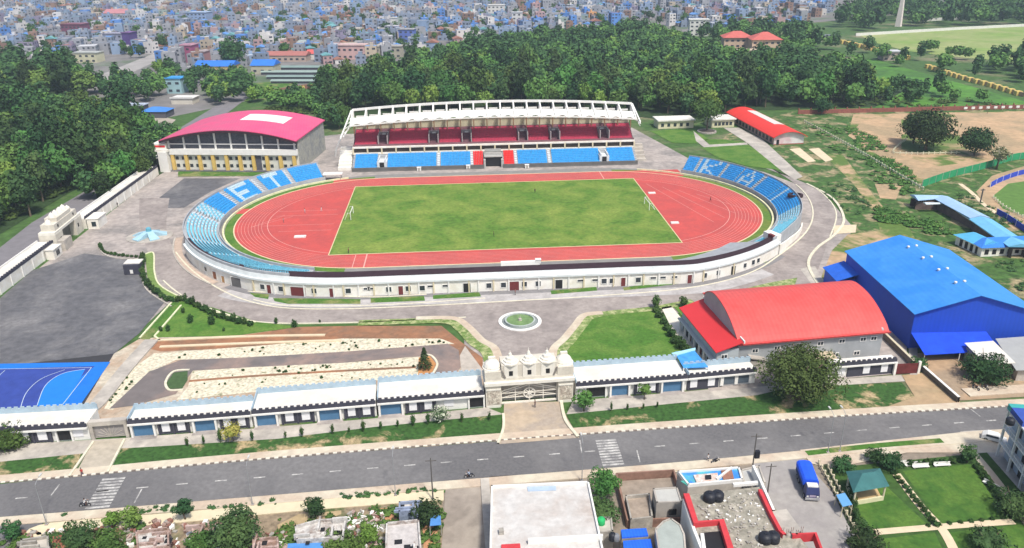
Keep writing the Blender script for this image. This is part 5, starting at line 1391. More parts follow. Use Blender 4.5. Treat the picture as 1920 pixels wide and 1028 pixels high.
tree(1826, 292, 12, 7.8, 5.4, 'dark rounded tree right of the huge field tree', M_leafd, 22, 130, .45)
tree(1868, 318, 9.5, 4.2, 3.2, 'sparse tree with pale blossom beside the green fence', mat('blossom_pale', (0.10, 0.12, 0.04), 0.4, 1.5, c2=(0.50, 0.44, 0.30), s2=0.9, t=(0.5, 0.58)), 12, 60, .35)
tree(1325, 246, 16, 8.0, 5.6, 'mid-green tree standing in a round planter beyond the grandstand', M_leaf, 18, 100, .5)
tree(1095, 772, 4.6, 2.2, 1.8, 'small bright green tree right of the stone gate', M_leaf, 10, 90, .22, tr=.12)
tree(1208, 750, 3.6, 1.5, 1.1, 'small thin tree in front of the right shop section', M_leaf, 8, 60, .18, tr=.08)
tree(438, 828, 3.8, 2.4, 1.5, 'small yellowish tree in front of the left shop sections', mat('leaves_yellow', (0.38, 0.34, 0.08), 0.3, 1.5, c2=(0.20, 0.22, 0.04), s2=0.8), 10, 50, .2, tr=.08)
tree(826, 792, 3.6, 2.1, 1.6, 'small pale silvery bush-like tree left of the stone gate', mat('leaves_silver', (0.55, 0.58, 0.45), 0.3, 2, c2=(0.07, 0.12, 0.05), s2=1.0, t=(0.46, 0.54)), 10, 45, .2, tr=.08)
tree(20, 838, 4.2, 4.2, 2.4, 'leafy green tree at the left frame edge by the shop row', M_leaf, 12, 120, .25, tr=.15)
tree(1132, 948, 7.0, 2.6, 2.6, 'green tree right of the large white flat roof', M_leaf, 14, 140, .2, tr=.2)
tree(1128, 985, 5.0, 3.2, 2.6, 'dark bush-like tree in the gap beside the white flat roof', M_leafd, 14, 120, .2, tr=.2)
tree(446, 1020, 5.6, 3.9, 3.2, 'large dark tree among the ruined houses at lower left', M_leafd, 22, 200, .25, tr=.3)
tree(378, 1034, 3.4, 2.4, 1.8, 'low green tree left of the large dark tree', M_leaf, 14, 120, .2, tr=.2)
tree(250, 990, 3.8, 1.6, 1.7, 'tree on the pale lane edge near the left zebra crossing', M_leaf, 12, 110, .2, tr=.15)
tree(214, 988, 2.8, 1.5, 1.2, 'yellow-green bush tree beside the pale lane', M_leafy, 10, 90, .18, tr=.12)
tree(348, 975, 4.0, 1.5, 1.5, 'slim dark tree standing on the pale lane', M_leafd, 9, 80, .18, tr=.12)
tree(592, 972, 4.2, 1.9, 1.9, 'dark tree behind the grey ruined house', M_leafd, 10, 100, .18, tr=.12)
tree(150, 1030, 4.6, 3.4, 2.4, 'dark tree at the bottom edge among brown roofs', M_leafd, 14, 130, .2, tr=.2)
tree(205, 1038, 4.2, 2.8, 2.2, 'bright green tree at the bottom edge', M_leaf, 12, 120, .2, tr=.2)
tree(28, 1012, 3.4, 1.5, 1.5, 'single dark tree on the side street corner at lower left', M_leafd, 9, 90, .18, tr=.12)
tree(640, 1036, 3.4, 3.4, 1.8, 'spreading green tree at the bottom edge below the grey ruin', M_leaf, 14, 120, .22, tr=.2)
tree(693, 1016, 3.4, 2.0, 1.8, 'fresh green tree between the ruined houses', M_leafy, 10, 90, .18, tr=.12)
tree(800, 985, 4.6, 2.6, 2.0, 'dark tree by the blue tarpaulin near the brown lane', M_leafd, 12, 100, .2, tr=.15)
tree(1845, 712, 5.4, 5.6, 2.9, 'dark bushy tree in front of the pale sheds', M_leafd, 18, 150, .25, tr=.25)
tree(1722, 690, 2.6, 2.0, 1.3, 'dark shrub-like tree beside the dark red gate', M_leafd, 8, 70, .2, tr=.1)
tree(1578, 884, 3.0, 2.2, 1.5, 'round dark tree left of the teal pavilion', M_leafd, 10, 90, .18, tr=.12)
tree(1668, 880, 3.4, 2.4, 1.6, 'round dark tree right behind the teal pavilion', M_leafd, 10, 90, .18, tr=.12)
tree(1640, 868, 2.6, 1.8, 1.2, 'small dark tree behind the teal pavilion', M_leafd, 10, 80, .18, tr=.1)
tree(1812, 868, 3.6, 1.8, 1.7, 'dark tree at the back corner of the park', M_leafd, 10, 90, .18, tr=.12)
tree(1898, 965, 4.4, 3.6, 2.4, 'dark spreading tree at the right edge of the park', M_leafd, 14, 110, .2, tr=.2)
tree(1618, 1030, 3.6, 3.2, 2.2, 'dark tree at the bottom left corner of the park', M_leafd, 12, 100, .2, tr=.2)
tree(1850, 1030, 3.6, 3.4, 1.8, 'dark tree on the front lawn of the park', M_leafd, 12, 100, .2, tr=.15)
tree(1540, 215, 9, 4.5, 4.0, 'dark tree at the far end of the long red roof', M_leafd, 12, 60, .5, tr=.2)

# conifer on the orange earth island
p = at(797, 694); t = thing('conifer', 'small dark conifer on the orange earth island', 'tree', p)
b = MB(); b.tube([(p.x, p.y, 0), (p.x, p.y, 5.4)], [.16, .03], 6); b.build('trunk', M_bark, t)
b = MB(); rr = random.Random(3)
for k in range(420):
    z = .9 + 4.6 * (k / 420); r = 1.65 * (1 - (z - .9) / 4.8) * rr.uniform(.35, 1.05); a = rr.uniform(0, 6.28)
    q = Vector((p.x + math.cos(a) * r, p.y + math.sin(a) * r, z)); d = Vector((math.cos(a), math.sin(a), -.35)) * .34; u = Vector((-math.sin(a), math.cos(a), 0)) * .16
    b.add([q - d, q - u, q + d, q + u], [(0, 1, 2, 3)])
b.build('foliage', M_leafd, t)

# columnar and rounded shrubs: one of each, then copies
def shrub_proto(name, label, rx, rz, nq, seed, m_, cat='shrub', cone=False):
    t = thing(name, label, cat, (0, 0, 0)); rr = random.Random(seed)
    b = MB(); b.tube([(0, 0, 0), (0, 0, rz * .5)], [.06, .04], 5); b.build('stem', M_bark, t)
    b = MB(); crown(b, (0, 0, rz * 1.05), rx, rx, rz, 7, nq, max(.09, rx * .22), rr, core=.8, lobe=.5); b.build('foliage', m_, t)
    return t
cyp = shrub_proto('cypress', 'x', .42, 1.25, 34, 5, M_shrub)
bush = shrub_proto('shrub', 'x', .95, .72, 34, 6, M_shrub)
colb = shrub_proto('shrub', 'x', .8, 1.15, 34, 8, M_shrub)
lib = bpy.data.collections
first = {}
def place(proto, px, py, s, label, group, world=None):
    p = Vector(world) if world else at(px, py)
    if proto.name not in first:
        first[proto.name] = 1; proto.location = p; proto.scale = (s,) * 3; proto['label'] = label; proto['group'] = group; KIDS[proto.name] = [(c, []) for c in kids(proto)]; return proto
    return copy_thing(proto, p, R5.uniform(0, 6), label, group, (s, s, s * R5.uniform(.85, 1.15)))
for px, py, s in ((352, 838, .85), (383, 834, .8), (414, 831, 1.15), (474, 828, .9), (536, 823, .7), (567, 820, 1.05), (624, 815, 1.0), (655, 812, .6), (682, 810, 1.15), (714, 806, .85), (746, 802, .7), (775, 800, 1.25), (803, 797, 1.15), (866, 793, .9), (918, 789, .8)):
    place(cyp, px, py, s, 'slim dark cypress in the grass verge before the left shop sections', 'cypresses along the verge')
for px, py, s in ((1146, 772, .8), (1176, 770, .7), (1206, 768, .6), (1232, 765, .6)):
    place(cyp, px, py, s, 'low thin cypress in the verge right of the stone gate', 'cypresses right of the gate')
hp = along(pxpath([(268, 482), (268, 515), (280, 540), (318, 566), (348, 566), (395, 590), (440, 605), (478, 613)], 8), 1.75)
for i, (x, y, a) in enumerate(hp):
    place(colb if i % 2 else bush, 0, 0, R5.uniform(.75, 1.15), 'dark shrub in the curved hedge between the ring road and the car park', 'shrubs of the curved hedge', (x, y, 0))
hp = along(pxpath([(188, 462), (196, 474), (220, 480), (262, 484)], 8), 1.5)
for i, (x, y, a) in enumerate(hp):
    place(bush, 0, 0, R5.uniform(.55, .8), 'low dark shrub in the short hedge along the top of the car park', 'shrubs of the short hedge', (x, y, 0))
for px, py, s in ((344, 588, .7), (358, 606, 1.1), (398, 610, 1.15), (316, 622, .8), (302, 622, .7), (420, 622, .5)): place(colb, px, py, s, 'single dark shrub standing on the triangular lawn', 'shrubs on the triangular lawn')
for px, py, s in ((518, 608, .7), (553, 614, 1.0), (600, 606, .4)): place(colb, px, py, s, 'single dark shrub on the brown bank beside the lawn', 'shrubs on the brown bank')
for px, py, s in ((1236, 596, 1.1), (1244, 608, 1.1), (1251, 620, 1.15), (1259, 632, 1.3), (1268, 644, 1.5), (1278, 655, 1.5), (1288, 664, 1.3), (1231, 586, 1.2)): place(bush, px, py, s, 'dark shrub along the right edge of the square lawn', 'shrubs beside the bright path')
for px, py, s in ((1229, 578, 1.6), (1281, 576, 1.5)): place(colb, px, py, s, 'tall dark shrub at the top of the bright path', 'tall shrubs by the ring road')
for k in range(34):
    f = k / 34; px = 1690 + (1770 - 1690) * f; py = 890 + (990 - 890) * f
    if k % 3 == 0: place(bush, px - 14, py, .6, 'low dark shrub along the diagonal park path', 'shrubs along the park path')
for px, py in [(1705 + 16 * k, 874 - 1.0 * k) for k in range(7)]: place(bush, px, py, .75, 'dark shrub in the back hedge of the park', 'shrubs of the park back hedge')
for px, py in [(1832 + 8 * k, 880 + 11 * k) for k in range(9)]: place(bush, px, py, .8, 'dark shrub in the right hedge of the park', 'shrubs of the park side hedge')
for px, py in [(1700 + 20 * k, 992 - 2 * k) for k in range(2, 9)]: place(bush, px, py, .45, 'small dark shrub along the cross path of the park', 'shrubs along the park cross path')
for px, py in [(1612 + 5 * k, 985 + 9 * k) for k in range(5)]: place(bush, px, py, 1.0, 'dark shrub in the left hedge of the park', 'shrubs of the park left hedge')
for px, py in [(1592 + 2 * k, 912 + 11 * k) for k in range(7)]: place(colb, px, py, .8, 'dark shrub between the park fence and the lawn', 'shrubs inside the park fence')
# small plants dotted over the gravel beds
R5.seed(5)
sm = 0
for q, n in (([(300, 664), (480, 651), (640, 640), (820, 638), (845, 645), (640, 660), (480, 670), (330, 674)], 34), ([(364, 700), (470, 693), (640, 685), (780, 676), (780, 690), (600, 700), (380, 712)], 26), ([(360, 722), (600, 706), (780, 696), (770, 706), (600, 720), (370, 740)], 10), ([(240, 705), (262, 700), (215, 762), (198, 764)], 12)):
    poly = [tuple(at(*p)[:2]) for p in q]; xs = [p[0] for p in poly]; ys = [p[1] for p in poly]; c = 0
    while c < n:
        p = (R5.uniform(min(xs), max(xs)), R5.uniform(min(ys), max(ys)))
        if inpoly(p, poly): place(bush, 0, 0, R5.uniform(.18, .42), 'tiny dark shrub dotted on the pale gravel garden beds', 'tiny shrubs on the gravel beds', (p[0], p[1], .1)); c += 1
# scrub growth at the right and on the vacant lots
def tufts(name, polys, n, s0, s1, m_, label, seed=1):
    rr = random.Random(seed); b = MB()
    for q in polys:
        poly = [tuple(at(*p)[:2]) for p in q]; xs = [p[0] for p in poly]; ys = [p[1] for p in poly]; c = 0; tries = 0
        while c < n and tries < n * 20:
            tries += 1
            p = (rr.uniform(min(xs), max(xs)), rr.uniform(min(ys), max(ys)))
            if not inpoly(p, poly) or mnoise.noise(Vector((p[0] * .06, p[1] * .06, seed))) < -.08: continue
            c += 1; s = rr.uniform(s0, s1)
            vs, fs = ICO1; off = Vector((rr.uniform(0, 50), 0, 0))
            b.add([(p[0] + v.x * s * (1 + .5 * mnoise.noise(v * 2 + off)), p[1] + v.y * s * (1 + .5 * mnoise.noise(v * 2 - off)), .1 + abs(v.z) * s * .7) for v in vs], fs)
            for j in range(14):
                d = Vector((rr.gauss(0, 1), rr.gauss(0, 1), abs(rr.gauss(0, 1)))).normalized() * s; t_ = Vector((rr.gauss(0, 1), rr.gauss(0, 1), rr.gauss(0, .6))).normalized() * s * .3; u = Vector((rr.gauss(0, 1), rr.gauss(0, 1), rr.gauss(0, 1))).normalized() * s * .2
                c_ = Vector((p[0], p[1], .1 + s * .2)) + d * .95; b.add([c_ - t_, c_ - u, c_ + t_, c_ + u], [(0, 1, 2, 3)])
    return tag(b.build(name, m_), label, 'undergrowth', None, 'stuff')
tufts('undergrowth', [[(1510, 240), (1560, 235), (1730, 350), (1700, 370), (1640, 340)], [(1580, 230), (1640, 260), (1720, 330), (1700, 340), (1600, 270)], [(1640, 385), (1700, 385), (1790, 440), (1700, 450), (1640, 410)]], 150, .5, 1.5, M_leaf, 'tangled green scrub between the dirt paths on the right', 2)
tufts('undergrowth', [[(1520, 345), (1600, 330), (1640, 400), (1600, 410)], [(1800, 350), (1920, 420), (1920, 450), (1790, 390)], [(1860, 490), (1990, 490), (2000, 560), (1920, 560)]], 60, .3, .9, M_leafd, 'dark green scrub by the ring road bend on the right', 3)
tufts('undergrowth', [[(0, 1010), (60, 1000), (330, 985), (560, 970), (830, 945), (830, 1040), (0, 1040)]], 190, .3, 1.0, M_leaf, 'green weeds over the vacant lots at lower left', 4)
tufts('undergrowth', [[(100, 968), (330, 948), (560, 933), (820, 915), (820, 922), (560, 944), (330, 960), (100, 982)]], 90, .2, .55, M_leafd, 'weeds in the ditch between the street and the pale lane', 5)
tufts('undergrowth', [[(1600, 175), (1920, 195), (1920, 202), (1520, 206)], [(500, 205), (600, 205), (600, 215), (500, 212)], [(-60, 425), (0, 425), (140, 350), (130, 345), (0, 410)]], 90, .8, 2.4, M_leaf, 'green scrub along the foot of the woods', 6)
# ================================================================== TOWN AND FAR BUILDINGS
R6 = random.Random(21)
def cm(n, c, v=.1): return mat('town_' + n, c, v, 0.25, rough=0.8)
WALLS = [('white', cm('white', (0.62, 0.60, 0.58))), ('pale blue', cm('pale_blue', (0.25, 0.34, 0.48))), ('grey', cm('grey', (0.32, 0.33, 0.36))), ('beige', cm('beige', (0.50, 0.42, 0.32))), ('pink', cm('pink', (0.42, 0.28, 0.28))), ('blue-grey', cm('blue_grey', (0.24, 0.29, 0.38))), ('bright blue', cm('bright_blue', (0.10, 0.25, 0.60))), ('brick brown', cm('brick', (0.27, 0.17, 0.13))), ('mauve', cm('mauve', (0.25, 0.22, 0.31))), ('mint', cm('mint', (0.28, 0.36, 0.33))), ('orange', cm('orange', (0.62, 0.33, 0.14)))]
WW = [13, 15, 26, 7, 3, 22, 6, 10, 4, 1.2, .25]
ROOFS = [cm('roof_concrete', (0.36, 0.36, 0.37)), cm('roof_pale', (0.55, 0.56, 0.58)), cm('roof_blue_sheet', (0.12, 0.28, 0.60)), cm('roof_rust', (0.33, 0.16, 0.12)), cm('roof_slate', (0.20, 0.22, 0.26)), cm('roof_teal', (0.15, 0.36, 0.38))]
RW = [34, 14, 14, 9, 26, 5]
M_twin = cm('window_dark', (0.05, 0.06, 0.08))
ALLM = [w_[1] for w_ in WALLS] + ROOFS + [M_twin]
def house(b, c, a, w_, d, h, wi, ri, rr, gable=False):
    ca, sa = math.cos(a), math.sin(a)
    T = lambda x, y, z: (c[0] + ca * x - sa * y, c[1] + sa * x + ca * y, z)
    W_, D_ = w_ / 2, d / 2
    v = [T(sx * W_, sy * D_, z) for z in (0, h) for sx, sy in ((-1, -1), (1, -1), (1, 1), (-1, 1))]
    b.k = wi; b.add(v, [(0, 1, 5, 4), (1, 2, 6, 5), (2, 3, 7, 6), (3, 0, 4, 7)])
    b.k = len(WALLS) + ri
    if gable:
        g = w_ * .22
        v = [T(-W_ - .4, -D_ - .4, h), T(W_ + .4, -D_ - .4, h), T(W_ + .4, D_ + .4, h), T(-W_ - .4, D_ + .4, h), T(0, -D_ - .4, h + g), T(0, D_ + .4, h + g)]
        b.add(v, [(0, 4, 5, 3), (4, 1, 2, 5), (0, 1, 4), (2, 3, 5)])
    else:
        v = [T(sx * W_, sy * D_, h - .5) for sx, sy in ((-1, -1), (1, -1), (1, 1), (-1, 1))]
        b.add(v, [(0, 1, 2, 3)])
        # stair hut or tank on the roof
        if rr.random() < .6:
            x0, y0 = rr.uniform(-.6, .1) * W_, rr.uniform(-.3, .5) * D_; s = rr.uniform(1.4, 2.4)
            b.k = wi; v = [T(x0 + i * s * 1.3, y0 + j * s, z) for z in (h - .5, h + 2.2) for i, j in ((0, 0), (1, 0), (1, 1), (0, 1))]
            b.add(v, [(0, 1, 5, 4), (1, 2, 6, 5), (2, 3, 7, 6), (3, 0, 4, 7), (4, 5, 6, 7)])
    b.k = len(WALLS) + len(ROOFS)
    nf = max(1, int(h / 3.1))
    for f in range(nf):
        z0 = f * 3.1 + .9
        for side in range(4):
            L = w_ if side % 2 == 0 else d; n = max(1, int(L / 3.4))
            for j in range(n):
                if rr.random() < .25: continue
                u = (j + .5) * L / n - L / 2; hw = rr.choice((.6, .8, 1.2))
                e = .04
                if side == 0: q = [T(u - hw, -D_ - e, z0), T(u + hw, -D_ - e, z0), T(u + hw, -D_ - e, z0 + 1.4), T(u - hw, -D_ - e, z0 + 1.4)]
                elif side == 2: q = [T(u + hw, D_ + e, z0), T(u - hw, D_ + e, z0), T(u - hw, D_ + e, z0 + 1.4), T(u + hw, D_ + e, z0 + 1.4)]
                elif side == 1: q = [T(W_ + e, u - hw, z0), T(W_ + e, u + hw, z0), T(W_ + e, u + hw, z0 + 1.4), T(W_ + e, u - hw, z0 + 1.4)]
                else: q = [T(-W_ - e, u + hw, z0), T(-W_ - e, u - hw, z0), T(-W_ - e, u - hw, z0 + 1.4), T(-W_ - e, u + hw, z0 + 1.4)]
                b.add(q, [(0, 1, 2, 3)])
townpx = [(-140, -14), (1560, -14), (1560, 22), (1500, 50), (1420, 66), (1350, 66), (1290, 52), (1180, 44), (1010, 66), (900, 80), (820, 92), (740, 116), (700, 124), (640, 120), (600, 120), (500, 124), (440, 128), (410, 128), (345, 138), (280, 128), (200, 142), (150, 126), (60, 104), (-140, 112)]
town = [tuple(at(*p)[:2]) for p in townpx]
roads = [[tuple(at(*p)[:2]) for p in q] for q in ([(160, 158), (320, 92), (420, 52), (600, 10), (660, -10), (705, -10), (560, 27), (400, 70), (330, 100), (250, 145), (180, 160)],)]
spots = []
xs = [p[0] for p in town]; ys = [p[1] for p in town]
y = min(ys)
row = 0
while y < max(ys):
    x = min(xs)
    while x < max(xs):
        p = (x + R6.uniform(-2.5, 2.5), y + R6.uniform(-2.5, 2.5)); x += R6.choice((9.0, 10.0, 11.5))
        if R6.random() < .10 or mnoise.noise(Vector((p[0] * .012, p[1] * .012, 3))) < -.28: continue
        if inpoly(p, town) and not any(inpoly(p, r) for r in roads): spots.append(p)
    y += 10.8 if row % 3 else 14.5; row += 1
BLOCKED = []      # footprints of the specially built far buildings: (centre, radius)
def far_building(px0, px1, py, pyt, depth, wall, roof, name, label, cat='building', kind='flat', rot=0.0, floors=None, wins=True, grp=None, over=0.5, wm=None):
    A, B_ = at(px0, py), at(px1, py)
    w_ = (B_ - A).length; c = (A + B_) / 2
    D3 = (c - CAM).length
    dist_ = math.hypot(c.x - CAM.x, c.y - CAM.y)
    e = FW + RT * (((px0 + px1) / 2 - 960) / FPX) - UP * ((pyt - 514) / FPX)
    h = CAM.z + e.z * dist_ / math.hypot(e.x, e.y)
    a = math.atan2(B_.y - A.y, B_.x - A.x) + rot
    M = Matrix.Translation((c.x, c.y, 0)) @ Matrix.Rotation(a, 4, 'Z')
    t = thing(name, label, cat, (c.x, c.y, 0), grp)
    BLOCKED.append((c.x + math.sin(-a) * depth / 2, c.y + math.cos(a) * depth / 2, max(w_, depth) * .62))
    rise = 0 if kind == 'flat' else min(h * .35, depth * .28)
    hw = h - rise
    wo = MB(M).box(-w_ / 2, w_ / 2, 0, depth, 0, hw).build('wall', wall, t)
    b = MB(M); o = over
    if kind == 'flat':
        b.box(-w_ / 2 - o, w_ / 2 + o, -o, depth + o, hw + .002, hw + .35); b.box(-w_ / 2 - o, w_ / 2 + o, -o, -o + .25, hw + .35, hw + .9)
    elif kind == 'gable':
        b.add([(-w_ / 2 - o, -o, hw), (w_ / 2 + o, -o, hw), (w_ / 2 + o, depth + o, hw), (-w_ / 2 - o, depth + o, hw), (-w_ / 2 - o, depth / 2, h), (w_ / 2 + o, depth / 2, h)], [(0, 1, 5, 4), (2, 3, 4, 5), (0, 4, 3), (1, 2, 5), (3, 2, 1, 0)])
    else:
        i = min(w_, depth) / 2
        b.add([(-w_ / 2 - o, -o, hw), (w_ / 2 + o, -o, hw), (w_ / 2 + o, depth + o, hw), (-w_ / 2 - o, depth + o, hw), (-w_ / 2 + i, depth / 2, h), (w_ / 2 - i, depth / 2, h)], [(0, 1, 5, 4), (2, 3, 4, 5), (0, 4, 3), (1, 2, 5), (3, 2, 1, 0)])
    b.build('roof', roof, t)
    if wins:
        nf = floors or max(1, int(hw / 3.4)); n = max(2, int(w_ / 4.2))
        for f in range(nf):
            for j in range(n):
                if n * nf > 60 and (j + f) % 2: continue
                x = -w_ / 2 + (j + .5) * w_ / n; z = hw * (f + .38) / nf; ww = min(1.1, w_ / n * .3); hh = min(.9, hw / nf * .24)
                MB(M).box(x - ww, x + ww, -.1, -.002, z - hh * .6, z + hh).build('window', wm or M_twin, t)
    return t
C_ = lambda n, c: mat('far_' + n, c, .08, .3)
fb = far_building
M_fw, M_fr, M_fblue = C_('white', (0.68, 0.67, 0.64)), C_('red_tile', (0.52, 0.13, 0.11)), C_('blue_sheet', (0.035, 0.18, 0.62))
fb(118, 155, 72, 46, 16, C_('maroon', (0.20, 0.07, 0.12)), C_('maroon_roof', (0.24, 0.10, 0.14)), 'apartment_block', 'dark maroon block in the town left of the white pink-roofed one')
fb(196, 248, 38, 18, 18, C_('offwhite', (0.62, 0.58, 0.56)), C_('pink_roof', (0.46, 0.20, 0.22)), 'apartment_block', 'white block with a faded pink roof at the top left', kind='gable')
fb(352, 388, 48, 24, 18, C_('steel_blue', (0.28, 0.38, 0.58)), C_('steel_roof', (0.34, 0.44, 0.60)), 'apartment_block', 'tall plain steel-blue block beside the main town road')
fb(196, 232, 88, 64, 14, C_('lilac_grey', (0.30, 0.32, 0.42)), C_('lilac_roof', (0.30, 0.30, 0.38)), 'apartment_block', 'broad lilac-grey block left of the purple-edged tower')
fb(233, 246, 92, 62, 14, C_('purple', (0.10, 0.06, 0.22)), C_('purple_roof', (0.18, 0.10, 0.26)), 'apartment_block', 'narrow dark purple tower beside the town road', wins=False)
fb(314, 334, 108, 90, 10, C_('orange', (0.62, 0.30, 0.14)), C_('orange_roof', (0.58, 0.34, 0.20)), 'apartment_block', 'small bright orange block by the road junction')
fb(336, 362, 118, 86, 14, C_('magenta', (0.36, 0.10, 0.20)), C_('magenta_roof', (0.40, 0.22, 0.28)), 'apartment_block', 'magenta block right of the small orange one')
fb(362, 384, 120, 98, 12, C_('salmon', (0.40, 0.22, 0.22)), C_('salmon_roof', (0.36, 0.30, 0.30)), 'apartment_block', 'salmon block between the magenta block and the blue roofs')
fb(366, 436, 140, 116, 16, C_('ochre', (0.56, 0.44, 0.22)), M_fblue, 'market_hall', 'ochre-walled hall with a long vivid blue roof', kind='gable')
fb(472, 514, 140, 114, 15, C_('ochre2', (0.44, 0.42, 0.32)), M_fblue, 'market_hall', 'hall with a smaller vivid blue roof right of the dark trees', kind='gable')
fb(498, 574, 116, 98, 14, C_('dusty', (0.46, 0.36, 0.30)), C_('faded_red', (0.38, 0.15, 0.13)), 'market_hall', 'long low hall with a faded red roof', kind='gable')
fb(574, 602, 112, 95, 14, M_fw, C_('bright_red', (0.62, 0.12, 0.11)), 'market_hall', 'short hall with a brighter red roof right of the faded one', kind='gable')
fb(632, 684, 112, 86, 14, C_('pale_pink', (0.58, 0.38, 0.36)), C_('pink_slab', (0.55, 0.40, 0.38)), 'school_building', 'two-storey pale pink building with long balconies', floors=2)
fb(684, 752, 110, 88, 12, C_('khaki', (0.40, 0.38, 0.30)), C_('khaki_roof', (0.38, 0.36, 0.32)), 'school_building', 'long khaki building right of the pale pink one', floors=2)
fb(734, 744, 62, 34, 8, M_fw, M_fw, 'tower_block', 'slim white tower standing above the wood in the town', wins=False)
fb(748, 776, 80, 56, 12, C_('ultramarine', (0.12, 0.18, 0.50)), ROOFS[0], 'apartment_block', 'ultramarine block right below the slim white tower')
fb(914, 944, 30, 10, 14, M_fw, M_fw, 'apartment_block', 'bright white block in the town above the centre of the wood')
fb(960, 978, 52, 24, 10, M_fw, ROOFS[1], 'apartment_block', 'narrow white block at the far edge of the wood')
fb(1292, 1328, 68, 38, 14, M_fw, M_fw, 'apartment_block', 'white block rising behind the wood left of the red-roofed quarters')
fb(314, 342, 176, 148, 10, C_('cyan_wall', (0.34, 0.52, 0.56)), C_('cyan_roof', (0.05, 0.30, 0.66)), 'house', 'small house with a sky blue roof among the trees at left')
fb(322, 362, 196, 185, 9, C_('cream_w', (0.60, 0.56, 0.48)), M_fw, 'open_shed', 'shed with a bright white roof above the road behind the pink hall', wins=False)
fb(150, 215, 206, 196, 6, C_('teal_w', (0.16, 0.26, 0.30)), C_('teal_roof', (0.20, 0.34, 0.40)), 'open_shed', 'long narrow teal-roofed shed above the bus park', wins=False)
fb(216, 270, 210, 198, 6, C_('dark_w', (0.10, 0.10, 0.12)), C_('pale_blue_roof', (0.40, 0.46, 0.56)), 'open_shed', 'pale-roofed stall row above the bus park', wins=False)
fb(265, 312, 222, 203, 10, C_('dark_w', (0.10, 0.10, 0.12)), C_('tarp_blue', (0.06, 0.22, 0.60)), 'market_tent', 'royal blue tent roof on the bus park', wins=False, kind='hip')
fb(252, 280, 246, 232, 8, C_('dark_w', (0.10, 0.10, 0.12)), C_('tarp_pale', (0.14, 0.34, 0.55)), 'market_tent', 'duller blue tent roof between the dark trees', wins=False, kind='hip')
fb(60, 96, 112, 98, 12, M_fw, C_('cream_roof', (0.58, 0.56, 0.48)), 'house', 'white house right behind the left woods')
fb(136, 182, 118, 100, 12, C_('pale_yellow', (0.56, 0.54, 0.38)), C_('grey_roof', (0.40, 0.42, 0.40)), 'house', 'pale yellow house at the end of the dusty road')
for i, (a, c, y, z, lab) in enumerate(((500, 598, 132, 124, 'uppermost'), (490, 600, 141, 133, 'second from the top'), (500, 596, 149, 142, 'third from the top'), (508, 590, 157, 150, 'lowest'))):
    fb(a, c, y, z, 6.5, C_('dark_w', (0.10, 0.10, 0.12)), C_('sage_roof%d' % (i % 2), ((0.20, 0.28, 0.26), (0.26, 0.34, 0.31))[i % 2]), 'market_shed', 'long grey-green market shed roof, %s of the four stacked rows' % lab, 'shed', wins=False, kind='gable', grp='grey-green market shed rows')
t = lowwall('boundary_wall', 'yellow and brown patterned wall below the green market sheds', 'wall', [(506, 178), (588, 165)], .5, 3.0, mat('wall_redbrown', (0.26, 0.14, 0.11), .2, .6), post=(6.0, 1.6, -.6), pm=mat('panel_yellow', (0.66, 0.50, 0.16), .1, 1))
# red roofed quarters beyond the wood
M_qw = mat('quarters_cream', (0.60, 0.44, 0.32), .08, .4)
fb(1356, 1408, 100, 60, 16, M_qw, M_fr, 'quarters_block', 'left block of the red-roofed quarters with three rows of windows', kind='hip', floors=3, over=1.2)
fb(1408, 1462, 106, 62, 18, M_qw, M_fr, 'quarters_block', 'right block of the red-roofed quarters with the wider roof', kind='hip', floors=3, over=1.2)
fb(1380, 1440, 111, 96, 12, M_qw, C_('beige_slab', (0.55, 0.45, 0.34)), 'quarters_annex', 'low flat annex in front of the red-roofed quarters', floors=1)
# obelisk tower on the far right
p = at(1684, 50); t = thing('monument_tower', 'tall tapering pink-white tower above the far trees', 'tower', p)
b = MB(); b.lathe(p, [(3.8, 0), (3.2, 10), (2.2, 26), (1.8, 30)], 4); b.build('shaft', mat('tower_pinkish', (0.80, 0.70, 0.66), .06, .4), t)
b = MB(); b.lathe((p.x, p.y, 30), [(2.3, 0), (2.3, 1.2), (.2, 5)], 4); b.build('cap', M_fw, t)
# town fill
spots = [p for p in spots if not any((p[0] - c[0]) ** 2 + (p[1] - c[1]) ** 2 < (c[2] + 5) ** 2 for c in BLOCKED)]
spots.sort(key=lambda p: (p[0] - CAM.x) ** 2 + (p[1] - CAM.y) ** 2)
mass = MB(); nh = 0
for k, p in enumerate(spots):
    wi = R6.choices(range(len(WALLS)), WW)[0]; ri = R6.choices(range(len(ROOFS)), RW)[0]
    w_, d = R6.uniform(6.0, 10.5), R6.uniform(6.5, 11); h = R6.choice((3.4, 3.6, 6.4, 6.6, 6.8, 9.6, 9.8, 12.9))
    if R6.random() < .02: w_, d, h = w_ * 1.6, d * 1.4, h + 3
    a = R6.choice((.0, .12, -.3, .25)) + R6.uniform(-.1, .1); g = ri in (2, 3, 5) and h < 8
    if nh < 250 and k < 250:
        b = MB(); house(b, (0, 0), 0, w_, d, h, wi, ri, R6, g)
        ms = sorted(set(b.mi)); b.mi = [ms.index(i) for i in b.mi]
        o = b.build('house', [ALLM[i] for i in ms]); o.location = (p[0], p[1], 0); o.rotation_euler = (0, 0, a)
        st = 'one-storey' if h < 4 else 'two-storey' if h < 7 else 'three-storey' if h < 11 else 'tall'
        lab = '%s %s town house with a %s, near edge of the town' % (st, WALLS[wi][0], ('%s roof' % ('grey', 'pale', 'blue', 'rust red', 'slate', 'teal')[ri]))
        tag(o, lab, 'house', 'houses along the near edge of the town, alike in look: ' + lab.split(',')[0]); nh += 1
    else:
        mass.k = 0; house(mass, p, a, w_, d, h, wi, ri, R6, g)
tag(mass.build('town_houses', ALLM), 'dense far town of small multicoloured houses fading toward the top of the view', 'town', None, 'stuff')
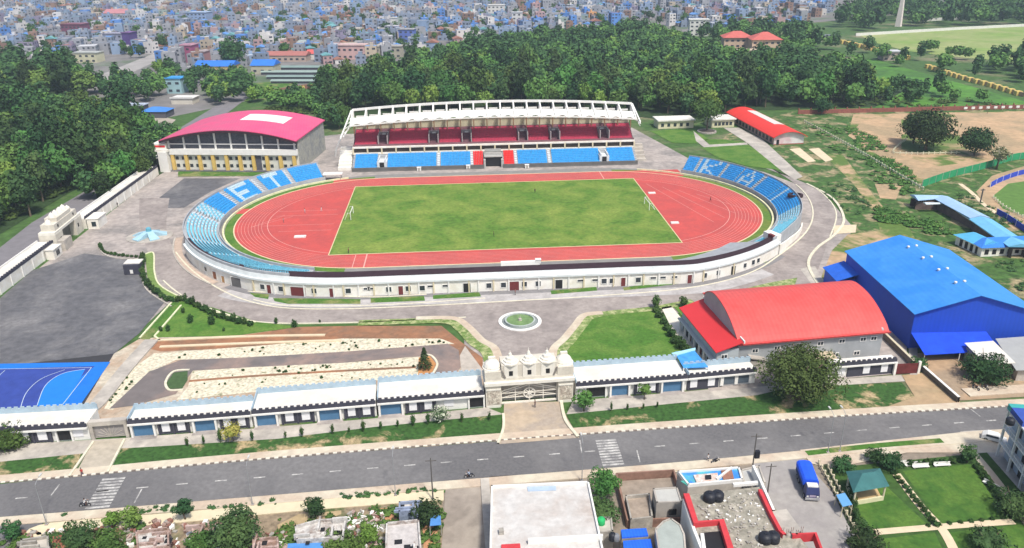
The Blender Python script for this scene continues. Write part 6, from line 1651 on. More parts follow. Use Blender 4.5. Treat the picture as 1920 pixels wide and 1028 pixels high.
# trees between the houses
b = MB()
for k in range(800):
    for _ in range(30):
        px, py = R6.uniform(-60, 1500), R6.uniform(-6, 112) ** 1.0
        p = at(px, py)
        if inpoly((p[0], p[1]), town) and not any(inpoly((p[0], p[1]), r) for r in roads) and not any((p[0] - c[0]) ** 2 + (p[1] - c[1]) ** 2 < (c[2] + 3) ** 2 for c in BLOCKED): break
    i = R6.randrange(len(lowP)); s = R6.uniform(.45, .85)
    b.M = Matrix.Translation((p[0] + 3, p[1] + 3, 0)) @ Matrix.Rotation(R6.uniform(0, 6), 4, 'Z') @ Matrix.Diagonal((s, s, s, 1)); b.k = i % 2
    b.add(lowP[i].v, lowP[i].f)
b.M = None
tag(b.build('town_trees', [M_leafd, M_leaf]), 'scattered dark trees between the far town houses', 'trees', None, 'stuff')

# ================================================================== RIGHT-HAND BUILDINGS AND FENCES
M_lb = mat('roof_light_blue', (0.33, 0.50, 0.72), .06, .5, stripe=((1, 1, 0), 1.0, .05)); M_lb2 = mat('roof_sky_blue', (0.16, 0.44, 0.66), .08, .5)
t = thing('covered_walkway', 'long bent covered walkway with a pale blue double roof', 'walkway', at(1780, 420))
W1 = [at(1714, 370, 3.8), at(1765, 370, 3.8), at(1838, 408, 3.8)]; W2 = [at(1838, 410, 3.8), at(1915, 462, 3.8)]
def roofband(path, wd, z0, z1, m_, nm):
    b = MB(); secs = []
    for i, p in enumerate(path):
        a = path[max(i - 1, 0)]; c = path[min(i + 1, len(path) - 1)]; d = (c - a); d.z = 0; d.normalize(); q = Vector((-d.y, d.x, 0)) * wd / 2
        pl, pr = p + q, p - q
        secs.append([(pl.x, pl.y, z0), (p.x, p.y, z1), (pr.x, pr.y, z0), (pr.x, pr.y, z0 - .2), (pl.x, pl.y, z0 - .2), (pl.x, pl.y, z0)])
    b.sweep(secs); n = len(secs[0]); b.f.append(list(range(n - 1))); b.mi.append(0); b.f.append([(len(secs) - 1) * n + k for k in range(n - 1)][::-1]); b.mi.append(0)
    return b.build(nm, m_, t)
Wall_ = W1 + W2
roofband([Vector((p.x, p.y, 0)) for p in W1], 6.5, 3.7, 4.5, M_lb, 'roof')
roofband([Vector((p.x, p.y, 0)) for p in W2], 7.0, 3.7, 4.6, M_lb2, 'roof')
off = Vector((-2.5, -3.6, 0))
roofband([Vector((p.x, p.y, 0)) + Vector((-.4, -4.8, 0)) + (Vector((-2.4, .4, 0)) if i > 1 else Vector()) for i, p in enumerate([at(1722, 370, 3.8), W1[1], W1[2], W1[2].lerp(W2[1], .62)])], 2.2, 3.2, 3.4, mat('roof_ice', (0.60, 0.68, 0.70), .05, .6), 'front_roof')
b = MB()
for i in range(len(Wall_) - 1):
    ribbon([(Wall_[i].x, Wall_[i].y), (Wall_[i + 1].x, Wall_[i + 1].y)], 4.2, 0, 2.8, b)
b.build('wall', mat('walkway_brown', (0.14, 0.10, 0.09), .25, .5), t)
A, B_ = at(1795, 470), at(2010, 482)
Mq, Lq = frame((at(1838, 482).x, at(1838, 482).y), (at(2020, 474).x, at(2020, 474).y))
t = thing('low_hostel', 'low white building with a hipped bright blue roof behind the blue hall', 'building', Mq.translation)
MB(Mq).box(0, Lq, 0, 7, 0, 2.9).build('wall', M_wallw, t)
b = MB(Mq); o = .7
b.add([(-o, -o, 2.95), (Lq + o, -o, 2.95), (Lq + o, 7 + o, 2.95), (-o, 7 + o, 2.95), (3.2, 3.5, 4.6), (Lq - 3, 3.5, 4.6)], [(0, 1, 5, 4), (2, 3, 4, 5), (0, 4, 3), (1, 2, 5), (3, 2, 1, 0)]); b.build('roof', mat('roof_cobalt', (0.04, 0.20, 0.62), .08, .5), t)
Mq2, L2 = frame((at(1838, 481).x, at(1838, 481).y), (at(1790, 458).x, at(1790, 458).y))
MB(Mq2).box(.05, L2, -6.5, 0, 0, 2.85).build('wing_wall', M_wallw, t)
b = MB(Mq2); b.add([(0, .7, 2.9), (L2 + o, .7, 2.9), (L2 + o, -7.2, 2.9), (0, -7.2, 2.9), (0, -3.2, 4.5), (L2 - 2.5, -3.2, 4.5)], [(3, 2, 1, 0)[::-1], (0, 4, 5, 1), (1, 5, 2), (2, 5, 4, 3), (3, 4, 0)]); b.build('wing_roof', mat('roof_sky', (0.10, 0.42, 0.66), .08, .5), t)
for k in range(12):
    x = 1.0 + k * (Lq - 2) / 12; MB(Mq).box(x, x + 1.2, -.08, -.002, .7, 2.2).build('window', M_black, t)
for k in range(4):
    x = 1.2 + k * (L2 - 2) / 4; MB(Mq2).box(x, x + 1.1, .002, .08, .2, 2.3).build('window', M_black, t)
# long red barrel-roofed building
P0, P1, P2 = at(1452, 270), at(1505, 271), at(1385, 214)
Mt, Lt = frame((P0.x, P0.y), (P1.x, P1.y)); Dp = 55.0; LXt = 14.0
Mt = Matrix.Translation((127.3, 82.7, 0)) @ Matrix.Rotation(RAD(3.0), 4, 'Z')
t = thing('long_hall', 'long low hall with a bright red barrel roof and a pale skylight', 'hall', Mt.translation)
MB(Mt).box(0, LXt, 0, Dp, 0, 3.6).build('wall', mat('long_hall_wall', (0.34, 0.24, 0.21), .15, .5), t)
def bz(x): u = (x - LXt / 2) / (LXt / 2 + .8); return 3.8 + 2.4 * (1 - u * u)
b = MB(Mt); N = 12; pts = [(0, 0), (LXt, 0)] + [(LXt - LXt * k / N, bz(LXt - LXt * k / N) - .1) for k in range(N + 1)]; n = len(pts)
b.add([(x, -.25, z) for x, z in pts] + [(x, -.004, z) for x, z in pts], [tuple(range(n)), tuple(range(2 * n - 1, n - 1, -1))] + [(i, n + i, n + (i + 1) % n, (i + 1) % n) for i in range(n)])
b.build('gable_wall', mat('gable_pinkwhite', (0.68, 0.48, 0.50), .1, .3, c2=(0.7, 0.68, 0.66), s2=.15), t)
b = MB(Mt); secs = []
for k in range(15):
    x = -1 + (LXt + 2) * k / 14; z = bz(x); secs.append([(x, -1.6, z), (x, Dp + 1, z), (x, Dp + 1, z - .25), (x, -1.6, z - .25), (x, -1.6, z)])
b.sweep(secs)
for f in b.f: f.reverse()
b.build('roof', mat('roof_scarlet', (0.76, 0.05, 0.035), .06, .15, rough=.5), t)
b = MB(Mt); secs = []
for k in range(7):
    x = LXt * .42 + LXt * .36 * k / 6; z = bz(x) + .1; secs.append([(x, 14, z - .1), (x, 14, z), (x, 46, z), (x, 46, z - .1)])
b.sweep(secs)
for f in b.f: f.reverse()
b.build('skylight', mat('skylight_pale', (0.66, 0.60, 0.56), .05, 1), t)
MB(Mt).box(1.2, 2.4, -.33, -.252, 0, 2.4).build('door', M_black, t)
MB(Mt).box(-.02, LXt + .02, -.3, -.252, 0, .45).build('plinth', mat('plinth_red', (0.40, 0.12, 0.10), .1, 1), t)
for k in range(15): MB(Mt).box(-.08, -.002, 2 + k * 4, 4.2 + k * 4, .8, 2.6).build('window', M_black, t)
for a, c, lab in ((1234, 1300, 'left of the two small cream houses beyond the grandstand'), (1334, 1376, 'right of the two small cream houses, behind the planter tree')):
    A = at(a, 242 if a < 1300 else 240); B_ = at(c, 240 if a < 1300 else 238); Mh2, Lh2 = frame((A.x, A.y), (B_.x, B_.y))
    t = thing('small_house', lab, 'house', Mh2.translation)
    MB(Mh2).box(0, Lh2, 0, 9, 0, 3.7).build('wall', mat('house_cream', (0.66, 0.62, 0.42), .06, .6), t)
    MB(Mh2).box(-.6, Lh2 + .6, -.8, 9.6, 3.702, 4.3).build('roof', M_roofw, t)
    for k in range(5):
        x = 1.4 + k * (Lh2 - 2) / 5; MB(Mh2).box(x, x + 1.4, -.08, -.002, 1.0, 2.6).build('window' if k != 2 else 'door', M_glass, t)
# planter
p = at(1325, 248); t = thing('round_planter', 'round grey planter ring under the tree beyond the grandstand', 'planter', p)
b = MB(); b.lathe(p, [(4.6, 0), (4.6, .7), (3.9, .72), (3.9, .4)], 24); b.build('ring', M_conc, t)
b = MB(); b.lathe(p, [(3.88, .3), (3.88, .45)], 24); b.build('soil', mat('soil_dark', (0.10, 0.085, 0.07), .2, 1), t)
# fences
M_brick = mat('wall_red_brick', (0.27, 0.10, 0.075), .2, .8)
lowwall('boundary_wall', 'long red-brown brick wall with posts along the back of the dirt field', 'wall', [(165, 146.5), (290, 145.5), (420, 144.5)], .5, 2.2, M_brick, post=(6.5, .55, .9), px=False)
for k in range(9):
    p = at(1798 + k * 15, 204.5); t = thing('wall_plaque', 'white square plaque on the brick wall right of the huge tree', 'plaque', (p.x, 143.6, 0), 'white plaques on the brick wall')
    MB().box(p.x - .9, p.x + .9, 143.5, 143.9, 1.0, 2.1).build('panel', M_white, t); MB().box(p.x - .1, p.x + .1, 143.6, 143.8, 0, .998).build('post', M_conc, t)
def fence(lab, pts, sp, h, m_, rail=.3, ph=None, name='post_fence', grp=None):
    path = pxpath(pts, 4); t = thing(name, lab, 'fence', (*path[0], 0), grp)
    for x, y, a in along(path, sp): b = MB(); b.obox((x, y), .3, .3, 0, h, a); b.build('post', m_, t)
    ribbon(path, .12, h * .45, h * .45 + rail).build('rail', m_, t)
    return t
M_fen = mat('fence_cream', (0.70, 0.68, 0.50), .1, 1)
fence('long dashed cream post fence crossing the scrub diagonally', [(1508, 230), (1600, 280), (1680, 328), (1732, 358)], 2.6, 1.5, M_fen, .5)
fence('short cream fence at the left corner of the huge tree plot', [(1700, 262), (1675, 284), (1690, 290), (1800, 289)], 2.4, 1.3, M_fen, .3)
t = thing('mesh_fence', 'green netting fence across the dirt field at right', 'fence', at(1780, 335))
path = pxpath([(1728, 352), (1780, 334), (1850, 316), (1906, 300), (2000, 292)], 4)
ribbon(path, .12, .1, 2.9).build('netting', mat('netting_green', (0.03, 0.30, 0.13), .15, .4), t)
for x, y, a in along(path, 5): b = MB(); b.obox((x, y), .2, .2, 0, 3.0, a); b.build('post', M_conc, t)
for q, lab in (([(1856, 352), (1880, 340), (1925, 326), (2000, 318)], 'royal blue tarpaulin screen behind the grass circle'), ([(1868, 402), (1892, 416), (1925, 438), (1990, 470)], 'royal blue tarpaulin screen in front of the grass circle')):
    path = pxpath(q, 4); t = thing('tarpaulin_screen', lab, 'screen', (*path[0], 0))
    ribbon(path, .15, .1, 2.0).build('sheet', mat('tarp_deep_blue', (0.03, 0.07, 0.50), .2, .5), t)
    for x, y, a in along(path, 6): b = MB(); b.obox((x, y), .2, .2, 0, 2.2, a); b.build('post', M_white, t)
fence('curved row of yellowish posts round the grass circle', [(1862, 372), (1880, 388), (1915, 408), (1960, 430)], 2.4, 1.2, M_fen, .2)
# yellow walls and the pale line of the far meadow
lowwall('boundary_wall', 'yellow panelled wall zigzagging down the lane at far right', 'wall', [(1740, 128), (1800, 148), (1860, 164), (1918, 182)], .5, 2.4, mat('wall_dusty_pink', (0.42, 0.28, 0.20), .2, .5), post=(7, 3.4, .1), pm=mat('panel_yellow', (0.66, 0.50, 0.16), .1, 1))
lowwall('boundary_wall', 'yellow wall along the upper lane beside the glade trees', 'wall', [(1570, 80), (1640, 96), (1700, 112)], .5, 3.0, MATS['wall_dusty_pink'], post=(9, 4.0, .1), pm=MATS['panel_yellow'])
lowwall('boundary_wall', 'long thin white wall along the far side of the meadow', 'wall', [(1604, 68), (1700, 62), (1820, 55), (1960, 48)], .8, 2.6, M_fw)
lowwall('boundary_wall', 'short white wall among the far trees above the meadow', 'wall', [(1735, 40), (1818, 36)], .8, 3.0, M_fw)
fb(1655, 1690, 114, 98, 12, C_('lane_house', (0.42, 0.34, 0.30)), ROOFS[1], 'house', 'small two-storey house on the lane at the right', floors=2)
fb(1540, 1572, 78, 68, 10, C_('cream_w', (0.60, 0.56, 0.48)), ROOFS[4], 'house', 'low cream house at the start of the lane')
fb(1395, 1420, 58, 48, 10, M_fw, ROOFS[1], 'house', 'pale house in the trees above the red-roofed quarters')
# ================================================================== NEAR SIDE OF THE STREET
def near_building(name, label, cat, pts, z, wall, roof, par=.5, parm=None, z0=0.0):
    P_ = [at(x, y, z) for x, y in pts]; P2 = [(p.x, p.y) for p in P_]
    n = len(P2); area = sum(P2[i][0] * P2[(i + 1) % n][1] - P2[(i + 1) % n][0] * P2[i][1] for i in range(n))
    if area < 0: P2 = P2[::-1]
    c = (sum(p[0] for p in P2) / n, sum(p[1] for p in P2) / n)
    t = thing(name, label, cat, (c[0], c[1], 0))
    MB().prism(P2, z0, z - .25).build('wall', wall, t)
    ins = [(c[0] + (p[0] - c[0]) * .985, c[1] + (p[1] - c[1]) * .985) for p in P2]
    MB().prism(ins, z - .248, z).build('roof', roof, t)
    if par:
        b = MB(); P3 = P2
        for i in range(n):
            a, q = Vector(P3[i]), Vector(P3[(i + 1) % n]); d = (q - a).normalized(); m = Vector((-d.y, d.x)) * .26
            b.add([(a.x, a.y, z - .246), (q.x, q.y, z - .246), (q.x + m.x, q.y + m.y, z - .246), (a.x + m.x, a.y + m.y, z - .246), (a.x, a.y, z + par), (q.x, q.y, z + par), (q.x + m.x, q.y + m.y, z + par), (a.x + m.x, a.y + m.y, z + par)], [(0, 3, 2, 1), (4, 5, 6, 7), (0, 1, 5, 4), (1, 2, 6, 5), (2, 3, 7, 6), (3, 0, 4, 7)])
        b.build('parapet', parm or wall, t)
    return t
def on_roof(t, nm, pts, z, h, m_):
    P_ = [tuple(at(x, y, z)[:2]) for x, y in pts]; return MB().prism(P_, z + .001, z + h).build(nm, m_, t)
def wall_on(t, nm, pts, z, h, wd, m_, z0=None):
    path = [tuple(at(x, y, z)[:2]) for x, y in pts]; return ribbon(path, wd, z if z0 is None else z0, z + h).build(nm, m_, t)
M_roofm = mat('flat_roof_white', (0.56, 0.545, 0.52), .12, .9, c2=(0.46, 0.41, 0.37), s2=.16, t=(.44, .66))
M_dull = mat('old_concrete', (0.32, 0.30, 0.265), .25, .8, c2=(0.42, 0.39, 0.34), s2=.4, t=(.5, .62))
M_deb = mat('debris_roof', (0.25, 0.235, 0.19), .3, 1.0, c2=(0.36, 0.335, 0.275), s2=.5)
M_redp = mat('parapet_red', (0.56, 0.05, 0.06), .12, .8)
M_tank = mat('tank_black', (0.02, 0.022, 0.03), .1, 1, rough=.5)
t = near_building('flat_roofed_store', 'large building with a wide stained white flat roof by the brown lane', 'building', [(921, 914), (1104, 906), (1140, 1075), (917, 1078)], 6.0, mat('store_wall', (0.50, 0.52, 0.52), .08, .5), M_roofm, .45, M_white)
on_roof(t, 'pale_blue_sheet', [(988, 914), (1042, 912), (1043, 920), (990, 922)], 6.0, .12, mat('sheet_pale_blue', (0.40, 0.50, 0.62), .1, 1))
on_roof(t, 'roof_hatch', [(935, 997), (944, 996), (945, 1003), (936, 1004)], 6.0, .7, M_dull)
wall_on(t, 'inner_parapet', [(990, 1020), (1130, 1012)], 6.0, .9, .4, M_white)
on_roof(t, 'red_sheet', [(940, 1024), (975, 1022), (976, 1030), (940, 1032)], 6.0, .3, M_redp)
def tank(px, py, z, r, h, m_, lab, z0=None):
    p = at(px, py, z); t = thing('water_tank', lab, 'water tank', p)
    b = MB(); b.lathe(p, [(r, 0), (r * 1.02, .1), (r, h * .3), (r * 1.03, h * .33), (r, h * .36), (r * 1.03, h * .66), (r, h * .7), (r * .8, h * .86), (r * .3, h * .95)], 16); b.build('body', m_, t, True)
    b = MB(); b.lathe(p + Vector((0, 0, h * .95)), [(r * .3, 0), (r * .3, .08)], 12); b.build('lid', m_, t)
t = near_building('small_hut', 'small pale hut with a green tank beside the white flat roof', 'hut', [(1117, 972), (1147, 970), (1150, 998), (1118, 1000)], 3.6, M_dull, M_conc_l, .2)
tank(1127, 982, 3.62, .6, 1.2, mat('tank_green', (0.03, 0.42, 0.13), .1, 1), 'small bright green water tank on the pale hut')
M_vb = mat('sheet_vivid_blue', (0.02, 0.14, 0.72), .1, .6, stripe=((1, 0, 0), .5, .12))
near_building('blue_roofed_shed', 'upper of two vivid blue shed roofs beside the brown yard', 'shed', [(1164, 993), (1212, 990), (1216, 1004), (1166, 1008)], 3.8, M_dull, M_vb, 0)
near_building('blue_roofed_shed', 'lower of two vivid blue shed roofs at the bottom edge', 'shed', [(1168, 1014), (1220, 1010), (1230, 1050), (1170, 1052)], 3.4, M_dull, M_vb, 0)
t = near_building('blank_house', 'house with a pale grey-green many-sided roof left of the red parapet', 'house', [(1228, 993), (1243, 978), (1258, 972), (1276, 985), (1284, 1003), (1290, 1070), (1240, 1070)], 5.0, M_conc_l, mat('roof_grey_green', (0.36, 0.40, 0.37), .1, .7), .15)
tank(1148, 1012, 3.2, .55, 1.3, M_tank, 'left black water tank of the pair at the bottom edge')
tank(1155, 1013, 3.2, .5, 1.2, mat('tank_grey', (0.20, 0.21, 0.23), .1, 1), 'grey water tank beside a black one at the bottom edge')
# brown walled yard
t = lowwall('yard_wall', 'reddish brown brick yard wall with an open dusty yard inside', 'wall', [(1155, 902), (1262, 895), (1286, 970), (1284, 985), (1176, 990), (1155, 902)], .35, 1.6, mat('yard_brick', (0.27, 0.16, 0.12), .25, .8))
sheet('yard', [(1157, 904), (1262, 897), (1284, 980), (1177, 987)], mat('yard_dust', (0.30, 0.25, 0.20), .2, .7), .18)
t = near_building('unfinished_shed', 'roofless brown unfinished shed inside the dusty yard', 'shed', [(1172, 934), (1218, 930), (1224, 975), (1182, 980)], 1.7, M_dull, mat('shed_floor', (0.33, 0.27, 0.215), .25, .8), .6, M_dull)
t = near_building('concrete_house', 'plain grey concrete house with a pale flat roof in the dusty yard', 'house', [(1224, 917), (1270, 914), (1279, 942), (1231, 944)], 4.2, mat('bare_concrete', (0.40, 0.37, 0.33), .12, .6), mat('roof_pale_grey', (0.47, 0.47, 0.44), .08, .6), .15)
p = at(1262, 958); b = MB(Matrix.Translation(p)); b.box(-.6, .6, .0, .2, 1.4, 2.3) if False else None
q_ = at(1262, 944, 4.2); MB().box(q_.x - .6, q_.x + .6, q_.y - .25, q_.y - .01, 2.1, 3.1).build('window', M_black, t)
# mural building
t = near_building('mural_building', 'building with a blue and turquoise painted front panel by the street', 'building', [(1270, 886), (1386, 878), (1393, 902), (1290, 912)], 5.6, M_conc_l, mat('roof_paint_blue', (0.05, 0.24, 0.62), .15, .4, c2=(0.10, 0.42, 0.50), s2=.2, t=(.5, .6)), .35, M_white)
on_roof(t, 'painted_panel', [(1300, 893), (1345, 889), (1348, 904), (1306, 907)], 5.6, .25, mat('panel_peach', (0.60, 0.40, 0.32), .25, .9, c2=(0.65, 0.62, 0.58), s2=.9))
on_roof(t, 'roof_hatch', [(1322, 893), (1333, 892), (1334, 899), (1323, 900)], 5.86, .2, M_black)
on_roof(t, 'painted_panel', [(1352, 884), (1372, 883), (1376, 899), (1356, 901)], 5.6, .22, mat('panel_rust', (0.28, 0.14, 0.10), .25, .9))
on_roof(t, 'painted_panel', [(1276, 903), (1290, 900), (1294, 910), (1288, 911)], 5.6, .1, mat('panel_turquoise', (0.08, 0.38, 0.32), .1, .9))
wall_on(t, 'steel_beam', [(1343, 902), (1372, 880)], 5.6, .5, .3, M_white)
near_building('grey_block', 'low grey concrete block between the painted building and the side lane', 'building', [(1388, 882), (1424, 874), (1436, 908), (1396, 914)], 5.0, M_conc_l, mat('roof_block_grey', (0.44, 0.44, 0.42), .08, .6), .2)
# debris roof with red parapets
t = near_building('flat_roofed_house', 'house with debris on its grey flat roof and red parapets, lower right of centre', 'house', [(1284, 928), (1424, 912), (1462, 962), (1562, 1080), (1330, 1090), (1302, 985)], 6.2, M_wallw, M_deb, 0)
wall_on(t, 'parapet', [(1286, 934), (1304, 988), (1352, 984), (1376, 1060)], 6.2, .9, .9, M_redp, 5.4)
wall_on(t, 'parapet', [(1424, 925), (1444, 968), (1462, 1002), (1470, 1010)], 6.2, .8, .55, M_redp, 5.4)
wall_on(t, 'parapet', [(1484, 1009), (1528, 1006), (1548, 1060)], 6.2, .7, .4, M_redp, 5.4)
wall_on(t, 'edge_coping', [(1412, 878), (1428, 912), (1450, 962)], 6.2, .6, .4, M_white, 0.2)
wall_on(t, 'edge_coping', [(1282, 940), (1302, 1000), (1330, 1070)], 6.0, .5, .45, M_white, 0.2)
on_roof(t, 'pale_slab', [(1448, 962), (1474, 958), (1508, 1005), (1466, 1010)], 6.2, .35, M_conc_l)
on_roof(t, 'dark_well', [(1312, 1000), (1352, 996), (1372, 1050), (1330, 1055)], 6.2, .03, M_black)
wall_on(t, 'white_beam', [(1374, 912), (1420, 908)], 6.2, .5, .5, M_white)
wall_on(t, 'white_beam', [(1316, 1005), (1322, 1050)], 6.2, .5, .5, M_white)
for i, (px, py, r) in enumerate(((1330, 938, .95), (1345, 936, .95))): tank(px, py, 6.22, r, 1.5, M_tank, ('left', 'right')[i] + ' one of two black water tanks at the back of the debris roof')
for i, (px, py, r) in enumerate(((1434, 1015, .95), (1449, 1014, .95))): tank(px, py, 6.22, r, 1.5, M_tank, ('left', 'right')[i] + ' one of two black water tanks at the front of the debris roof')
# roof clutter
rr = random.Random(9); b = MB()
poly = [tuple(at(x, y, 6.2)[:2]) for x, y in ((1305, 940), (1415, 922), (1450, 1000), (1470, 1040), (1385, 1045), (1360, 980), (1315, 980))]; xs = [p[0] for p in poly]; ys = [p[1] for p in poly]
for k in range(240):
    p = (rr.uniform(min(xs), max(xs)), rr.uniform(min(ys), max(ys)))
    if inpoly(p, poly): b.k = rr.choice((0, 0, 1, 2)); b.obox(p, rr.uniform(.12, .5), rr.uniform(.1, .35), 6.2, 6.2 + rr.uniform(.06, .3), rr.uniform(0, 3))
tag(b.build('roof_debris', [M_conc_l, M_dull, M_white]), 'scattered bricks and scraps on the grey roof with red parapets', 'debris', None, 'stuff')
for i in range(5):
    p = at(1466 + i * 9, 1004 + (i % 2) * 4, 6.2); t2 = thing('steel_rebar_column', 'short column stub with bent bars at the front corner of the debris roof', 'column', p, 'column stubs at the front roof corner')
    MB().box(p.x - .15, p.x + .15, p.y - .15, p.y + .15, 6.2, 6.9).build('stub', M_dull, t2)
    for dx in (-.1, .1): MB().tube([(p.x + dx, p.y, 6.9), (p.x + dx * 1.6, p.y, 7.6 + .2 * i % .3)], .03, 5).build('bar', mat('rust', (0.22, 0.08, 0.05), .2, 1), t2)

# ruined houses and rubble, lower left
M_ruin = mat('ruin_white', (0.52, 0.50, 0.47), .3, 1.2, c2=(0.30, 0.25, 0.22), s2=.5, t=(.5, .6)); M_ruinp = mat('ruin_pink', (0.50, 0.38, 0.34), .3, 1.2, c2=(0.26, 0.17, 0.13), s2=.6)
def ruin(label, pts, z, m1, m2, holes, seed):
    rr = random.Random(seed); t = near_building('ruined_house', label, 'ruin', pts, z, m1, m2, .5, m1)
    P_ = [at(x, y, z) for x, y in pts]; c = sum(P_, Vector()) / len(P_)
    for k in range(holes):
        a = rr.choice(P_); q = c.lerp(a, rr.uniform(.1, .75)) + Vector((rr.uniform(-1, 1), rr.uniform(-1, 1), 0))
        MB().obox((q.x, q.y), rr.uniform(.6, 1.3), rr.uniform(.5, 1.1), z + .001, z + .03, .05).build('roof_hole', M_black, t)
    for k in range(4):
        q = c.lerp(rr.choice(P_), rr.uniform(.2, .8)); MB().obox((q.x, q.y), rr.uniform(1.5, 3.5), .3, z + .001, z + rr.uniform(.4, 1.1), rr.choice((0.05, 1.6))).build('broken_wall', m1, t)
    return t
ruin('broken grey-white roofless house behind the large dark tree at the bottom', [(553, 990), (598, 978), (650, 976), (644, 1012), (556, 1016)], 2.8, M_ruin, M_ruin, 5, 1)
ruin('broken white house with square holes left of the brown lane', [(724, 984), (786, 978), (792, 1050), (722, 1055)], 3.2, M_ruin, mat('ruin_floor', (0.50, 0.47, 0.45), .2, 1), 9, 2)
ruin('small bluish ruin at the edge of the pale lane', [(748, 945), (792, 942), (790, 960), (748, 964)], 2.4, mat('ruin_blue', (0.26, 0.31, 0.42), .3, 1), M_ruin, 3, 3)
ruin('pinkish ruin left of the large dark tree', [(360, 992), (404, 986), (406, 1008), (364, 1020)], 1.6, M_ruinp, M_ruinp, 5, 4)
ruin('grey ruin between the small trees at the bottom left', [(255, 1000), (318, 992), (318, 1028), (258, 1036)], 1.8, M_ruinp, M_ruin, 6, 5)
ruin('low pink ruin right of the large dark tree at the bottom edge', [(474, 1014), (522, 1010), (524, 1040), (474, 1044)], 2.0, M_ruinp, M_ruinp, 4, 6)
ruin('flat grey-roofed house at the bottom left corner', [(40, 1016), (92, 1008), (94, 1044), (36, 1048)], 2.6, M_dull, M_conc_l, 2, 7)
near_building('rusty_roof_hut', 'hut with a rusty red-brown roof at the bottom left', 'hut', [(98, 1006), (122, 1002), (128, 1036), (98, 1040)], 2.4, M_dull, mat('rust_roof', (0.30, 0.12, 0.075), .2, .8), 0)
for lab, q, z in (('bright blue tarpaulin roof at the bottom edge below the grey ruin', [(540, 1022), (604, 1017), (608, 1050), (536, 1052)], 2.2), ('small blue tarpaulin roof beside the brown lane', [(808, 970), (826, 968), (827, 984), (806, 986)], 2.2)):
    P_ = [at(x, y, z) for x, y in q]; c = sum(P_, Vector()) / 4; t = thing('tarpaulin_shelter', lab, 'shelter', (c.x, c.y, 0))
    MB().slab([(p.x, p.y, z + (.25 if i < 2 else 0)) for i, p in enumerate(P_)][::-1], .08).build('tarpaulin', mat('tarp_soft_blue', (0.08, 0.24, 0.55), .15, .6), t)
    for p in P_: MB().box(p.x - .06, p.x + .06, p.y - .06, p.y + .06, 0, z - .1).build('post', M_dull, t)
sheet('orange_earth', [(712, 954), (745, 952), (744, 978), (716, 982)], mat('orange_soil', (0.50, 0.27, 0.14), .15, .8), .07)
sheet('orange_earth', [(746, 964), (790, 962), (790, 974), (746, 976)], mat('brown_soil', (0.36, 0.20, 0.12), .15, .8), .07)
sheet('orange_earth', [(792, 985), (822, 984), (820, 1060), (796, 1060)], MATS['orange_soil'], .07)
sheet('orange_earth', [(520, 985), (560, 965), (640, 958), (640, 965), (560, 990), (530, 1025)], mat('tan_soil', (0.42, 0.32, 0.18), .2, .8), .07)
rr = random.Random(31); b = MB()
for q, n in (([(230, 985), (330, 975), (335, 1030), (240, 1035)], 170), ([(345, 985), (420, 980), (415, 1030), (350, 1035)], 170), ([(640, 965), (720, 958), (722, 1010), (640, 1005)], 130), ([(460, 1005), (545, 1000), (545, 1035), (460, 1035)], 100), ([(650, 1000), (725, 1000), (725, 1040), (650, 1040)], 70), ([(40, 1000), (230, 988), (230, 1035), (40, 1035)], 150)):
    poly = [tuple(at(*p)[:2]) for p in q]; xs = [p[0] for p in poly]; ys = [p[1] for p in poly]
    for k in range(n):
        p = (rr.uniform(min(xs), max(xs)), rr.uniform(min(ys), max(ys)))
        if inpoly(p, poly): b.k = rr.choice((0, 1, 2, 3)); b.obox(p, rr.uniform(.2, 1.1), rr.uniform(.15, .7), 0, rr.uniform(.15, .7), rr.uniform(0, 3))
tag(b.build('rubble', [M_white, M_ruinp, M_dull, mat('rubble_brick', (0.25, 0.12, 0.09), .2, 1)]), 'heaps of broken bricks and concrete between the ruined houses', 'rubble', None, 'stuff')

# right-edge balcony building
A, B_ = at(1868, 856), at(1940, 960)
Me, Le = frame((B_.x, B_.y), (A.x, A.y))
t = thing('balcony_building', 'pale blue three-storey building with dark balconies at the right frame edge', 'building', Me.translation)
H3 = 9.6
M_pb = mat('wall_powder_blue', (0.42, 0.50, 0.56), .08, .6)
MB(Me).box(-8, Le, -14, -1.2, 0, H3).build('wall', M_pb, t)
MB(Me).box(-8.2, Le + .3, -14.2, .25, H3 + .002, H3 + .3).build('roof', mat('roof_ice_grey', (0.50, 0.53, 0.54), .08, .6), t)
for k in range(3):
    z = 3.1 * (k + 1) - .1
    if k < 2:
        o = MB(Me).box(-8, Le + .1, -1.198, .2, z, z + .22).build('balcony_slab', M_white, t)
        b = MB(Me); b.box(-8, Le + .1, .08, .16, z + .95, z + 1.05)
        for j in range(int((Le + 8) / .8)): b.box(-8 + j * .8, -7.94 + j * .8, .09, .15, z + .2, z + .98)
        b.build('railing', M_white, o)
    for j in range(6):
        x = -7 + j * (Le + 7) / 6; MB(Me).box(x, x + 1.7, -1.18, -1.1, z - 2.9, z - .4).build('opening', M_black, t)
for j in range(6):
    x = -7.9 + j * (Le + 7.7) / 5; MB(Me).box(x, x + .35, -.2, .15, 0, H3).build('column', M_white, t)
b = MB(Me); b.box(Le - 1, Le + .28, -8, .2, H3 + .3, H3 + 1.3); b.build('roof_band', mat('band_teal', (0.05, 0.36, 0.34), .1, 1), t)
b = MB(Me); b.box(Le - 5.5, Le - 1.02, -8, .2, H3 + .3, H3 + 1.3); b.build('roof_band', mat('band_navy', (0.04, 0.09, 0.38), .1, 1), t)
tank(1893, 795, 9.95, .7, 1.3, M_tank, 'black water tank on the roof of the balcony building')

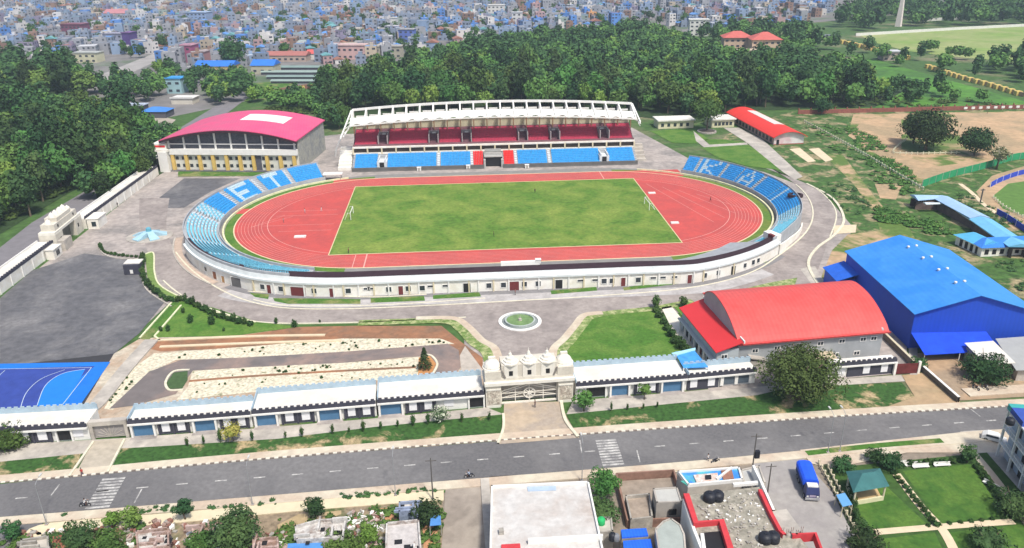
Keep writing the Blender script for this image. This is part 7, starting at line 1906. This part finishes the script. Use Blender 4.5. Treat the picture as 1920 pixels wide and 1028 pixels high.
# pavilion
t = thing('park_pavilion', 'open park pavilion with a teal hipped roof and yellow low wall', 'pavilion', at(1624, 905))
P_ = [at(1586, 884, 3.2), at(1650, 878, 3.2), at(1668, 912, 3.2), at(1600, 924, 3.2)]
c = sum(P_, Vector()) / 4; r1 = c.lerp((P_[0] + P_[3]) / 2, .35); r2 = c.lerp((P_[1] + P_[2]) / 2, .35); r1.z = r2.z = 4.6
b = MB(); b.add([tuple(p) for p in P_] + [tuple(r1), tuple(r2)], [(0, 4, 3), (0, 1, 5, 4), (1, 2, 5), (3, 4, 5, 2), (0, 3, 2, 1)]); b.build('roof', mat('roof_teal', (0.045, 0.15, 0.15), .12, .8), t)
ins = [c + (p - c) * .82 for p in P_]
for p in ins: MB().box(p.x - .12, p.x + .12, p.y - .12, p.y + .12, .1, 3.2).build('post', M_cream, t)
b = MB(); ribbon([(ins[0].x, ins[0].y), (ins[3].x, ins[3].y), (ins[2].x, ins[2].y)], .3, .1, 1.0, b); b.build('low_wall', mat('wall_pale_yellow', (0.66, 0.62, 0.40), .08, 1), t)
MB().prism([(p.x, p.y) for p in ins], .1, .3).build('floor', mat('floor_tan', (0.55, 0.40, 0.2), .1, 1), t)
t = thing('sun_shade', 'tilted sky blue shade roof left of the park pavilion', 'shade', at(1582, 948))
P_ = [at(1568, 928, 2.4), at(1584, 924, 2.4), at(1598, 946, 2.2), at(1580, 950, 2.2)]
MB().slab([tuple(p) for p in P_][::-1], .1).build('roof', mat('shade_blue', (0.12, 0.32, 0.60), .08, 1), t)
for p in P_: MB().box(p.x - .05, p.x + .05, p.y - .05, p.y + .05, 0, p.z - .1).build('post', M_cream, t)
fence('cream rail fence beside the side lane with the parked truck', [(1535, 872), (1560, 918), (1596, 985), (1606, 1000)], 1.5, 1.1, M_cream, .12)
fence('inner cream rail fence along the park side', [(1552, 880), (1575, 925), (1610, 985)], 1.5, 1.1, M_cream, .12)
sheet('grass_strip', [(1538, 874), (1552, 872), (1612, 985), (1602, 1002), (1590, 985)], mat('dark_hedge_ground', (0.05, 0.07, 0.03), .3, 1), .21)
for px, py, rz in ((1712, 876, 0), (1726, 879, 0), (1766, 876, 0), (1858, 915, -1.1), (1684, 874, 0)):
    p = at(px, py); M = Matrix.Translation(p) @ Matrix.Rotation(rz, 4, 'Z')
    t = thing('park_bench', {1712: 'white bench second from the pavilion along the park back hedge', 1726: 'white bench in the middle of the park back hedge', 1766: 'white bench rightmost along the park back hedge', 1858: 'long white bench along the right side of the park', 1684: 'white bench nearest to the pavilion'}[px], 'bench', p, 'white benches in the park')
    MB(M).box(-1.5, 1.5, -.2, .25, .42, .5).build('seat', M_white, t); MB(M).box(-1.5, 1.5, .26, .32, .5, .95).build('backrest', M_white, t)
    for x in (-1.2, 1.1): MB(M).box(x, x + .12, -.15, .2, .1, .42).build('leg', M_conc_l, t)

# ------------------------------------------------------------------ lamps and poles
def lamp_proto():
    t = thing('street_lamp', 'x', 'street lamp', (0, 0, 0))
    b = MB(); b.tube([(0, 0, 0), (0, 0, 4), (0, 0, 8)], [.09, .06, .045], 6); b.build('pole', mat('pole_grey', (0.30, 0.31, 0.32), .1, 1, rough=.5), t)
    b = MB(); b.tube([(0, 0, 7.9), (0, .8, 8.3), (0, 1.9, 8.4)], [.05, .04, .04], 6); b.build('arm', MATS['pole_grey'], t)
    b = MB(); b.box(-.14, .14, 1.6, 2.4, 8.34, 8.48); b.build('lamp_head', mat('lamp_head', (0.55, 0.55, 0.52), .05, 1), t)
    MB().box(-.25, .25, -.25, .25, 0, .3).build('base', M_conc, t); return t
LPx = [(88, 985, 'leftmost street lamp, by the corner of the side street'), (474, 948, 'street lamp in front of the large dark tree at lower left'), (742, 930, 'street lamp just right of the ruined houses'), (1091, 903, 'street lamp before the right edge of the white flat roof'), (1552, 850, 'left lamp of the close pair by the side lane'), (1574, 848, 'right lamp of the close pair by the side lane')]
lp = lamp_proto()
for i, (px, py, lab) in enumerate(LPx):
    if i == 0: lp.location = at(px, py); lp['label'] = lab; lp['group'] = 'street lamps on the near kerb'; KIDS[lp.name] = [(c, []) for c in kids(lp)]
    else: copy_thing(lp, at(px, py), 0, lab)
for px, py, h, lab in ((1408, 900, 9.5, 'utility pole with a dark transformer box beside the painted building'), (812, 938, 8.5, 'bare wooden utility pole by the brown lane'), (1439, 925, 6.0, 'thin utility pole at the edge of the side lane')):
    p = at(px, py); t = thing('utility_pole', lab, 'utility pole', p)
    MB().tube([p, p + Vector((0, 0, h))], [.14, .09], 7).build('pole', mat('pole_dark', (0.13, 0.12, 0.11), .2, 1), t)
    MB().box(p.x - .9, p.x + .9, p.y - .05, p.y + .05, h - .6, h - .48).build('crossarm', MATS['pole_dark'], t)
    if px == 1408: MB().box(p.x + .1, p.x + .9, p.y - .3, p.y + .3, 4.6, 6.0).build('transformer', M_tank, t)
p = at(1674, 396); t = thing('utility_pole', 'short dark post on the dirt track beyond the long blue walkway', 'utility pole', at(1838, 380))
p = at(1838, 380); MB().tube([p, p + Vector((0, 0, 5))], .25, 7).build('pole', MATS['pole_dark'], t); MB().box(p.x - .8, p.x + .8, p.y - .1, p.y + .1, 4.4, 4.7).build('crossarm', MATS['pole_dark'], t)

# ------------------------------------------------------------------ truck, car and motorcycles
def wheel(b, c, r, wd, ax='x'):
    pr = [(r * .62, -wd / 2), (r * .92, -wd / 2), (r, -wd * .3), (r, wd * .3), (r * .92, wd / 2), (r * .62, wd / 2)]
    n = 18; vs = []
    for q, s in pr:
        for k in range(n):
            a = 2 * math.pi * k / n
            vs.append((c[0] + s, c[1] + q * math.cos(a), c[2] + q * math.sin(a)))
    m = len(pr); b.add(vs, [(i * n + k, i * n + (k + 1) % n, (i + 1) * n + (k + 1) % n, (i + 1) * n + k) for i in range(m - 1) for k in range(n)])
def disc(b, c, r, s0, s1):
    n = 14; vs = [(c[0] + s, c[1] + r * math.cos(2 * math.pi * k / n), c[2] + r * math.sin(2 * math.pi * k / n)) for s in (s0, s1) for k in range(n)]
    b.add(vs, [tuple(range(n)), tuple(range(2 * n - 1, n - 1, -1))] + [(k, n + k, n + (k + 1) % n, (k + 1) % n) for k in range(n)])
M_tyre = mat('tyre', (0.02, 0.02, 0.02), .1, 1); M_rim = mat('rim', (0.35, 0.35, 0.36), .1, 1, rough=.4)
F0, R0 = at(1522, 941), at(1500, 880); d = (R0 - F0); ang = math.atan2(d.y, d.x) - math.pi / 2
L = min(7.2, d.length); Mt = Matrix.Translation(F0) @ Matrix.Rotation(ang, 4, 'Z')     # +y towards the tail
t = thing('cargo_truck', 'cargo truck with a bright blue tarpaulin cover parked on the side lane', 'truck', F0)
B = lambda: MB(Mt)
B().box(-1.1, 1.1, 1.6, L, .75, 1.0).build('chassis', M_tank, t)
B().box(-1.2, 1.2, 1.9, L, 1.0, 1.9).build('cargo_box', mat('truck_navy', (0.02, 0.035, 0.10), .1, 1), t)
b = B(); prof = [(-1.24, 1.9), (-1.24, 2.7), (-.9, 3.0), (0, 3.12), (.9, 3.0), (1.24, 2.7), (1.24, 1.9)]
b.add([(x, 1.86, z) for x, z in prof] + [(x, L + .03, z) for x, z in prof], [tuple(range(7)), tuple(range(13, 6, -1))] + [(i, 7 + i, 7 + (i + 1) % 7, (i + 1) % 7) for i in range(7)]); b.build('tarpaulin', mat('tarp_truck', (0.015, 0.10, 0.75), .1, .8), t)
b = B(); b.add([(-1.1, 0, .6), (1.1, 0, .6), (1.1, 1.7, .6), (-1.1, 1.7, .6), (-1.1, -.02, 1.5), (1.1, -.02, 1.5), (-1.0, .35, 2.5), (1.0, .35, 2.5), (1.0, 1.7, 2.5), (-1.0, 1.7, 2.5), (-1.1, 1.7, 1.5), (1.1, 1.7, 1.5)],
   [(0, 3, 2, 1), (0, 1, 5, 4), (4, 5, 7, 6), (6, 7, 8, 9), (9, 8, 11, 10), (10, 11, 2, 3), (0, 4, 10, 3), (4, 6, 9, 10), (1, 2, 11, 5), (5, 11, 8, 7)]); cab = b.build('cab', mat('truck_cab', (0.035, 0.045, 0.13), .1, 1, rough=.4), t)
b = B(); b.add([(-.9, .05, 1.6), (.9, .05, 1.6), (.84, .30, 2.36), (-.84, .30, 2.36)], [(0, 1, 2, 3)]); b.v = [tuple(v) for v in b.v]; b.build('windscreen', M_glass, cab)
B().box(-1.15, 1.15, -.2, -.03, .45, .8).build('bumper', M_rim, t)
for x in (-.8, .8): B().box(x - .16, x + .16, -.06, -.025, .95, 1.2).build('headlight', M_white, t)
B().box(-.5, .5, -.05, -.024, .95, 1.35).build('grille', mat('grille', (0.35, 0.30, 0.40), .1, 1), t)
B().box(-.85, .85, .5, 1.5, 2.51, 2.75).build('roof_sign', M_white, t)
for x in (-1.05, 1.05):
    for y in (.9, L - 2.3, L - 1.2):
        b = B(); wheel(b, (x, y, .5), .5, .3); w_ = b.build('wheel', M_tyre, t); b = B(); disc(b, (x, y, .5), .3, -.12, .12); b.build('rim', M_rim, w_)
p = at(1862, 826); Mc = Matrix.Translation(p) @ Matrix.Rotation(RAD(-35), 4, 'Z')
t = thing('parked_car', 'small white car partly hidden beside the balcony building', 'car', p)
b = MB(Mc); pr = [(-2.0, .35), (2.0, .35), (2.05, .8), (1.1, .95), (.6, 1.45), (-1.1, 1.5), (-1.9, 1.0)]
b.add([(x, y, z) for y in (-.8, .8) for x, z in pr], [tuple(range(7)), tuple(range(13, 6, -1))] + [(i, 7 + i, 7 + (i + 1) % 7, (i + 1) % 7) for i in range(7)]); b.build('body', M_white, t)
for y in (-.83, .81): MB(Mc).box(-1.3, .7, y, y + .02, 1.0, 1.38).build('window', M_glass, t)
for x in (-1.25, 1.3):
    for y in (-.75, .75):
        b = MB(Mc @ Matrix.Rotation(RAD(90), 4, 'Z')); wheel(b, (y, -x, .32), .32, .18); b.build('wheel', M_tyre, t)

# one person, continuous body grown from a skeleton
def person_mesh(pose, shirt, trousers, skin, shoes):
    S = {'pel': (0, 0, .95), 'bel': (0, 0, 1.10), 'che': (0, -.01, 1.32), 'nek': (0, 0, 1.48), 'hd0': (0, -.01, 1.58), 'hd1': (0, -.02, 1.70),
         'shl': (-.19, 0, 1.42), 'shr': (.19, 0, 1.42), 'ell': (-.25, 0, 1.15), 'elr': (.25, 0, 1.15), 'hal': (-.26, -.06, .90), 'har': (.26, -.06, .90),
         'hil': (-.10, 0, .90), 'hir': (.10, 0, .90), 'knl': (-.11, -.02, .50), 'knr': (.11, -.02, .50), 'anl': (-.11, 0, .09), 'anr': (.11, 0, .09), 'tol': (-.12, -.18, .04), 'tor': (.12, -.18, .04)}
    S.update(pose)
    R = {'pel': .13, 'bel': .125, 'che': .145, 'nek': .055, 'hd0': .085, 'hd1': .10, 'shl': .065, 'shr': .065, 'ell': .045, 'elr': .045, 'hal': .03, 'har': .03, 'hil': .095, 'hir': .095, 'knl': .062, 'knr': .062, 'anl': .045, 'anr': .045, 'tol': .035, 'tor': .035}
    E_ = [('pel', 'bel'), ('bel', 'che'), ('che', 'nek'), ('nek', 'hd0'), ('hd0', 'hd1'), ('che', 'shl'), ('che', 'shr'), ('shl', 'ell'), ('shr', 'elr'), ('ell', 'hal'), ('elr', 'har'), ('pel', 'hil'), ('pel', 'hir'), ('hil', 'knl'), ('hir', 'knr'), ('knl', 'anl'), ('knr', 'anr'), ('anl', 'tol'), ('anr', 'tor')]
    for s, h in (('l', S['hal']), ('r', S['har'])):
        e = Vector(S['el' + s]); h = Vector(h); d = (h - e).normalized(); sd = Vector((0, 1, 0)) if abs(d.y) < .8 else Vector((1, 0, 0))
        pa = 'pa' + s; S[pa] = tuple(h + d * .05); R[pa] = .03; E_.append(('ha' + s, pa))
        for k in range(4):
            f = 'f%s%d' % (s, k); S[f] = tuple(h + d * (.12 + .012 * (1.5 - abs(k - 1.5))) + sd * (.02 * (k - 1.5))); R[f] = .009; E_.append((pa, f))
        S['th' + s] = tuple(h + d * .06 + sd * .05); R['th' + s] = .01; E_.append(('ha' + s, 'th' + s))
    ks = list(S); me = bpy.data.meshes.new('body'); me.from_pydata([S[k] for k in ks], [(ks.index(a), ks.index(c)) for a, c in E_], [])
    o = bpy.data.objects.new('tmp', me); col.objects.link(o)
    m = o.modifiers.new('s', 'SKIN'); 
    for i, k in enumerate(ks): me.skin_vertices[0].data[i].radius = (R[k], R[k]); me.skin_vertices[0].data[i].use_root = (k == 'pel')
    o.modifiers.new('u', 'SUBSURF').levels = 1
    dg = bpy.context.evaluated_depsgraph_get(); out = bpy.data.meshes.new_from_object(o.evaluated_get(dg)); bpy.data.objects.remove(o)
    for m_ in (skin, shirt, trousers, shoes): out.materials.append(m_)
    hz_ = S['nek'][2]; hip = S['pel'][2]
    for p in out.polygons:
        c = p.center
        p.use_smooth = True
        p.material_index = 0 if c.z > hz_ - .03 else (3 if c.z < min(S['anl'][2], S['anr'][2]) + .02 else (2 if c.z < hip + .02 or (c.y < -.12 and c.z < hip + .12) else 1))
        if abs(c.x) > .20 and c.z < S['ell'][2] + .02 and c.z < 1.3 and p.material_index != 3 and abs(c.x) > .21: p.material_index = 0
    return out
M_skin = mat('skin_brown', (0.30, 0.17, 0.11), .05, 5); M_hair = mat('hair_black', (0.015, 0.012, 0.01), .1, 5); M_shoe = mat('shoe', (0.03, 0.03, 0.035), .1, 5)
def person(p, rz, label, shirt, trousers, pose=None, group=None, s=1.0, name='person'):
    me = person_mesh(pose or {}, mat('cloth_%d' % int(shirt[0] * 999 + shirt[1] * 99 + shirt[2] * 9), shirt, .08, 4), mat('cloth_%d' % int(trousers[0] * 999 + trousers[1] * 99 + trousers[2] * 9), trousers, .08, 4), M_skin, M_shoe)
    o = bpy.data.objects.new('person', me); col.objects.link(o); o.location = p; o.rotation_euler = (0, 0, rz); o.scale = (s,) * 3
    tag(o, label, 'person', group)
    hd = (pose or {}).get('hd1', (0, -.02, 1.70))
    b = MB(); vs, fs = ICO2; b.add([(hd[0] + v.x * .104, hd[1] + .02 + v.y * .112, hd[2] + .03 + max(v.z, -.35) * .105) for v in vs], fs)
    h = b.build('hair', M_hair); h.parent = o
    b = MB(); b.add([(hd[0] + x, hd[1] - .095 - (.02 if abs(x) < .01 else 0), hd[2] - .03 + z) for x, z in ((-.015, -.02), (.015, -.02), (0, .03), (0, -.015))], [(0, 1, 3), (0, 3, 2), (3, 1, 2)])
    for x in (-.035, .035): b.box(hd[0] + x - .012, hd[0] + x + .012, hd[1] - .10, hd[1] - .092, hd[2] - .005, hd[2] + .008)
    b.box(hd[0] - .025, hd[0] + .025, hd[1] - .098, hd[1] - .09, hd[2] - .075, hd[2] - .065); f = b.build('face', M_hair); f.parent = o
    return o
walk = {'knl': (-.11, -.14, .52), 'anl': (-.11, -.16, .12), 'tol': (-.12, -.34, .08), 'knr': (.11, .04, .50), 'anr': (.11, .26, .14), 'tor': (.12, .14, .05), 'ell': (-.24, .10, 1.16), 'hal': (-.25, .12, .94), 'elr': (.24, -.10, 1.16), 'har': (.24, -.22, .98)}
ride = {'pel': (0, .05, .88), 'bel': (0, .0, 1.02), 'che': (0, -.06, 1.24), 'nek': (0, -.08, 1.40), 'hd0': (0, -.10, 1.50), 'hd1': (0, -.11, 1.62), 'shl': (-.19, -.08, 1.34), 'shr': (.19, -.08, 1.34), 'ell': (-.28, -.28, 1.16), 'elr': (.28, -.28, 1.16), 'hal': (-.30, -.52, 1.10), 'har': (.30, -.52, 1.10), 'hil': (-.11, .02, .86), 'hir': (.11, .02, .86), 'knl': (-.18, -.36, .72), 'knr': (.18, -.36, .72), 'anl': (-.18, -.18, .34), 'anr': (.18, -.18, .34), 'tol': (-.19, -.36, .30), 'tor': (.19, -.36, .30)}
def motorcycle(p, rz, label, colr, grp=None):
    M = Matrix.Translation(p) @ Matrix.Rotation(rz, 4, 'Z'); t = thing('motorcycle', label, 'motorcycle', p, grp)
    for y in (-.65, .62):
        b = MB(M); wheel(b, (0, y, .31), .31, .1); w_ = b.build('wheel', M_tyre, t); b = MB(M); disc(b, (0, y, .31), .19, -.03, .03); b.build('rim', M_rim, w_)
    m_ = mat('bike_%d' % int(colr[0] * 99 + colr[2] * 9), colr, .05, 2, rough=.35)
    b = MB(M); b.tube([(0, -.62, .31), (0, -.42, .95)], .04, 6); b.tube([(0, -.38, .8), (0, .1, .45), (0, .62, .31)], .05, 6); b.build('frame', M_rim, t)
    b = MB(M); b.tube([(0, -.4, .82), (0, -.15, .88), (0, .08, .80)], [.08, .15, .08], 10); b.build('tank', m_, t)
    b = MB(M); b.box(-.12, .12, .0, .68, .74, .84); b.build('saddle', M_tank, t)
    b = MB(M); b.box(-.12, .12, -.25, .15, .28, .62); b.build('engine', M_tank, t)
    b = MB(M); b.tube([(-.34, -.38, 1.04), (0, -.46, 1.0), (.34, -.38, 1.04)], .025, 6); b.build('handlebar', M_tank, t)
    b = MB(M); disc(MB(), (0, 0, 0), .1, 0, .1); b.box(-.08, .08, -.58, -.48, .82, .98); b.build('headlight', M_white, t)
    return t
p = at(160, 950); motorcycle(p, RAD(95), 'dark motorcycle riding left beside the left zebra crossing', (0.05, 0.05, 0.06)); person(p, RAD(95) , 'rider in a white shirt on the motorcycle by the left zebra crossing', (0.7, 0.7, 0.7), (0.05, 0.05, 0.08), ride)
p = at(880, 896); motorcycle(p, RAD(-85), 'dark motorcycle riding along the near kerb above the brown lane', (0.05, 0.05, 0.06)); person(p, RAD(-85), 'rider in a pale blue shirt near the top of the brown lane', (0.4, 0.5, 0.65), (0.06, 0.06, 0.08), ride)
person(at(155, 893), RAD(10), 'person in a red top walking at the foot of the small gate approach', (0.5, 0.06, 0.05), (0.12, 0.04, 0.05), walk)
person(at(1327, 866), RAD(60), 'person in a white shirt walking on the kerb above the painted building', (0.7, 0.7, 0.7), (0.05, 0.05, 0.06), walk)
motorcycle(at(1341, 868), RAD(110), 'dark parked motorcycle beside the person in the white shirt', (0.04, 0.04, 0.05))
motorcycle(at(1829, 730, .3), RAD(20), 'left one of two parked motorcycles on the pale pavement at right', (0.10, 0.03, 0.03), 'motorcycles on the right pavement'); motorcycle(at(1846, 729, .3), RAD(15), 'right one of two parked motorcycles on the pale pavement at right', (0.05, 0.05, 0.06), 'motorcycles on the right pavement')
for px, py, lab, sh, tr_, po in ((572, 400, 'athlete in a white top standing on the left D zone nearer the bend', (0.7, 0.65, 0.65), (0.5, 0.4, 0.4), None), (603, 397, 'athlete in white walking on the left D zone nearer the pitch', (0.7, 0.7, 0.68), (0.6, 0.6, 0.6), walk), (532, 418, 'person in grey standing by the inner lanes of the left bend', (0.4, 0.35, 0.35), (0.3, 0.2, 0.2), None),
        (1332, 378, 'person in dark clothes walking on the red track at the right bend', (0.08, 0.04, 0.05), (0.03, 0.03, 0.04), walk), (1003, 362, 'person in black on the far half of the pitch', (0.03, 0.03, 0.04), (0.03, 0.03, 0.04), walk), (926, 444, 'person in black near the middle of the pitch', (0.03, 0.04, 0.03), (0.03, 0.03, 0.04), None), (654, 475, 'person in dark red at the near left pitch corner', (0.2, 0.05, 0.05), (0.03, 0.03, 0.04), None),
        (221, 388, 'person in black walking beside the white compound wall', (0.03, 0.03, 0.03), (0.02, 0.02, 0.03), walk), (1003, 764, 'person standing before the barred gates', (0.15, 0.10, 0.09), (0.05, 0.05, 0.06), None), (966, 553, 'person in maroon standing by the middle door of the terrace building', (0.25, 0.06, 0.05), (0.04, 0.03, 0.03), None), (1700, 233, 'person standing on the dirt field beneath the brick wall', (0.10, 0.08, 0.06), (0.05, 0.05, 0.05), None) if False else (1851, 214, 'person on the dirt field below the white plaques', (0.15, 0.10, 0.06), (0.05, 0.05, 0.05), None)):
    person(at(px, py, .22), R5.uniform(0, 6), lab, sh, tr_, po)
# sign frame at the crossing
p = at(1674, 728)

# ------------------------------------------------------------------ distant air
b = MB(); b.box(-2600, 2600, -700, 4200, -1.0, 100.0)
hz_o = b.build('haze', None if False else [])
m = bpy.data.materials.new('haze'); m.use_nodes = True; n, l = m.node_tree.nodes, m.node_tree.links
n.remove(n['Principled BSDF']); v = n.new('ShaderNodeVolumePrincipled'); v.inputs['Color'].default_value = (0.70, 0.84, 1.0, 1); v.inputs['Density'].default_value = 0.00016; v.inputs['Anisotropy'].default_value = 0.0
l.new(v.outputs[0], n['Material Output'].inputs['Volume']); hz_o.data.materials.append(m); tag(hz_o, None, None, None, 'stuff')
